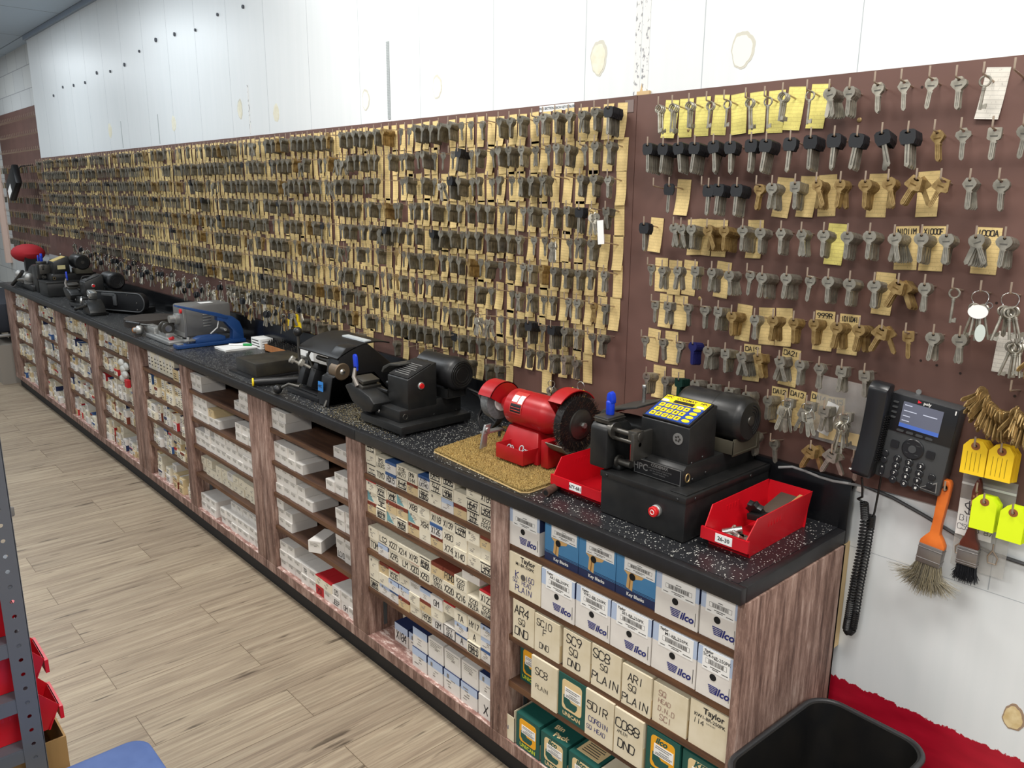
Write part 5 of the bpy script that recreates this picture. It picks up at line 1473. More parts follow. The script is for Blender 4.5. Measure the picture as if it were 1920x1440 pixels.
def guard(x0, x1, r, a0, a1, name, m=M_RED, side=None):
    b = B()
    n = 18
    pts = [(gy + r * math.cos(a0 + (a1 - a0) * i / n), gz + r * math.sin(a0 + (a1 - a0) * i / n)) for i in range(n + 1)]
    inn = [(gy + (r - .003) * math.cos(a0 + (a1 - a0) * i / n), gz + (r - .003) * math.sin(a0 + (a1 - a0) * i / n)) for i in range(n, -1, -1)]
    b.prism(pts + inn, 'x', x0, x1)
    if side is not None:
        b.prism(pts + [(gy - .02, gz), (gy + .02, gz)], 'x', side, side + .003)
    part(t, name, b, m, 0, smooth=50)
guard(-1.095, -1.035, .068, .15, 2.75, 'wheel_guard', side=-1.038)
guard(-.775, -.722, .098, .7, 2.35, 'wheel_guard', side=-.775)
guard(-.772, -.705, .096, 3.75, 5.9, 'spark_tray', mat('grey_tray', (104, 102, 92), .5, .3))
b = B(); b.box(-.80, -.77, -.3, -.165, .946, 1.03); part(t, 'guard_bracket', b, M_RED, .003)
b = B(); b.box(-1.045, -1.02, -.33, -.25, 1.0, 1.006); b.prism([(-.345, .955), (-.32, .96), (-.315, 1.0), (-.30, 1.03), (-.325, 1.03), (-.335, 1.0)], 'x', -1.03, -1.022); b.lathe((-1.022, -.32, 1.015), AX, [(0, .008), (.008, .008)], 12); part(t, 'tool_rest', b, M_CASTALU, .001)
b = B(); b.lathe((-.742, gy, gz), AX, [(0, .05), (.002, .078), (.03, .080), (.034, .045)], 40, 0)
r = random.Random(8)
for i in range(900):
    a, rr = r.uniform(0, 2 * PI), r.uniform(.048, .083)
    x = -.708 + r.uniform(-.002, .004)
    dx, dr, da = r.uniform(.0, .004), r.uniform(.004, .01), r.uniform(-.05, .05)
    p0 = Vector((x, gy + rr * math.cos(a), gz + rr * math.sin(a))); p1 = Vector((x + dx, gy + (rr + dr) * math.cos(a + da), gz + (rr + dr) * math.sin(a + da)))
    w_ = Vector((0, -math.sin(a), math.cos(a))) * .0006
    b.poly([p0 - w_, p0 + w_, p1 + w_ * .5, p1 - w_ * .5], r.choice((0, 0, 1)))
for i in range(500):
    a = r.uniform(0, 2 * PI); x = r.uniform(-.74, -.708); rr = .079
    p0 = Vector((x, gy + rr * math.cos(a), gz + rr * math.sin(a))); p1 = Vector((x, gy + (rr + .008) * math.cos(a + r.uniform(-.05, .05)), gz + (rr + .008) * math.sin(a + r.uniform(-.05, .05))))
    w_ = Vector((.0007, 0, 0))
    b.poly([p0 - w_, p0 + w_, p1 + w_, p1 - w_], r.choice((0, 0, 1)))
wh = part(t, 'wire_wheel', b, [mat('bristle_black', (30, 28, 28), .6, .3), mat('bristle_rust', (112, 88, 70), .5, .5)], smooth=0)
b = B(); b.lathe((-.708, gy, gz), AX, [(0, .045), (.004, .044), (.006, .036), (.009, .030), (.012, .012)], 32, 0); b.lathe((-.70, gy, gz), AX, [(0, .0085), (.012, .0085)], 6, 1); part(t, 'hub', b, [M_DSTEEL, M_CASTALU], 0, wh)
for i in range(9):      # chrome odds in the tray
    b = B(); c = Vector((-.935 + .0115 * i, -.325 + .02 * (i % 2), .965 + .01 * (i % 3)))
    b.tube([c + Vector((.008 * math.cos(k * PI / 6), .004 * math.sin(k * PI / 6), .008 * math.sin(k * PI / 6))) for k in range(12)], .0022, 6, 0, True)
    single('ring_fitting', b, M_STEEL, 'chrome ring fitting in the tray of the red grinder', 'fitting', c, 'chrome fittings in the grinder tray')
# carpet scrap with its pile
b = B()
q = [(-1.15, -.43), (-.712, -.462), (-.695, -.445), (-.70, -.10), (-1.2, -.085)]
b.prism(q, 'z', .9302, .942, 0); cs = single('carpet_scrap', b, [M_CARPET], 'worn tan carpet scrap under the red grinder', 'mat', (-.93, -.27, .93))
b = B(); b.tube([(x, y, .9325) for x, y in q], .0026, 6, 0, True); part(cs, 'edge_cord', b, mat('carpet_backing', (186, 160, 112), .9))
r = random.Random(3); b = B()
for i in range(5200):
    u, v = r.random(), r.random()
    x = (-1.148 + .44 * u) * (1 - v) + (-1.195 + .49 * u) * v; y = (-.428 - .03 * u) * (1 - v) + (-.09) * v
    a = r.uniform(0, 6.28); L = .006; dx, dy = .0012 * math.cos(a), .0012 * math.sin(a)
    b.poly([(x - dx, y - dy, .9415), (x + dx, y + dy, .9415), (x + r.uniform(-.004, .004), y + r.uniform(-.004, .004), .9415 + L)], r.choice((0, 0, 1)))
o = part(cs, 'pile', b, [mat('pile_gold', (190, 160, 96), .9), mat('pile_brown', (128, 102, 56), .9)], smooth=0); o['kind'] = 'stuff'
b = B(); b.tube([(-.645, -.43, .943), (-.66, -.38, .943), (-.675, -.335, .943)], .011, 14, 0); b.disc((-.6447, -.431, .943), (.28, -.96, 0), .0075, 14, 1)
single('pipe_offcut', b, [mat('rusty_pipe', (92, 66, 54), .8, .2, (70, 50, 42), 90.0), M_HOLE], 'short rusty pipe offcut beside the carpet scrap', 'pipe', (-.66, -.38, .932))
# ---- red parts bins
def hopper(x0, x1, y0, y1, z0, h, front, m=M_BINRED):
    """open bin with a low front"""
    b = B(); k = .0025; ix = .01
    def wall(pts): b.prism(pts[0], *pts[1:])
    side = [(y0 + .018, z0), (y0 - .004, z0 + front), (y0 + .03, z0 + h), (y1, z0 + h), (y1 - .012, z0)]
    for xa in (x0, x1):
        s = 1 if xa == x0 else -1
        A = [b.bm.verts.new((xa + s * ix * (1 - (z - z0) / h), y, z)) for y, z in side]
        C_ = [b.bm.verts.new((xa + s * (ix * (1 - (z - z0) / h) + k), y, z)) for y, z in side]
        b.bridge(A, C_); b.bm.faces.new(A); b.bm.faces.new(C_)
    b.box(x0 + ix, x1 - ix, y0 + .018, y1 - .012, z0, z0 + k)
    b.prism([(y0 + .018, z0), (y0 - .004, z0 + front), (y0 - .0015, z0 + front), (y0 + .021, z0)], 'x', x0 + ix * .6, x1 - ix * .6)
    b.prism([(y1 - .012, z0), (y1, z0 + h), (y1 - k, z0 + h), (y1 - .012 - k, z0)], 'x', x0 + ix * .5, x1 - ix * .5)
    b.box(x0 - .002, x1 + .002, y0 - .009, y0 - .002, z0 + front * .42, z0 + front)
    for i in range(5):
        yy = y0 + (y1 - y0) * (.3 + .045 * i)
        b.box(x0 - .001 + ix * .3, x0 + .003 + ix * .3, yy, yy + .004, z0 + h * .62, z0 + h * .82); b.box(x1 - .003 - ix * .3, x1 + .001 - ix * .3, yy, yy + .004, z0 + h * .62, z0 + h * .82)
    return b
def part_bin(label, x0, x1, y0, y1, h, front, text, rotz=0):
    t = thing('parts_bin', label, 'bin', ((x0 + x1) / 2, (y0 + y1) / 2, .93), rotz, 'red parts bins')
    part(t, 'bin_body', hopper(x0, x1, y0, y1, .9305, h, front), M_BINRED, 0, smooth=20)
    cx = (x0 + x1) / 2
    b = B(); b.box(cx - .022, cx + .022, y0 - .0098, y0 - .0088, .9305 + front * .5, .9305 + front * .92); lb = part(t, 'bin_label', b, M_PAPER)
    lettering(lb, text, .0135, M_INK, (0, y0 - .0101 - t.location.y, front * .71), bold=.0003)
    return t
part_bin('red parts bin labelled 26-30 full of lock parts at the counter end', -.188, -.068, -.362, -.072, .094, .05, '26-30', .02)
part_bin('red parts bin labelled 677-681 wedged between grinder and keypad machine', -.672, -.487, -.375, -.10, .09, .048, '677-681')
def oddment(name, b, m, label, loc): return single(name, b, m, label, 'part', loc, 'lock parts in the red bin', bevel=.001)
c = (-.135, -.25, .95)
b = B(); b.prism([(.024 * (1 if i % 2 else .72) * math.cos(i * PI / 7), .024 * (1 if i % 2 else .72) * math.sin(i * PI / 7)) for i in range(14)], 'y', -.008, .008); b.turn((0, 0, 0), 'X', .5); b.move((-.14, -.215, .995)); oddment('star_wheel', b, M_MBLACK, 'black star-toothed wheel in the bin labelled 26-30', c)
b = B(); b.box(-.150, -.085, -.235, -.195, .975, .99); b.turn((-.12, -.21, .98), 'Y', -.15); oddment('clamp_block', b, M_MBLACK, 'black clamp block in the bin labelled 26-30', c)
b = B(); b.box(-.135, -.082, -.205, -.105, .996, 1.004); b.turn((-.11, -.15, 1.0), 'X', .22); oddment('flat_file', b, mat('brown_plate', (98, 84, 74), .5, .4), 'flat brown steel plate slanting out of the bin labelled 26-30', c)
b = B(); b.box(-.088, -.078, -.20, -.10, .985, 1.01); b.turn((-.083, -.15, 1.0), 'X', .2); oddment('leather_strip', b, mat('leather', (178, 138, 88), .7), 'tan strip at the side of the bin labelled 26-30', c)
b = B(); b.cyl((-.165, -.315, .955), (-.13, -.285, .965), .009, n=14); oddment('lock_cylinder', b, M_STEEL, 'bright lock cylinder at the front of the bin labelled 26-30', c)
for i in range(5):
    b = B(); x = -.16 + .016 * i
    b.box(x, x + .022, -.325 + .012 * (i % 2), -.30 + .012 * (i % 2), .945, .957); b.cyl((x + .01, -.30, .957), (x + .01, -.285, .967), .005, n=10); b.turn((x, -.31, .95), 'Z', i * .7); oddment('lock_part', b, M_CASTALU if i % 2 else M_NICK, 'small silver lock part at the front of the bin labelled 26-30', c)
# ---- black cutter with a blue badge
t = thing('key_duplicator', 'black key duplicator with domed hood and small blue badge', 'machine', (-2.0, -.26, .93), 0)
b = B(); b.prism([(-.413, .932), (-.40, 1.0), (-.392, 1.043), (-.372, 1.05), (-.368, 1.075), (-.352, 1.125), (-.325, 1.152), (-.225, 1.157), (-.10, 1.05), (-.10, .932)], 'x', -1.925, -1.85); part(t, 'side_housing', b, M_BLACK, .004)
b = B(); A = [b.bm.verts.new(p) for p in ((-1.96, -.408, .932), (-1.85, -.413, .932), (-1.85, -.11, .932), (-1.96, -.11, .932))]; C_ = [b.bm.verts.new(p) for p in ((-1.91, -.392, 1.045), (-1.85, -.392, 1.045), (-1.85, -.2, 1.045), (-1.91, -.2, 1.045))]; b.bridge(A, C_); b.bm.faces.new(A); b.bm.faces.new(C_); part(t, 'pedestal', b, M_BLACK, .003)
b = B(); n = 14; out_ = [(-.365 + .24 * i / n, 1.10 + .065 * math.sin(PI * (.08 + .62 * i / n))) for i in range(n + 1)]
b.prism(out_ + [(y, z - .006) for y, z in reversed(out_)], 'x', -2.17, -1.85); part(t, 'hood', b, M_BLACK, .001)
b = B(); b.box(-2.03, -1.86, -.235, -.205, 1.162, 1.168); part(t, 'hood_strip', b, mat('pale_label', (196, 204, 208), .3))
b = B(); b.box(-2.19, -1.93, -.41, -.13, .932, .95); b.box(-2.17, -1.96, -.395, -.375, .95, .957); b.box(-2.17, -1.96, -.35, -.33, .95, .957); part(t, 'bed', b, M_BLACK, .002)
for x in (-2.135, -2.055):
    b = B(); b.box(x - .02, x + .02, -.37, -.30, .955, 1.03); b.prism([(x - .02, 1.03), (x + .02, 1.03), (x + .015, 1.055), (x - .015, 1.055)], 'y', -.365, -.31); b.turn((x, -.33, 1.0), 'X', -.35); part(t, 'clamp', b, M_BLACK, .003)
    b = B(); b.lathe((x - .01, -.365, 1.045), (-.35, -.75, .55), [(0, .006), (.03, .006), (.031, .014), (.046, .0165), (.05, .012)], 16); part(t, 'clamp_knob', b, mat('pewter_knob', (190, 186, 176), .35, .7))
b = B(); b.tube([(-2.10, -.40, .965), (-2.13, -.43, .975), (-2.16, -.455, .955)], .006, 10, 0); b.sphere((-2.165, -.462, .952), .019, 18, 1); part(t, 'ball_lever', b, [M_DSTEEL, M_BLACK])
b = B(); b.cyl((-2.165, -.36, 1.0), (-2.165, -.36, 1.165), .006, n=10); b.sphere((-2.165, -.36, 1.178), .0195, 18, 1); part(t, 'feed_lever', b, [M_DSTEEL, M_BLACK])
b = B(); b.lathe((-1.90, -.345, 1.062), AX, [(0, .03), (.004, .034), (.05, .034), (.054, .03)], 26, 0); b.lathe((-1.846, -.345, 1.062), AX, [(0, .012), (.004, .006), (.01, .005)], 14, 1); part(t, 'side_wheel', b, [mat('bronze_wheel', (116, 100, 82), .45, .6), M_STEEL])
b = B(); b.lathe((-1.99, -.31, 1.075), AX, [(0, .024), (.01, .028), (.03, .028), (.08, .02)], 22); b.cyl((-2.10, -.31, 1.075), (-1.99, -.31, 1.075), .01, n=12); b.tube([(-2.13, -.31, 1.13), (-2.13, -.34, 1.08), (-2.11, -.33, 1.03)], .006, 8); part(t, 'cutter_spindle', b, M_DSTEEL)
b = B(); b.box(-1.925, -1.887, -.4105, -.409, .985, 1.022); b.turn((-1.9, -.41, 1.0), 'X', -.06); bg = part(t, 'badge', b, mat('badge_blue', (48, 128, 206), .35))
lettering(bg, 'HPC', .016, M_BLACK, (.094, -.1535, .075), (PI / 2 - .06, 0, 0), bold=.0004)
b = B(); b.cyl((-1.868, -.418, .9305), (-1.868, -.405, .955), .006, n=12); part(t, 'corner_bolt', b, M_DSTEEL)
# brass filings spilled on the worktop
r = random.Random(12); b = B()
for i in range(4200):
    x, y = r.gauss(-1.66, .13), r.gauss(-.37, .065)
    if not (-2.02 < x < -1.36 and -.468 < y < -.2): continue
    a = r.uniform(0, 6.28); s = r.uniform(.0012, .0026); dx, dy = s * math.cos(a), s * math.sin(a)
    b.poly([(x - dx, y - dy, .9303), (x + dy * .4, y - dx * .4, .9305), (x + dx, y + dy, .9309), (x - dy * .4, y + dx * .4, .9306)], r.choice((0, 0, 1)))
single('brass_filings', b, [mat('filing_gold', (206, 184, 128), .4, .5), mat('filing_pale', (222, 214, 190), .4, .4)], 'brass filings spilled on the worktop between the two black machines', 'filings', (-1.66, -.37, .93), None, 'stuff', smooth=0)
# coiled cord behind the paddle machine
b = B()
for k in range(4): b.tube([(-1.215 + .048 * math.cos(i * PI / 10) * (1 + .06 * k), -.15 + .02 * math.sin(i * PI / 10) + .006 * k, .983 + .042 * math.sin(i * PI / 10) + .003 * k) for i in range(20)], .0045, 7, 0, True)
b.tube([(-1.34, -.14, 1.06), (-1.29, -.13, 1.05), (-1.24, -.14, .99), (-1.17, -.13, .95), (-1.06, -.14, .936)], .0045, 8); b.tube([(-1.36, -.1, 1.03), (-1.28, -.1, 1.02), (-1.2, -.11, .965), (-1.1, -.2, .936), (-1.04, -.26, .936)], .0045, 8)
single('power_cord', b, M_BLACK, 'coiled black power cord between the paddle machine and red grinder', 'cord', (-1.215, -.15, .935))
# surface plate, hammer grip, papers and small boxes
t = thing('surface_plate', 'black granite surface plate, a low square block on the worktop', 'plate', (-2.55, -.27, .93), 0)
b = B(); b.box(-2.685, -2.475, -.41, -.15, .938, .998); part(t, 'granite_block', b, mat('black_granite', (36, 35, 33), .35, 0, (54, 50, 42), 16.0), .003)
b = B(); b.box(-2.715, -2.455, -.432, -.13, .9302, .938); part(t, 'rubber_mat', b, M_BLACK)
t = thing('hammer_handle', 'black rubber tool handle with a yellow end ring at the counter edge', 'handle', (-2.3, -.4, .945), 0)
b = B(); b.lathe((-2.362, -.478, .948), (.38, .92, 0), [(0, .0135), (.02, .0165), (.14, .0155), (.2, .013)], 18); part(t, 'handle_grip', b, M_BLACK)
b = B(); c0, ax = Vector((-2.362, -.478, .948)), Vector((.38, .92, 0)).normalized(); side = ax.cross(Vector((0, 0, 1)))
b.tube([c0 + side * .0145 * math.cos(i * PI / 8) + Vector((0, 0, .0145)) * math.sin(i * PI / 8) for i in range(16)], .004, 8, 0, True); part(t, 'end_ring', b, M_YELLOW)
t = thing('note_pad', 'pile of white note paper with a marker lying on it', 'paper', (-3.22, -.18, .93), 0)
b = B()
for i in range(5):
    v = b.box(-3.29, -3.15, -.265, -.085, .9303 + i * .0022, .932 + i * .0022); b.turn((-3.22, -.18, .93), 'Z', .05 * math.sin(i * 2.1), v)
part(t, 'sheets', b, M_PAPER)
t = thing('marker', 'white marker with a green cap lying on the note paper', 'marker', (-3.2, -.17, .946), 0)
b = B(); b.cyl((-3.255, -.2, .9475), (-3.205, -.145, .9475), .0055, n=12); part(t, 'barrel', b, M_PAPER)
b = B(); b.cyl((-3.205, -.145, .9475), (-3.175, -.112, .9475), .0068, n=12); part(t, 'cap', b, mat('marker_green', (20, 150, 70), .5))
def small_carton(x0, x1, y0, y1, h, label):
    t = thing('small_carton', label, 'box', ((x0 + x1) / 2, (y0 + y1) / 2, .93), 0)
    b = B(); b.box(x0, x1, y0, y1, .9302, .93 + h); part(t, 'carton_body', b, M_PAPER)
    b = B()
    for q in range(3): b.box(x0 + .008, x1 - .012 - .006 * q, y0 - .0006, y0, .94 + q * h * .28, .945 + q * h * .28)
    for q in range(3): b.box(x1, x1 + .0006, y0 + .01, y1 - .01 - .006 * q, .94 + q * h * .25, .943 + q * h * .25)
    part(t, 'printing', b, M_INKB)
small_carton(-3.215, -3.105, -.095, -.025, .052, 'small white printed carton behind the note paper')
t = thing('small_carton', 'white carton with a grey stripe beside the feed lever', 'box', (-2.48, -.12, .93), 0)
b = B(); b.box(-2.55, -2.42, -.16, -.06, .9302, 1.03); part(t, 'carton_body', b, M_PAPER)
b = B(); b.box(-2.49, -2.475, -.1606, -.16, .95, 1.015); part(t, 'stripe', b, mat('label_grey', (150, 150, 150), .7))
t = thing('bit_tray', 'wooden tray full of upright black bits by the backsplash', 'tray', (-2.8, -.06, .93), 0)
b = B(); b.box(-3.05, -2.58, -.10, -.03, .9302, .936); b.box(-3.05, -2.58, -.10, -.095, .9302, .968); b.box(-3.05, -2.58, -.035, -.03, .9302, .968); b.box(-3.05, -3.045, -.10, -.03, .9302, .968); b.box(-2.585, -2.58, -.10, -.03, .9302, .968); part(t, 'tray_body', b, M_WOODH)
for i in range(26):
    for j in range(3):
        b = B(); x, y = -3.035 + i * .0172, -.085 + j * .02
        h = .045 + .008 * ((i * 7 + j * 3) % 4) / 3
        b.lathe((x, y, .9365), (0, 0, 1), [(0, .0055), (h * .75, .0055), (h * .76, .0035), (h, .0035)], 8)
        single('punch_bit', b, M_DSTEEL if (i + j) % 5 == 0 else M_MBLACK, 'small upright steel bit in the wooden tray', 'bit', (x, y, .9365), 'bits in the wooden tray')
# ---- blue hand press and grey engraver
t = thing('hand_press', 'blue hand press with a long lever on the worktop', 'press', (-3.39, -.25, .93), 0)
b = B(); b.box(-3.425, -3.36, -.43, -.06, .932, .952); b.prism([(-.33, .952), (-.33, .975), (-.30, .985), (-.20, .985), (-.17, .975), (-.17, .952)], 'x', -3.42, -3.365); part(t, 'base', b, M_BLUEENAMEL, .003)
b = B(); b.prism([(-.13, .95), (-.065, .95), (-.068, 1.0), (-.085, 1.045), (-.12, 1.075), (-.18, 1.092), (-.205, 1.082), (-.205, 1.06), (-.165, 1.05), (-.125, 1.0)], 'x', -3.415, -3.37); part(t, 'frame', b, M_BLUEENAMEL, .003)
b = B(); b.prism([(-.41, 1.150), (-.408, 1.158), (-.19, 1.098), (-.15, 1.08), (-.15, 1.065), (-.2, 1.08)], 'x', -3.42, -3.366); part(t, 'lever', b, M_BLUEENAMEL, .002)
b = B(); b.box(-3.418, -3.368, -.425, -.395, .952, .958); b.cyl((-3.393, -.36, .952), (-3.393, -.36, .985), .008, n=12); b.box(-3.415, -3.37, -.385, -.33, .965, .973); b.cyl((-3.42, -.17, 1.01), (-3.36, -.17, 1.01), .008, n=12); b.tube([(-3.393, -.19, 1.06), (-3.393, -.2, 1.02), (-3.393, -.24, .99)], .005, 8); part(t, 'punch_gear', b, M_CASTALU, .001)
t = thing('key_engraver', 'grey steel key engraver with louvred side on an aluminium bed', 'machine', (-3.62, -.23, .93), 0)
b = B(); b.box(-3.66, -3.5, -.335, -.075, .965, 1.135); part(t, 'housing', b, M_GREYENAMEL, .012)
b = B()
for q in range(5): b.box(-3.5005, -3.496, -.235, -.19, 1.015 + q * .0155, 1.020 + q * .0155)
part(t, 'louvres', b, M_CASTALU, .001)
b = B(); b.box(-3.503, -3.497, -.336, -.325, .966, 1.132); b.box(-3.66, -3.5, -.337, -.335, .966, .99); part(t, 'trim_band', b, M_CASTALU)
b = B(); b.box(-3.60, -3.55, -.22, -.15, 1.1345, 1.1355); part(t, 'maker_plate', b, M_PAPER)
b = B(); b.box(-3.86, -3.5, -.425, -.30, .932, .952); b.box(-3.8, -3.55, -.41, -.39, .952, .96); b.box(-3.8, -3.55, -.34, -.32, .952, .96); part(t, 'bed', b, M_CASTALU, .004)
b = B(); b.lathe((-3.53, -.335, 1.105), (0, -1, 0), [(0, .012), (.008, .012)], 14); part(t, 'red_lamp', b, mat('red_button', (214, 34, 36), .35))
b = B(); b.lathe((-3.58, -.335, 1.06), (0, -1, 0), [(0, .03), (.02, .03), (.022, .02), (.05, .02)], 22); part(t, 'spindle', b, M_CASTALU)
for x in (-3.63, -3.68):
    b = B(); b.lathe((x, -.38, 1.005), AX, [(0, .02), (.003, .034), (.016, .034), (.018, .02)], 24, 0); b.lathe((x - .001, -.38, 1.005), AX, [(0, .018), (.02, .018)], 18, 1); part(t, 'dial', b, [M_DSTEEL, M_STEEL])
b = B(); b.box(-3.72, -3.60, -.40, -.36, .952, .98); b.box(-3.70, -3.62, -.39, -.37, .98, 1.03); b.box(-3.92, -3.76, -.41, -.36, .952, .992); b.lathe((-3.90, -.425, .965), (-.6, -.8, 0), [(0, .02), (.01, .026), (.03, .026), (.034, .014), (.05, .012)], 18); part(t, 'tailstock', b, M_CASTALU, .002)
b = B(); b.tube([(-3.70, -.36, .99), (-3.85, -.40, .992), (-4.02, -.455, .995)], .0055, 10, 0); b.cyl((-3.93, -.425, .9935), (-4.05, -.465, .9955), .009, n=12, m=1); part(t, 'lever', b, [M_DSTEEL, M_BLACK])
b = B(); b.cyl((-4.0, -.44, .952), (-3.945, -.425, .957), .018, n=16); part(t, 'wood_knob', b, M_WOODH, .003)
b = B(); b.cyl((-3.56, -.40, .955), (-3.54, -.385, .965), .009, n=10); part(t, 'red_knob', b, M_REDTOP)
b = B(); b.lathe((-4.28, -.255, .9302), (0, 0, 1), [(0, .15), (.045, .15), (.048, .147)], 44)
single('iron_disc', b, mat('brown_iron', (70, 62, 56), .6, .3, (56, 50, 46), 20.0), 'round brown iron disc lying between the belt sander and grey engraver', 'disc', (-4.28, -.255, .93))
# ---- belt sander, far clutter
t = thing('belt_sander', 'black belt sander with a long oval guard', 'sander', (-4.9, -.24, .93), .45)
b = B(); b.prism(rrect(-5.15, -4.65, .95, 1.075, .062, 8), 'y', -.275, -.235); gd = part(t, 'belt_guard', b, M_BLACK, .004)
b = B(); b.tube([(x, -.277, z) for x, z in rrect(-5.148, -4.652, .952, 1.073, .06, 8)], .004, 6, 0, True); part(t, 'guard_rim', b, M_MGREY, 0, gd)
b = B(); b.box(-5.02, -4.9, -.285, -.275, 1.045, 1.065); b.box(-4.92, -4.89, -.285, -.275, .985, 1.06); part(t, 'latch', b, M_MGREY, .003, gd)
screw_bits(t, [(-5.08, -.276, 1.01), (-4.72, -.276, 1.01), (-4.72, -.276, .965), (-4.8, -.276, 1.06)], (0, -1, 0), .006, M_DSTEEL)
b = B(); b.box(-5.12, -4.72, -.235, -.12, .932, .97); b.box(-5.0, -4.8, -.235, -.15, .97, 1.05); part(t, 'stand', b, M_MBLACK, .003)
t = thing('key_clamp', 'small black two-handled key clamp with a chrome dial at the counter edge', 'machine', (-4.95, -.4, .93), 0)
b = B(); b.box(-5.06, -4.86, -.44, -.33, .932, .95); b.prism([(-5.0, .95), (-4.84, .95), (-4.86, .99), (-4.93, 1.03), (-5.0, 1.02)], 'y', -.45, -.35); part(t, 'clamp_body', b, M_MBLACK, .004)
b = B(); b.lathe((-5.06, -.43, 1.01), (-.3, -.95, .1), [(0, .026), (.004, .031), (.012, .031), (.016, .02)], 24); part(t, 'dial', b, M_STEEL)
b = B(); b.tube([(-5.12, -.46, .955), (-5.0, -.47, .975), (-4.9, -.455, 1.0)], .007, 8); b.sphere((-5.125, -.462, .953), .014, 12); b.sphere((-4.895, -.455, 1.002), .012, 12); b.tube([(-5.0, -.4, 1.02), (-5.04, -.4, 1.075)], .009, 8); part(t, 'handles', b, M_MBLACK)
b = B(); b.box(-4.99, -4.925, -.42, -.37, 1.04, 1.085); b.turn((-4.96, -.4, 1.06), 'Y', .3); part(t, 'chrome_block', b, M_STEEL, .006)
t = thing('key_duplicator', 'cluttered old key duplicator with a black handle at the far counter end', 'machine', (-6.85, -.3, .93), 0)
b = B(); b.box(-7.2, -6.55, -.42, -.12, .932, .975); b.box(-7.0, -6.7, -.36, -.2, .975, 1.06); part(t, 'base', b, M_MBLACK, .004)
b = B(); b.lathe((-6.95, -.3, 1.06), AX, [(0, .05), (.02, .06), (.16, .06), (.18, .05)], 24); part(t, 'motor', b, M_MBLACK)
b = B()
for x in (-7.1, -6.9, -6.75): b.lathe((x, -.4, 1.03), AX, [(0, .03), (.05, .036), (.06, .02)], 18); b.box(x - .03, x + .03, -.43, -.38, .975, 1.0)
b.tube([(-7.1, -.45, .95), (-6.9, -.45, 1.0), (-6.7, -.44, 1.02)], .012, 8); part(t, 'vises', b, M_CASTALU)
b = B(); b.tube([(-7.02, -.47, .95), (-6.86, -.45, 1.02), (-6.72, -.44, 1.08)], .014, 10); b.tube([(-6.98, -.25, 1.08), (-6.75, -.3, 1.14)], .016, 10); part(t, 'handles', b, M_BLACK)
blue_grip(t, -6.52, -.36, 1.14, 1.22, 0, True)
b = B(); b.box(-6.6, -6.44, -.40, -.32, .932, 1.14); part(t, 'column', b, M_MBLACK, .004)
b = B(); b.box(-7.35, -6.6, -.125, -.118, .932, 1.17); b.turn((-7.0, -.12, .95), 'X', -.14)
single('sheet_panel', b, mat('pale_sheet', (176, 180, 182), .4, .3), 'pale metal sheet leaning at the backsplash at the far counter end', 'panel', (-7.0, -.12, .932))
b = B(); b.sphere((-7.55, -.22, 1.17), .15, 20, 0, (1.2, .9, .55)); b.box(-7.46, -7.4, -.28, -.14, .93, 1.17, 1)
single('red_hood', b, [mat('red_cloth', (168, 24, 36), .8), M_BLACK], 'red cloth bundle lying on a black stand at the far counter end', 'bundle', (-7.5, -.22, .93))
t = thing('far_stool', 'dark cushioned seat standing past the far counter end', 'stool', (-8.3, -.35, 0), 0)
b = B(); b.box(-8.9, -7.55, -.62, -.1, .46, .74); part(t, 'cushion', b, mat('dark_cushion', (34, 38, 48), .7), .06)
b = B(); b.tube([(-8.9, -.63, .445), (-7.53, -.63, .445), (-7.53, -.08, .445)], .014, 8, 0); part(t, 'rim', b, M_CASTALU)
b = B(); b.box(-8.2, -7.9, -.35, -.15, 0, .46); part(t, 'pedestal', b, M_BLACK)
b = B(); b.box(-8.9, -7.52, -.56, -.40, 0.0, .36)
single('carton', b, mat('grey_carton', (150, 142, 132), .8), 'pale grey carton on the floor under the dark seat past the counter', 'box', (-8.2, -.48, 0))
# ---------------------------------------------------------------- desk phone hung on the board
t = thing('desk_phone', 'black office desk phone hung on the wall board, handset in its cradle', 'phone', (.128, -.003, 1.2), 0)
tilt = .095
PX, PZ = .128, 1.2
M_PH = mat('phone_grey', (66, 68, 70), .5)
M_PHD = mat('phone_dark', (32, 33, 36), .3)
def ph(name, mats, build, bevel=0.0, parent=None):
    b = B(); build(b)
    b.turn((0, 0, 0), 'Y', tilt)
    b.move((PX, 0, PZ))
    return part(t, name, b, mats, bevel, parent)
body = ph('phone_body', [M_PH, M_PHD], lambda b: b.box(-.058, .09, -.050, -.004, -.106, .1), .005)
ph('upper_panel', M_PHD, lambda b: b.box(-.055, .0895, -.0515, -.0495, .012, .0985), .0008, body)
def scr(b):
    b.box(-.026, .060, -.0527, -.0512, .027, .086, 0); b.box(-.026, .060, -.0531, -.0525, .027, .036, 1)
    for z in (.078, .065, .053, .042): b.box(-.022, -.006 + .012 * (z == .065), -.0531, -.0525, z, z + .0018, 2)
    b.box(.02, .05, -.0531, -.0525, .066, .068, 2)
ph('screen', [mat('screen_grey', (96, 100, 116), .3, emit=.25), mat('screen_blue', (70, 100, 176), .3, emit=.4), mat('screen_text', (190, 196, 214), .4, emit=.3)], scr, 0, body)
def pills(b):
    for i in range(4): b.prism(rrect(-.028 + i * .021, -.012 + i * .021, .0155, .0205, .0024, 3), 'y', -.054, -.051)
    for i, z in enumerate((.078, .066, .054, .042)): b.prism(rrect(-.048, -.036, z, z + .004, .002, 3), 'y', -.054, -.051)
ph('soft_keys', M_PH, pills, 0, body)
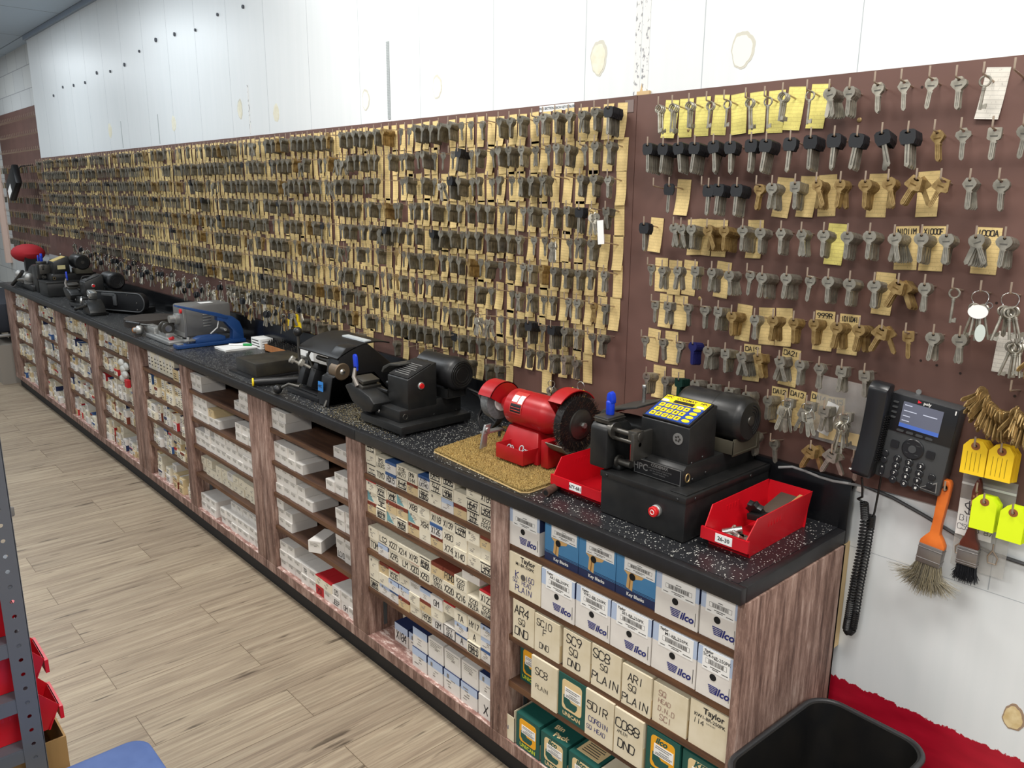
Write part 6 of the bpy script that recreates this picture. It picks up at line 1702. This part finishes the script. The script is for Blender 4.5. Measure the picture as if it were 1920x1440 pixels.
def nav(b):
    b.lathe((.015, -.0495, -.0165), (0, -1, 0), [(0, .024), (.003, .024), (.0045, .022)], 28, 0)
    b.lathe((.015, -.0535, -.0165), (0, -1, 0), [(0, .009), (.002, .0085)], 20, 1)
    for a in range(4):
        q = PI / 4 + a * PI / 2
        b.box(.015 + .010 * math.cos(q) - .0006, .015 + .021 * math.cos(q) + .0006, -.0546, -.0535, -.0165 + .0155 * math.sin(q) - .0006, -.0165 + .0155 * math.sin(q) + .0006, 1)
    for x in (-.033, .046): b.prism(rrect(x - .001, x + .017, -.0255, -.0085, .003, 3), 'y', -.0535, -.05, 0)
ph('navigation_pad', [M_PHD, M_PH], nav, 0, body)
kr = Matrix.Rotation(tilt, 3, 'Y')
def plet(parent, s, sz, x, z, y=-.0546, m=M_WHITEINK):
    p = kr @ Vector((x, y, z)) + Vector((PX, 0, PZ)) - Vector(t.location)
    lettering(parent, s, sz, m, p, (PI / 2, tilt, 0) if False else (kr.to_4x4() @ Matrix.Rotation(PI / 2, 4, 'X')).to_euler(), bold=.0002)
for j, rw in enumerate(('123', '456', '789', '*0#')):
    for i, ch in enumerate(rw):
        x, z = -.012 + i * .0262, -.0495 - j * .0172
        kb = ph('dial_key', M_PHD, lambda b: b.lathe((x, -.0495, z), (0, -1, 0), [(0, .0088), (.0035, .0088), (.0048, .0075)], 18), 0, body)
        plet(kb, ch, .0085, x, z, -.0545)
for x, z in ((-.041, -.0455), (-.041, -.0625), (.068, -.066), (.068, -.086)):
    ph('side_key', M_PHD, lambda b: b.lathe((x, -.0495, z), (0, -1, 0), [(0, .0078), (.0035, .0078), (.0045, .0068)], 18), 0, body)
vk = ph('volume_key', M_PHD, lambda b: b.prism(rrect(-.046, -.035, -.1, -.0735, .005, 4), 'y', -.0535, -.05), 0, body)
plet(vk, '+', .008, -.0405, -.079, -.0538); plet(vk, '-', .008, -.0405, -.095, -.0538)
def tri(b):
    b.prism([(.046, -.0985), (.084, -.0985), (.081, -.073)], 'y', -.0522, -.05, 0); b.prism([(.050, -.097), (.0818, -.097), (.0795, -.0775)], 'y', -.0526, -.05, 1)
ph('mute_key', [M_CASTALU, M_PHD], tri, 0, body)
lg = ph('logo', mat('logo_red', (226, 34, 52), .5), lambda b: b.prism([(.003, .0895), (.003, .0965), (.011, .0925)], 'y', -.0522, -.0512, 0, holes=()), 0, body)
plet(lg, 'poly', .0095, .0235, .0928, -.0524)
ph('lamp', M_PAPER, lambda b: b.box(.082, .0845, -.0522, -.0512, .086, .095), 0, body)
def hset(b):
    out_ = [(-.0505, .117), (-.075, .117), (-.086, .106), (-.086, -.105), (-.078, -.112), (-.0505, -.108), (-.0495, -.02), (-.0495, .06)]
    b.prism([(-.045, .117), (-.072, .119), (-.086, .105), (-.079, .05), (-.0765, 0), (-.079, -.05), (-.088, -.103), (-.075, -.112), (-.045, -.108), (-.05, -.06), (-.055, 0), (-.05, .06)], 'x', -.099, -.053)
hs = ph('handset', M_PHD, hset, .006, body)
def ribs(b):
    for i in range(20):
        z = -.068 + .0058 * i
        for k in range(3): b.box(-.0525, -.048 + .0015 * k - .0015, -.072 + k * .008, -.068 + k * .008, z, z + .003)
ph('speaker_ribs', M_BLACK, ribs, 0, body)
plet(hs, 'HD VOICE', .0055, -.088, -.098, -.0862); 
b = B(); b.lathe((.125, -.012, 1.306), (0, -1, 0), [(0, .006), (.004, .006)], 12); part(t, 'bracket_screw', b, M_CASTALU)
# coiled handset cord
b = B()
def coil(path, turns, r0, r1, seg=9):
    pts = []
    n = int(turns * seg)
    L = len(path) - 1
    for i in range(n + 1):
        f = i / n * L
        k = min(int(f), L - 1)
        p = Vector(path[k]).lerp(Vector(path[k + 1]), f - k)
        d = (Vector(path[k + 1]) - Vector(path[k])).normalized()
        u = d.cross(Vector((0, 1, 0))); u = u.normalized() if u.length > .1 else Vector((1, 0, 0)); w_ = d.cross(u)
        a = 2 * PI * i / seg; rr = r0 + (r1 - r0) * i / n
        pts.append(p + (u * math.cos(a) + w_ * math.sin(a)) * rr)
    return pts
b.tube([(.046, -.075, 1.093), (.048, -.07, 1.07), (.044, -.055, 1.04), (.030, -.045, 1.028), (.040, -.04, 1.022)], .0028, 8)
b.tube(coil([(.044, -.04, 1.022), (.046, -.03, .98), (.043, -.024, .90), (.036, -.022, .82), (.033, -.022, .75), (.031, -.022, .70), (.030, -.022, .672), (.036, -.02, .663), (.043, -.018, .675), (.045, -.016, .72), (.047, -.015, .80), (.052, -.015, .88), (.055, -.016, .955), (.056, -.018, .985)], 118, .0085, .0085), .0022, 5)
b.tube([(.056, -.02, .985), (.060, -.02, .975), (.062, -.018, 1.0), (.066, -.02, 1.05), (.072, -.03, 1.10)], .0026, 8)
part(t, 'handset_cord', b, M_BLACK, smooth=60)
# ---------------------------------------------------------------- paint brushes
def hairs(b, x0, x1, y0, y1, ztop, L, n, spread, rr, mats, droop=.0, seed=1):
    r = random.Random(seed)
    for i in range(n):
        u = r.random()
        x, y = x0 + (x1 - x0) * u, r.uniform(y0, y1)
        a = (u - .5) * 2
        ex = a * spread * r.uniform(.4, 1.3) + r.gauss(0, spread * .25)
        ey = r.uniform(-.8, .4) * spread * .5
        l = L * r.uniform(.72, 1.02)
        pts = [(x, y, ztop), (x + ex * .25, y + ey * .4, ztop - l * .5), (x + ex, y + ey, ztop - l + abs(ex) * .5)]
        b.tube(pts, [rr, rr, rr * .6], 3, r.randrange(mats))
t = thing('paint_brush', 'old paint brush with an orange handle and splayed grey bristles', 'brush', (.215, -.03, 1.11), 0)
def orient(b, ang): b.turn((.215, -.03, 1.11), 'Y', ang)
b = B()
prof = [(1.125, .006), (1.118, .0105), (1.10, .0115), (1.06, .0105), (1.02, .0095), (.995, .0105), (.985, .018), (.972, .026), (.962, .027)]
b.prism([(.215 + w_, z) for z, w_ in prof] + [(.215 - w_, z) for z, w_ in reversed(prof)], 'y', -.040, -.022, 0, holes=[[(.215 + .0055 * math.cos(i * PI / 5), 1.106 + .008 * math.sin(i * PI / 5)) for i in range(10)]])
orient(b, .075); part(t, 'handle', b, mat('orange_handle', (226, 118, 44), .4, 0, (206, 100, 36), 20.0), .003)
b = B(); b.box(.189, .241, -.043, -.019, .918, .964); b.box(.188, .242, -.044, -.018, .954, .957); b.box(.188, .242, -.044, -.018, .928, .931); orient(b, .075); part(t, 'ferrule', b, mat('tin_ferrule', (150, 146, 144), .35, .8), .002)
b = B(); hairs(b, .191, .239, -.042, -.02, .922, .082, 900, .042, .00045, 2, seed=5); orient(b, .075); part(t, 'bristles', b, [mat('hair_tan', (158, 148, 122), .8), mat('hair_grey', (116, 110, 96), .8)])
t = thing('paint_brush', 'small paint brush with a chipped brown handle and black bristles', 'brush', (.278, -.03, 1.11), 0)
b = B()
prof = [(1.145, .002), (1.135, .006), (1.115, .0095), (1.09, .0095), (1.06, .0075), (1.03, .0075), (1.01, .012), (.996, .0185), (.985, .02)]
b.prism([(.278 + w_, z) for z, w_ in prof] + [(.278 - w_, z) for z, w_ in reversed(prof)], 'y', -.038, -.024, 0)
part(t, 'handle', b, mat('chipped_brown', (92, 42, 30), .35, 0, (212, 164, 110), 26.0, (1, 1, .5), 6, .62, .66), .003)
b = B(); b.box(.2575, .2985, -.040, -.022, .944, .986)
for z in (.982, .976, .952, .947): b.box(.2565, .2995, -.041, -.021, z, z + .002)
part(t, 'ferrule', b, mat('tin_ferrule', (150, 146, 144), .35, .8), .001)
b = B(); hairs(b, .259, .297, -.039, -.023, .946, .046, 420, .008, .0005, 1, seed=6); part(t, 'bristles', b, mat('hair_black', (26, 28, 34), .7))
for x, z in ((.216, 1.103), (.279, 1.118)):
    link('hook', hook_mesh(), near, (x - near.location.x, .02, z - near.location.z))
# clear zip bag with a note, behind the brushes
t = thing('zip_bag', 'clear zip bag with a white note hung behind the small brush', 'bag', (.285, -.008, 1.13), 0)
M_CLEAR = mat('clear_film', (206, 204, 200), .15, alpha=.32)
b = B(); b.box(.238, .345, -.0085, -.006, .925, 1.145); part(t, 'film', b, M_CLEAR)
b = B(); b.box(.238, .345, -.0092, -.0084, 1.118, 1.123); part(t, 'zip', b, mat('zip_line', (216, 216, 214), .3))
b = B(); b.box(.239, .312, -.0102, -.0092, 1.0, 1.085); nt_ = part(t, 'note', b, M_PAPER)
b = B()
for s_, x, z, h_ in (('$.', .252, 1.052, .026), ('B109', .244, 1.034, .013), ('C5528 87', .242, 1.014, .012)): ink_strokes(b, s_, x, z, h_, None, 0, -.0104, None, .1)
part(t, 'handwriting', b, mat('pencil_ink', (84, 82, 86), .8), 0, nt_)
b = B()
for x, s_ in ((.256, 1), (.318, -1)):
    b.tube([(x, -.011, 1.0), (x, -.011, .985), (x - .012 * s_, -.011, .97), (x - .010 * s_, -.011, .955), (x + .006 * s_, -.011, .955), (x + .008 * s_, -.011, .97), (x, -.011, .985)], .0016, 6)
part(t, 'wire_clips', b, M_HOOK)
b = B(); b.prism([(-.322, 1.33), (-.19, 1.30), (-.172, 1.10), (-.315, 1.13)], 'y', -.012, -.009) if False else b.box(-.02, .0, 0, 0.001, 0, .001)
b.bm.clear(); b.box(-.118, .048, -.009, -.006, 1.135, 1.30); b.turn((-.04, 0, 1.2), 'Y', .05)
bag2 = single('zip_bag', b, M_CLEAR, 'wrinkled clear plastic bag pinned behind the rings left of the phone', 'bag', (-.04, -.008, 1.2))
b = B(); b.box(-.095, -.065, -.0105, -.0095, 1.155, 1.24); b.turn((-.08, 0, 1.2), 'Y', .25); part(bag2, 'card', b, M_PAPER)
b = B(); b.box(-.10, .03, -.0098, -.0092, 1.145, 1.175); part(bag2, 'yellow_strip', b, M_TANP)
# ---------------------------------------------------------------- shipping tags in bundles
def ship_mesh(lines):
    b = B()
    w_, h_ = .0235, .076
    b.prism([(-w_, -h_ + .012), (w_, -h_ + .012), (w_, -.002), (.012, .013), (-.012, .013), (-w_, -.002)], 'y', -.0006, 0, 0)
    b.lathe((0, -.0009, 0), (0, 1, 0), [(0, .0088), (.0004, .0088)], 16, 1)
    b.lathe((0, -.0013, 0), (0, 1, 0), [(0, .003), (.0005, .003)], 10, 2)
    if lines:
        for i in range(4): b.box(-.014 + i * .0085, -.0134 + i * .0085, -.0009, -.0005, -.056, -.014, 2)
    return b
bundles = ((.268, 1.222, 1, 7, 'gold yellow', 'top bundle, nearer the phone'), (.318, 1.222, 1, 7, 'gold yellow', 'top bundle at the picture edge'), (.301, 1.105, 0, 6, 'neon yellow', 'lower bundle beside the small brush'), (.356, 1.098, 0, 6, 'neon yellow', 'lower bundle at the picture edge'))
for bi, (x, z, ln, n, cn, where) in enumerate(bundles):
    me0 = ship_mesh(ln).mesh('shipping_tag', [M_GOLDTAG if ln else M_NEON, mat('tag_eyelet', (150, 92, 52), .7), M_HOLE], 0)
    link('hook', hook_mesh(), near, (x - near.location.x, 0, z - near.location.z))
    for i in range(n):
        y = -.056 + i * .0068
        o = tag(link('shipping_tag', me0, None, (x + .0004 * i, y, z + shaft_z(y) + .001), (rnd.uniform(-.01, .01), rnd.uniform(-.02, .02) + .03 * (bi % 2), rnd.uniform(-.05, .05))),
                '%s shipping tag in the %s' % (cn, where), 'tag', 'shipping tags, %s' % where)
# fan of old flat brass keys on wire loops at the right edge
def fan(label, cx, cz, a0, a1, n, rad, seed):
    r = random.Random(seed)
    t = thing('key_bunch', label, 'keys', (cx, -.06, cz), 0, 'fans of old brass keys')
    b = B(); b.tube([(cx + rad * math.sin(a0 + (a1 - a0) * i / 24), -.06, cz - rad * math.cos(a0 + (a1 - a0) * i / 24)) for i in range(25)], .0013, 6); part(t, 'wire', b, M_HOOK)
    for i in range(n):
        a = a0 + (a1 - a0) * (i + .5) / n
        me = key_mesh(r.choice('os'), 'b')
        link('key', me, t, (rad * math.sin(a), r.uniform(-.012, .012), -rad * math.cos(a)), (r.uniform(-.25, .1), -a, 1.25 + r.uniform(-.2, .2)))
    return t
fan('fan of flat brass keys on a wire loop, lower one above the gold tags', .318, 1.352, -1.35, .1, 48, .05, 31)
fan('fan of flat brass keys on a wire loop, at the picture edge', .372, 1.345, -.9, .9, 40, .05, 32)
fan('dull bunch of keys on a wire above the brass fans', .378, 1.452, -1.0, .6, 30, .03, 33)
for x, z in ((.318, 1.353), (.372, 1.346), (.378, 1.455), (.256, 1.305)): link('hook', hook_mesh(), near, (x - near.location.x, 0, z - near.location.z))
bunch('key_bunch', 'skeleton keys on a ring with an oval tag, hung over a white slip', .31, -.05, 1.47, 5, .012, ['S'], 'rings of keys on the key boards', 902)
t = thing('key_fob', 'white oval key tag on the skeleton key ring near the right edge', 'tag', (.245, -.075, 1.515), 0)
b = B(); b.prism([(.243 + .019 * math.cos(i * PI / 12), 1.508 + .014 * math.sin(i * PI / 12)) for i in range(24)], 'y', -.084, -.0825); part(t, 'disc', b, M_PAPER)
b = B(); b.tube([(.262 + .006 * math.cos(i * PI / 6), -.083, 1.523 + .006 * math.sin(i * PI / 6)) for i in range(12)], .0009, 5, 0, True); part(t, 'split_ring', b, M_STEEL)
b = B(); b.prism([(.252 + .010 * math.cos(i * PI / 12), 1.465 + .018 * math.sin(i * PI / 12)) for i in range(24)], 'y', -.082, -.081)
single('key_fob', b, mat('pale_fob', (196, 206, 200), .5), 'small pale oval tag hanging below the white oval one', 'tag', (.252, -.081, 1.465))
b = B(); b.box(.262, .312, -.004, -.0032, 1.375, 1.462); b.turn((.287, 0, 1.42), 'Y', .04)
single('paper_tag', b, M_WHITECARD, 'white printed slip behind the skeleton keys near the right edge', 'tag', (.287, -.004, 1.42))
b = B(); b.box(.335, .375, -.012, -.011, 1.345, 1.40); single('key_card', b, M_PAPER, 'white key card tucked behind the brass key fans', 'card', (.355, -.0115, 1.37))
# yellow tagged rings hanging at the end of the crowded board
t = thing('key_bunch', 'keys with bright yellow plastic tags hanging above the grinder wheel', 'keys', (-.845, -.085, 1.16), 0)
b = B(); b.tube([(-.845 + .015 * math.cos(i * PI / 9), -.085, 1.15 + .015 * math.sin(i * PI / 9)) for i in range(18)], .0013, 6, 0, True); part(t, 'ring', b, M_STEEL)
for x, a, m in ((-.868, .35, M_NEON), (-.835, -.1, M_YELLOW), (-.852, .1, M_YELLOW)):
    b = B(); b.prism([(x - .017, 1.07), (x + .017, 1.07), (x + .017, 1.125), (x + .008, 1.14), (x - .008, 1.14), (x - .017, 1.125)], 'y', -.09, -.0885); b.turn((x, -.09, 1.14), 'Y', a); b.move((0, rnd.uniform(-.006, .006), 0)); part(t, 'yellow_tag', b, m)
for i in range(4): link('key', key_mesh('orsh'[i], 'n'), t, (-.012 + .009 * i, -.012 - .003 * i, -.022), (0, .25 - .18 * i, .3))
bunch('key_bunch', 'round key rings with a yellow tag low on the crowded board behind the grinder', -1.0, -.06, 1.135, 6, .014, ['on', 'rn', 'ob'], 'rings of keys on the key boards', 910)
b = B(); b.box(-1.085, -1.04, -.02, -.018, 1.075, 1.155)
single('paper_tag', b, M_CREAMCARD, 'cream card marked behind the grinder, hung low on the crowded board', 'tag', (-1.06, -.02, 1.15))
# ---------------------------------------------------------------- waste bin
t = thing('waste_bin', 'black plastic waste bin against the red painted wall by the counter end', 'bin', (.15, -.33, 0), -.035)
def rloop(b, hx, hy, z, r):
    return [b.bm.verts.new((.15 + x, -.33 + y, z)) for x, y in rrect(-hx, hx, -hy, hy, r, 8)]
b = B()
L0, L1, L2_, L3, L4 = rloop(b, .10, .15, .0005, .04), rloop(b, .133, .205, .515, .06), rloop(b, .140, .212, .522, .065), rloop(b, .1385, .2105, .528, .063), rloop(b, .128, .2, .524, .057)
L5 = rloop(b, .096, .146, .006, .04)
for p, q in ((L0, L1), (L1, L2_), (L2_, L3), (L3, L4), (L4, L5)): b.bridge(p, q)
b.bm.faces.new(L0); b.bm.faces.new(L5)
part(t, 'bin_shell', b, mat('dusty_black', (20, 20, 21), .45, 0, (30, 28, 26), 14.0), 0, smooth=50)
b = B(); b.tube([(.15 + x, -.33 + y, .524) for x, y in rrect(-.137, .137, -.209, .209, .063, 8)], .0062, 8, 0, True); part(t, 'rim', b, mat('bin_rim', (48, 48, 50), .4), 0, smooth=60)
r = random.Random(41); b = B()
for i in range(260):
    x, y = .15 + r.gauss(.02, .04), -.33 + r.gauss(-.02, .06); a = r.uniform(0, 6.28); s_ = r.uniform(.001, .003)
    if abs(x - .15) > .09 or abs(y + .33) > .14: continue
    b.poly([(x, y, .0075), (x + s_ * math.cos(a), y + s_ * math.sin(a), .009), (x - s_ * math.sin(a), y + s_ * math.cos(a), .008)])
o = part(t, 'dust', b, mat('bin_dust', (122, 96, 60), .8), smooth=0); o['kind'] = 'stuff'
# ---------------------------------------------------------------- grey steel rack at the aisle's other side
t = thing('steel_rack', 'grey slotted-angle steel rack seen end-on, red bins on its shelves', 'rack', (-.93, -1.85, 0), 0)
M_RACK = mat('rack_grey', (92, 96, 104), .45, .2)
def upright(x0, y0, sx, sy, z1):
    b = B()
    holes_ = []
    for i in range(int(z1 / .032)):
        z = .02 + .032 * i
        holes_.append([(y0 + sy * .019 + .0042 * math.cos(k * PI / 5), z + .0042 * math.sin(k * PI / 5)) for k in range(10)])
    yy = sorted((y0, y0 + sy * .038))
    b.prism([(yy[0], 0), (yy[1], 0), (yy[1], z1), (yy[0], z1)], 'x', x0 - .001, x0 + .001, 0, holes=holes_)
    b.box(x0 - .001 if sx > 0 else x0 - .036, x0 + .036 if sx > 0 else x0 + .001, y0 - .001, y0 + .001, 0, z1)
    part(t, 'upright', b, M_RACK, 0, smooth=0)
upright(-.905, -1.622, -1, -1, 1.32); upright(-.905, -2.06, -1, 1, 1.32); upright(-1.84, -1.622, 1, -1, 1.32); upright(-1.84, -2.06, 1, 1, 1.32)
for z in (.48, .62, .735, .86, 1.0, 1.15):
    b = B(); b.box(-1.84, -.907, -2.06, -1.624, z, z + .003); b.box(-1.84, -.907, -1.626, -1.623, z - .028, z); b.box(-.909, -.906, -2.06, -1.624, z - .028, z)
    part(t, 'shelf', b, M_RACK)
b = B()
for z in (.735, .86): b.box(-.9062, -.9048, -1.72, -1.70, z - .008, z - .002)
part(t, 'slots', b, M_HOLE)
for z, y0, lb in ((.623, -1.585, 'lowest of the three red bins on the grey rack, poking out furthest'), (.738, -1.60, 'middle red bin poking out of the grey rack'), (.863, -1.635, 'upper red bin set back on the grey rack')):
    tb = thing('rack_bin', lb, 'bin', (-1.02, -1.75, z), 0, 'red bins on the steel rack')
    b = hopper(-.055, .055, 0, .28, 0, .092, .05); b.turn((0, 0, 0), 'Z', PI); b.move((-.985, y0, z + .001)); part(tb, 'bin_body', b, M_BINRED, 0, smooth=20)
b = B(); b.box(-.912, -.9045, -1.642, -1.615, 1.12, 1.14); part(t, 'bumper', b, mat('grey_rubber', (104, 102, 100), .7), .003)
b = B()
for x0, x1, y0, y1 in ((-1.3, -.93, -1.60, -1.596), (-1.3, -.93, -1.9, -1.896), (-.934, -.93, -1.9, -1.6), (-1.3, -1.296, -1.9, -1.6)): b.box(x0, x1, y0, y1, .484, .60)
b.box(-1.3, -.93, -1.9, -1.6, .484, .488)
b.move((0, .018, 0)); single('carton', b, mat('kraft_board', (150, 118, 72), .8), 'open brown cardboard carton on the lowest visible shelf of the grey rack', 'box', (-1.1, -1.74, .484))
b = B(); b.box(-1.84, -.907, -2.06, -1.624, .185, .189); part(t, 'shelf', b, M_RACK)
# ---------------------------------------------------------------- blue seat at the bottom edge
t = thing('padded_seat', 'blue padded seat corner in front of the grey rack', 'seat', (-.62, -1.66, 0), 0)
b = B(); b.prism(rrect(-.83, -.40, -1.88, -1.449, .045, 8), 'z', .555, .6); part(t, 'cushion', b, mat('blue_vinyl', (74, 98, 152), .55, 0, (66, 90, 144), 30.0), .012)
b = B(); b.prism(rrect(-.82, -.41, -1.87, -1.459, .04, 8), 'z', .535, .5555); part(t, 'seat_board', b, M_BLACK, .002)
for x, y in ((-.78, -1.83), (-.78, -1.5), (-.45, -1.83), (-.45, -1.5)):
    b = B(); b.cyl((x, y, .536), (x + (.02 if x > -.6 else -.02), y + (.02 if y > -1.6 else -.02), 0), .012, n=12); part(t, 'leg', b, M_DSTEEL)
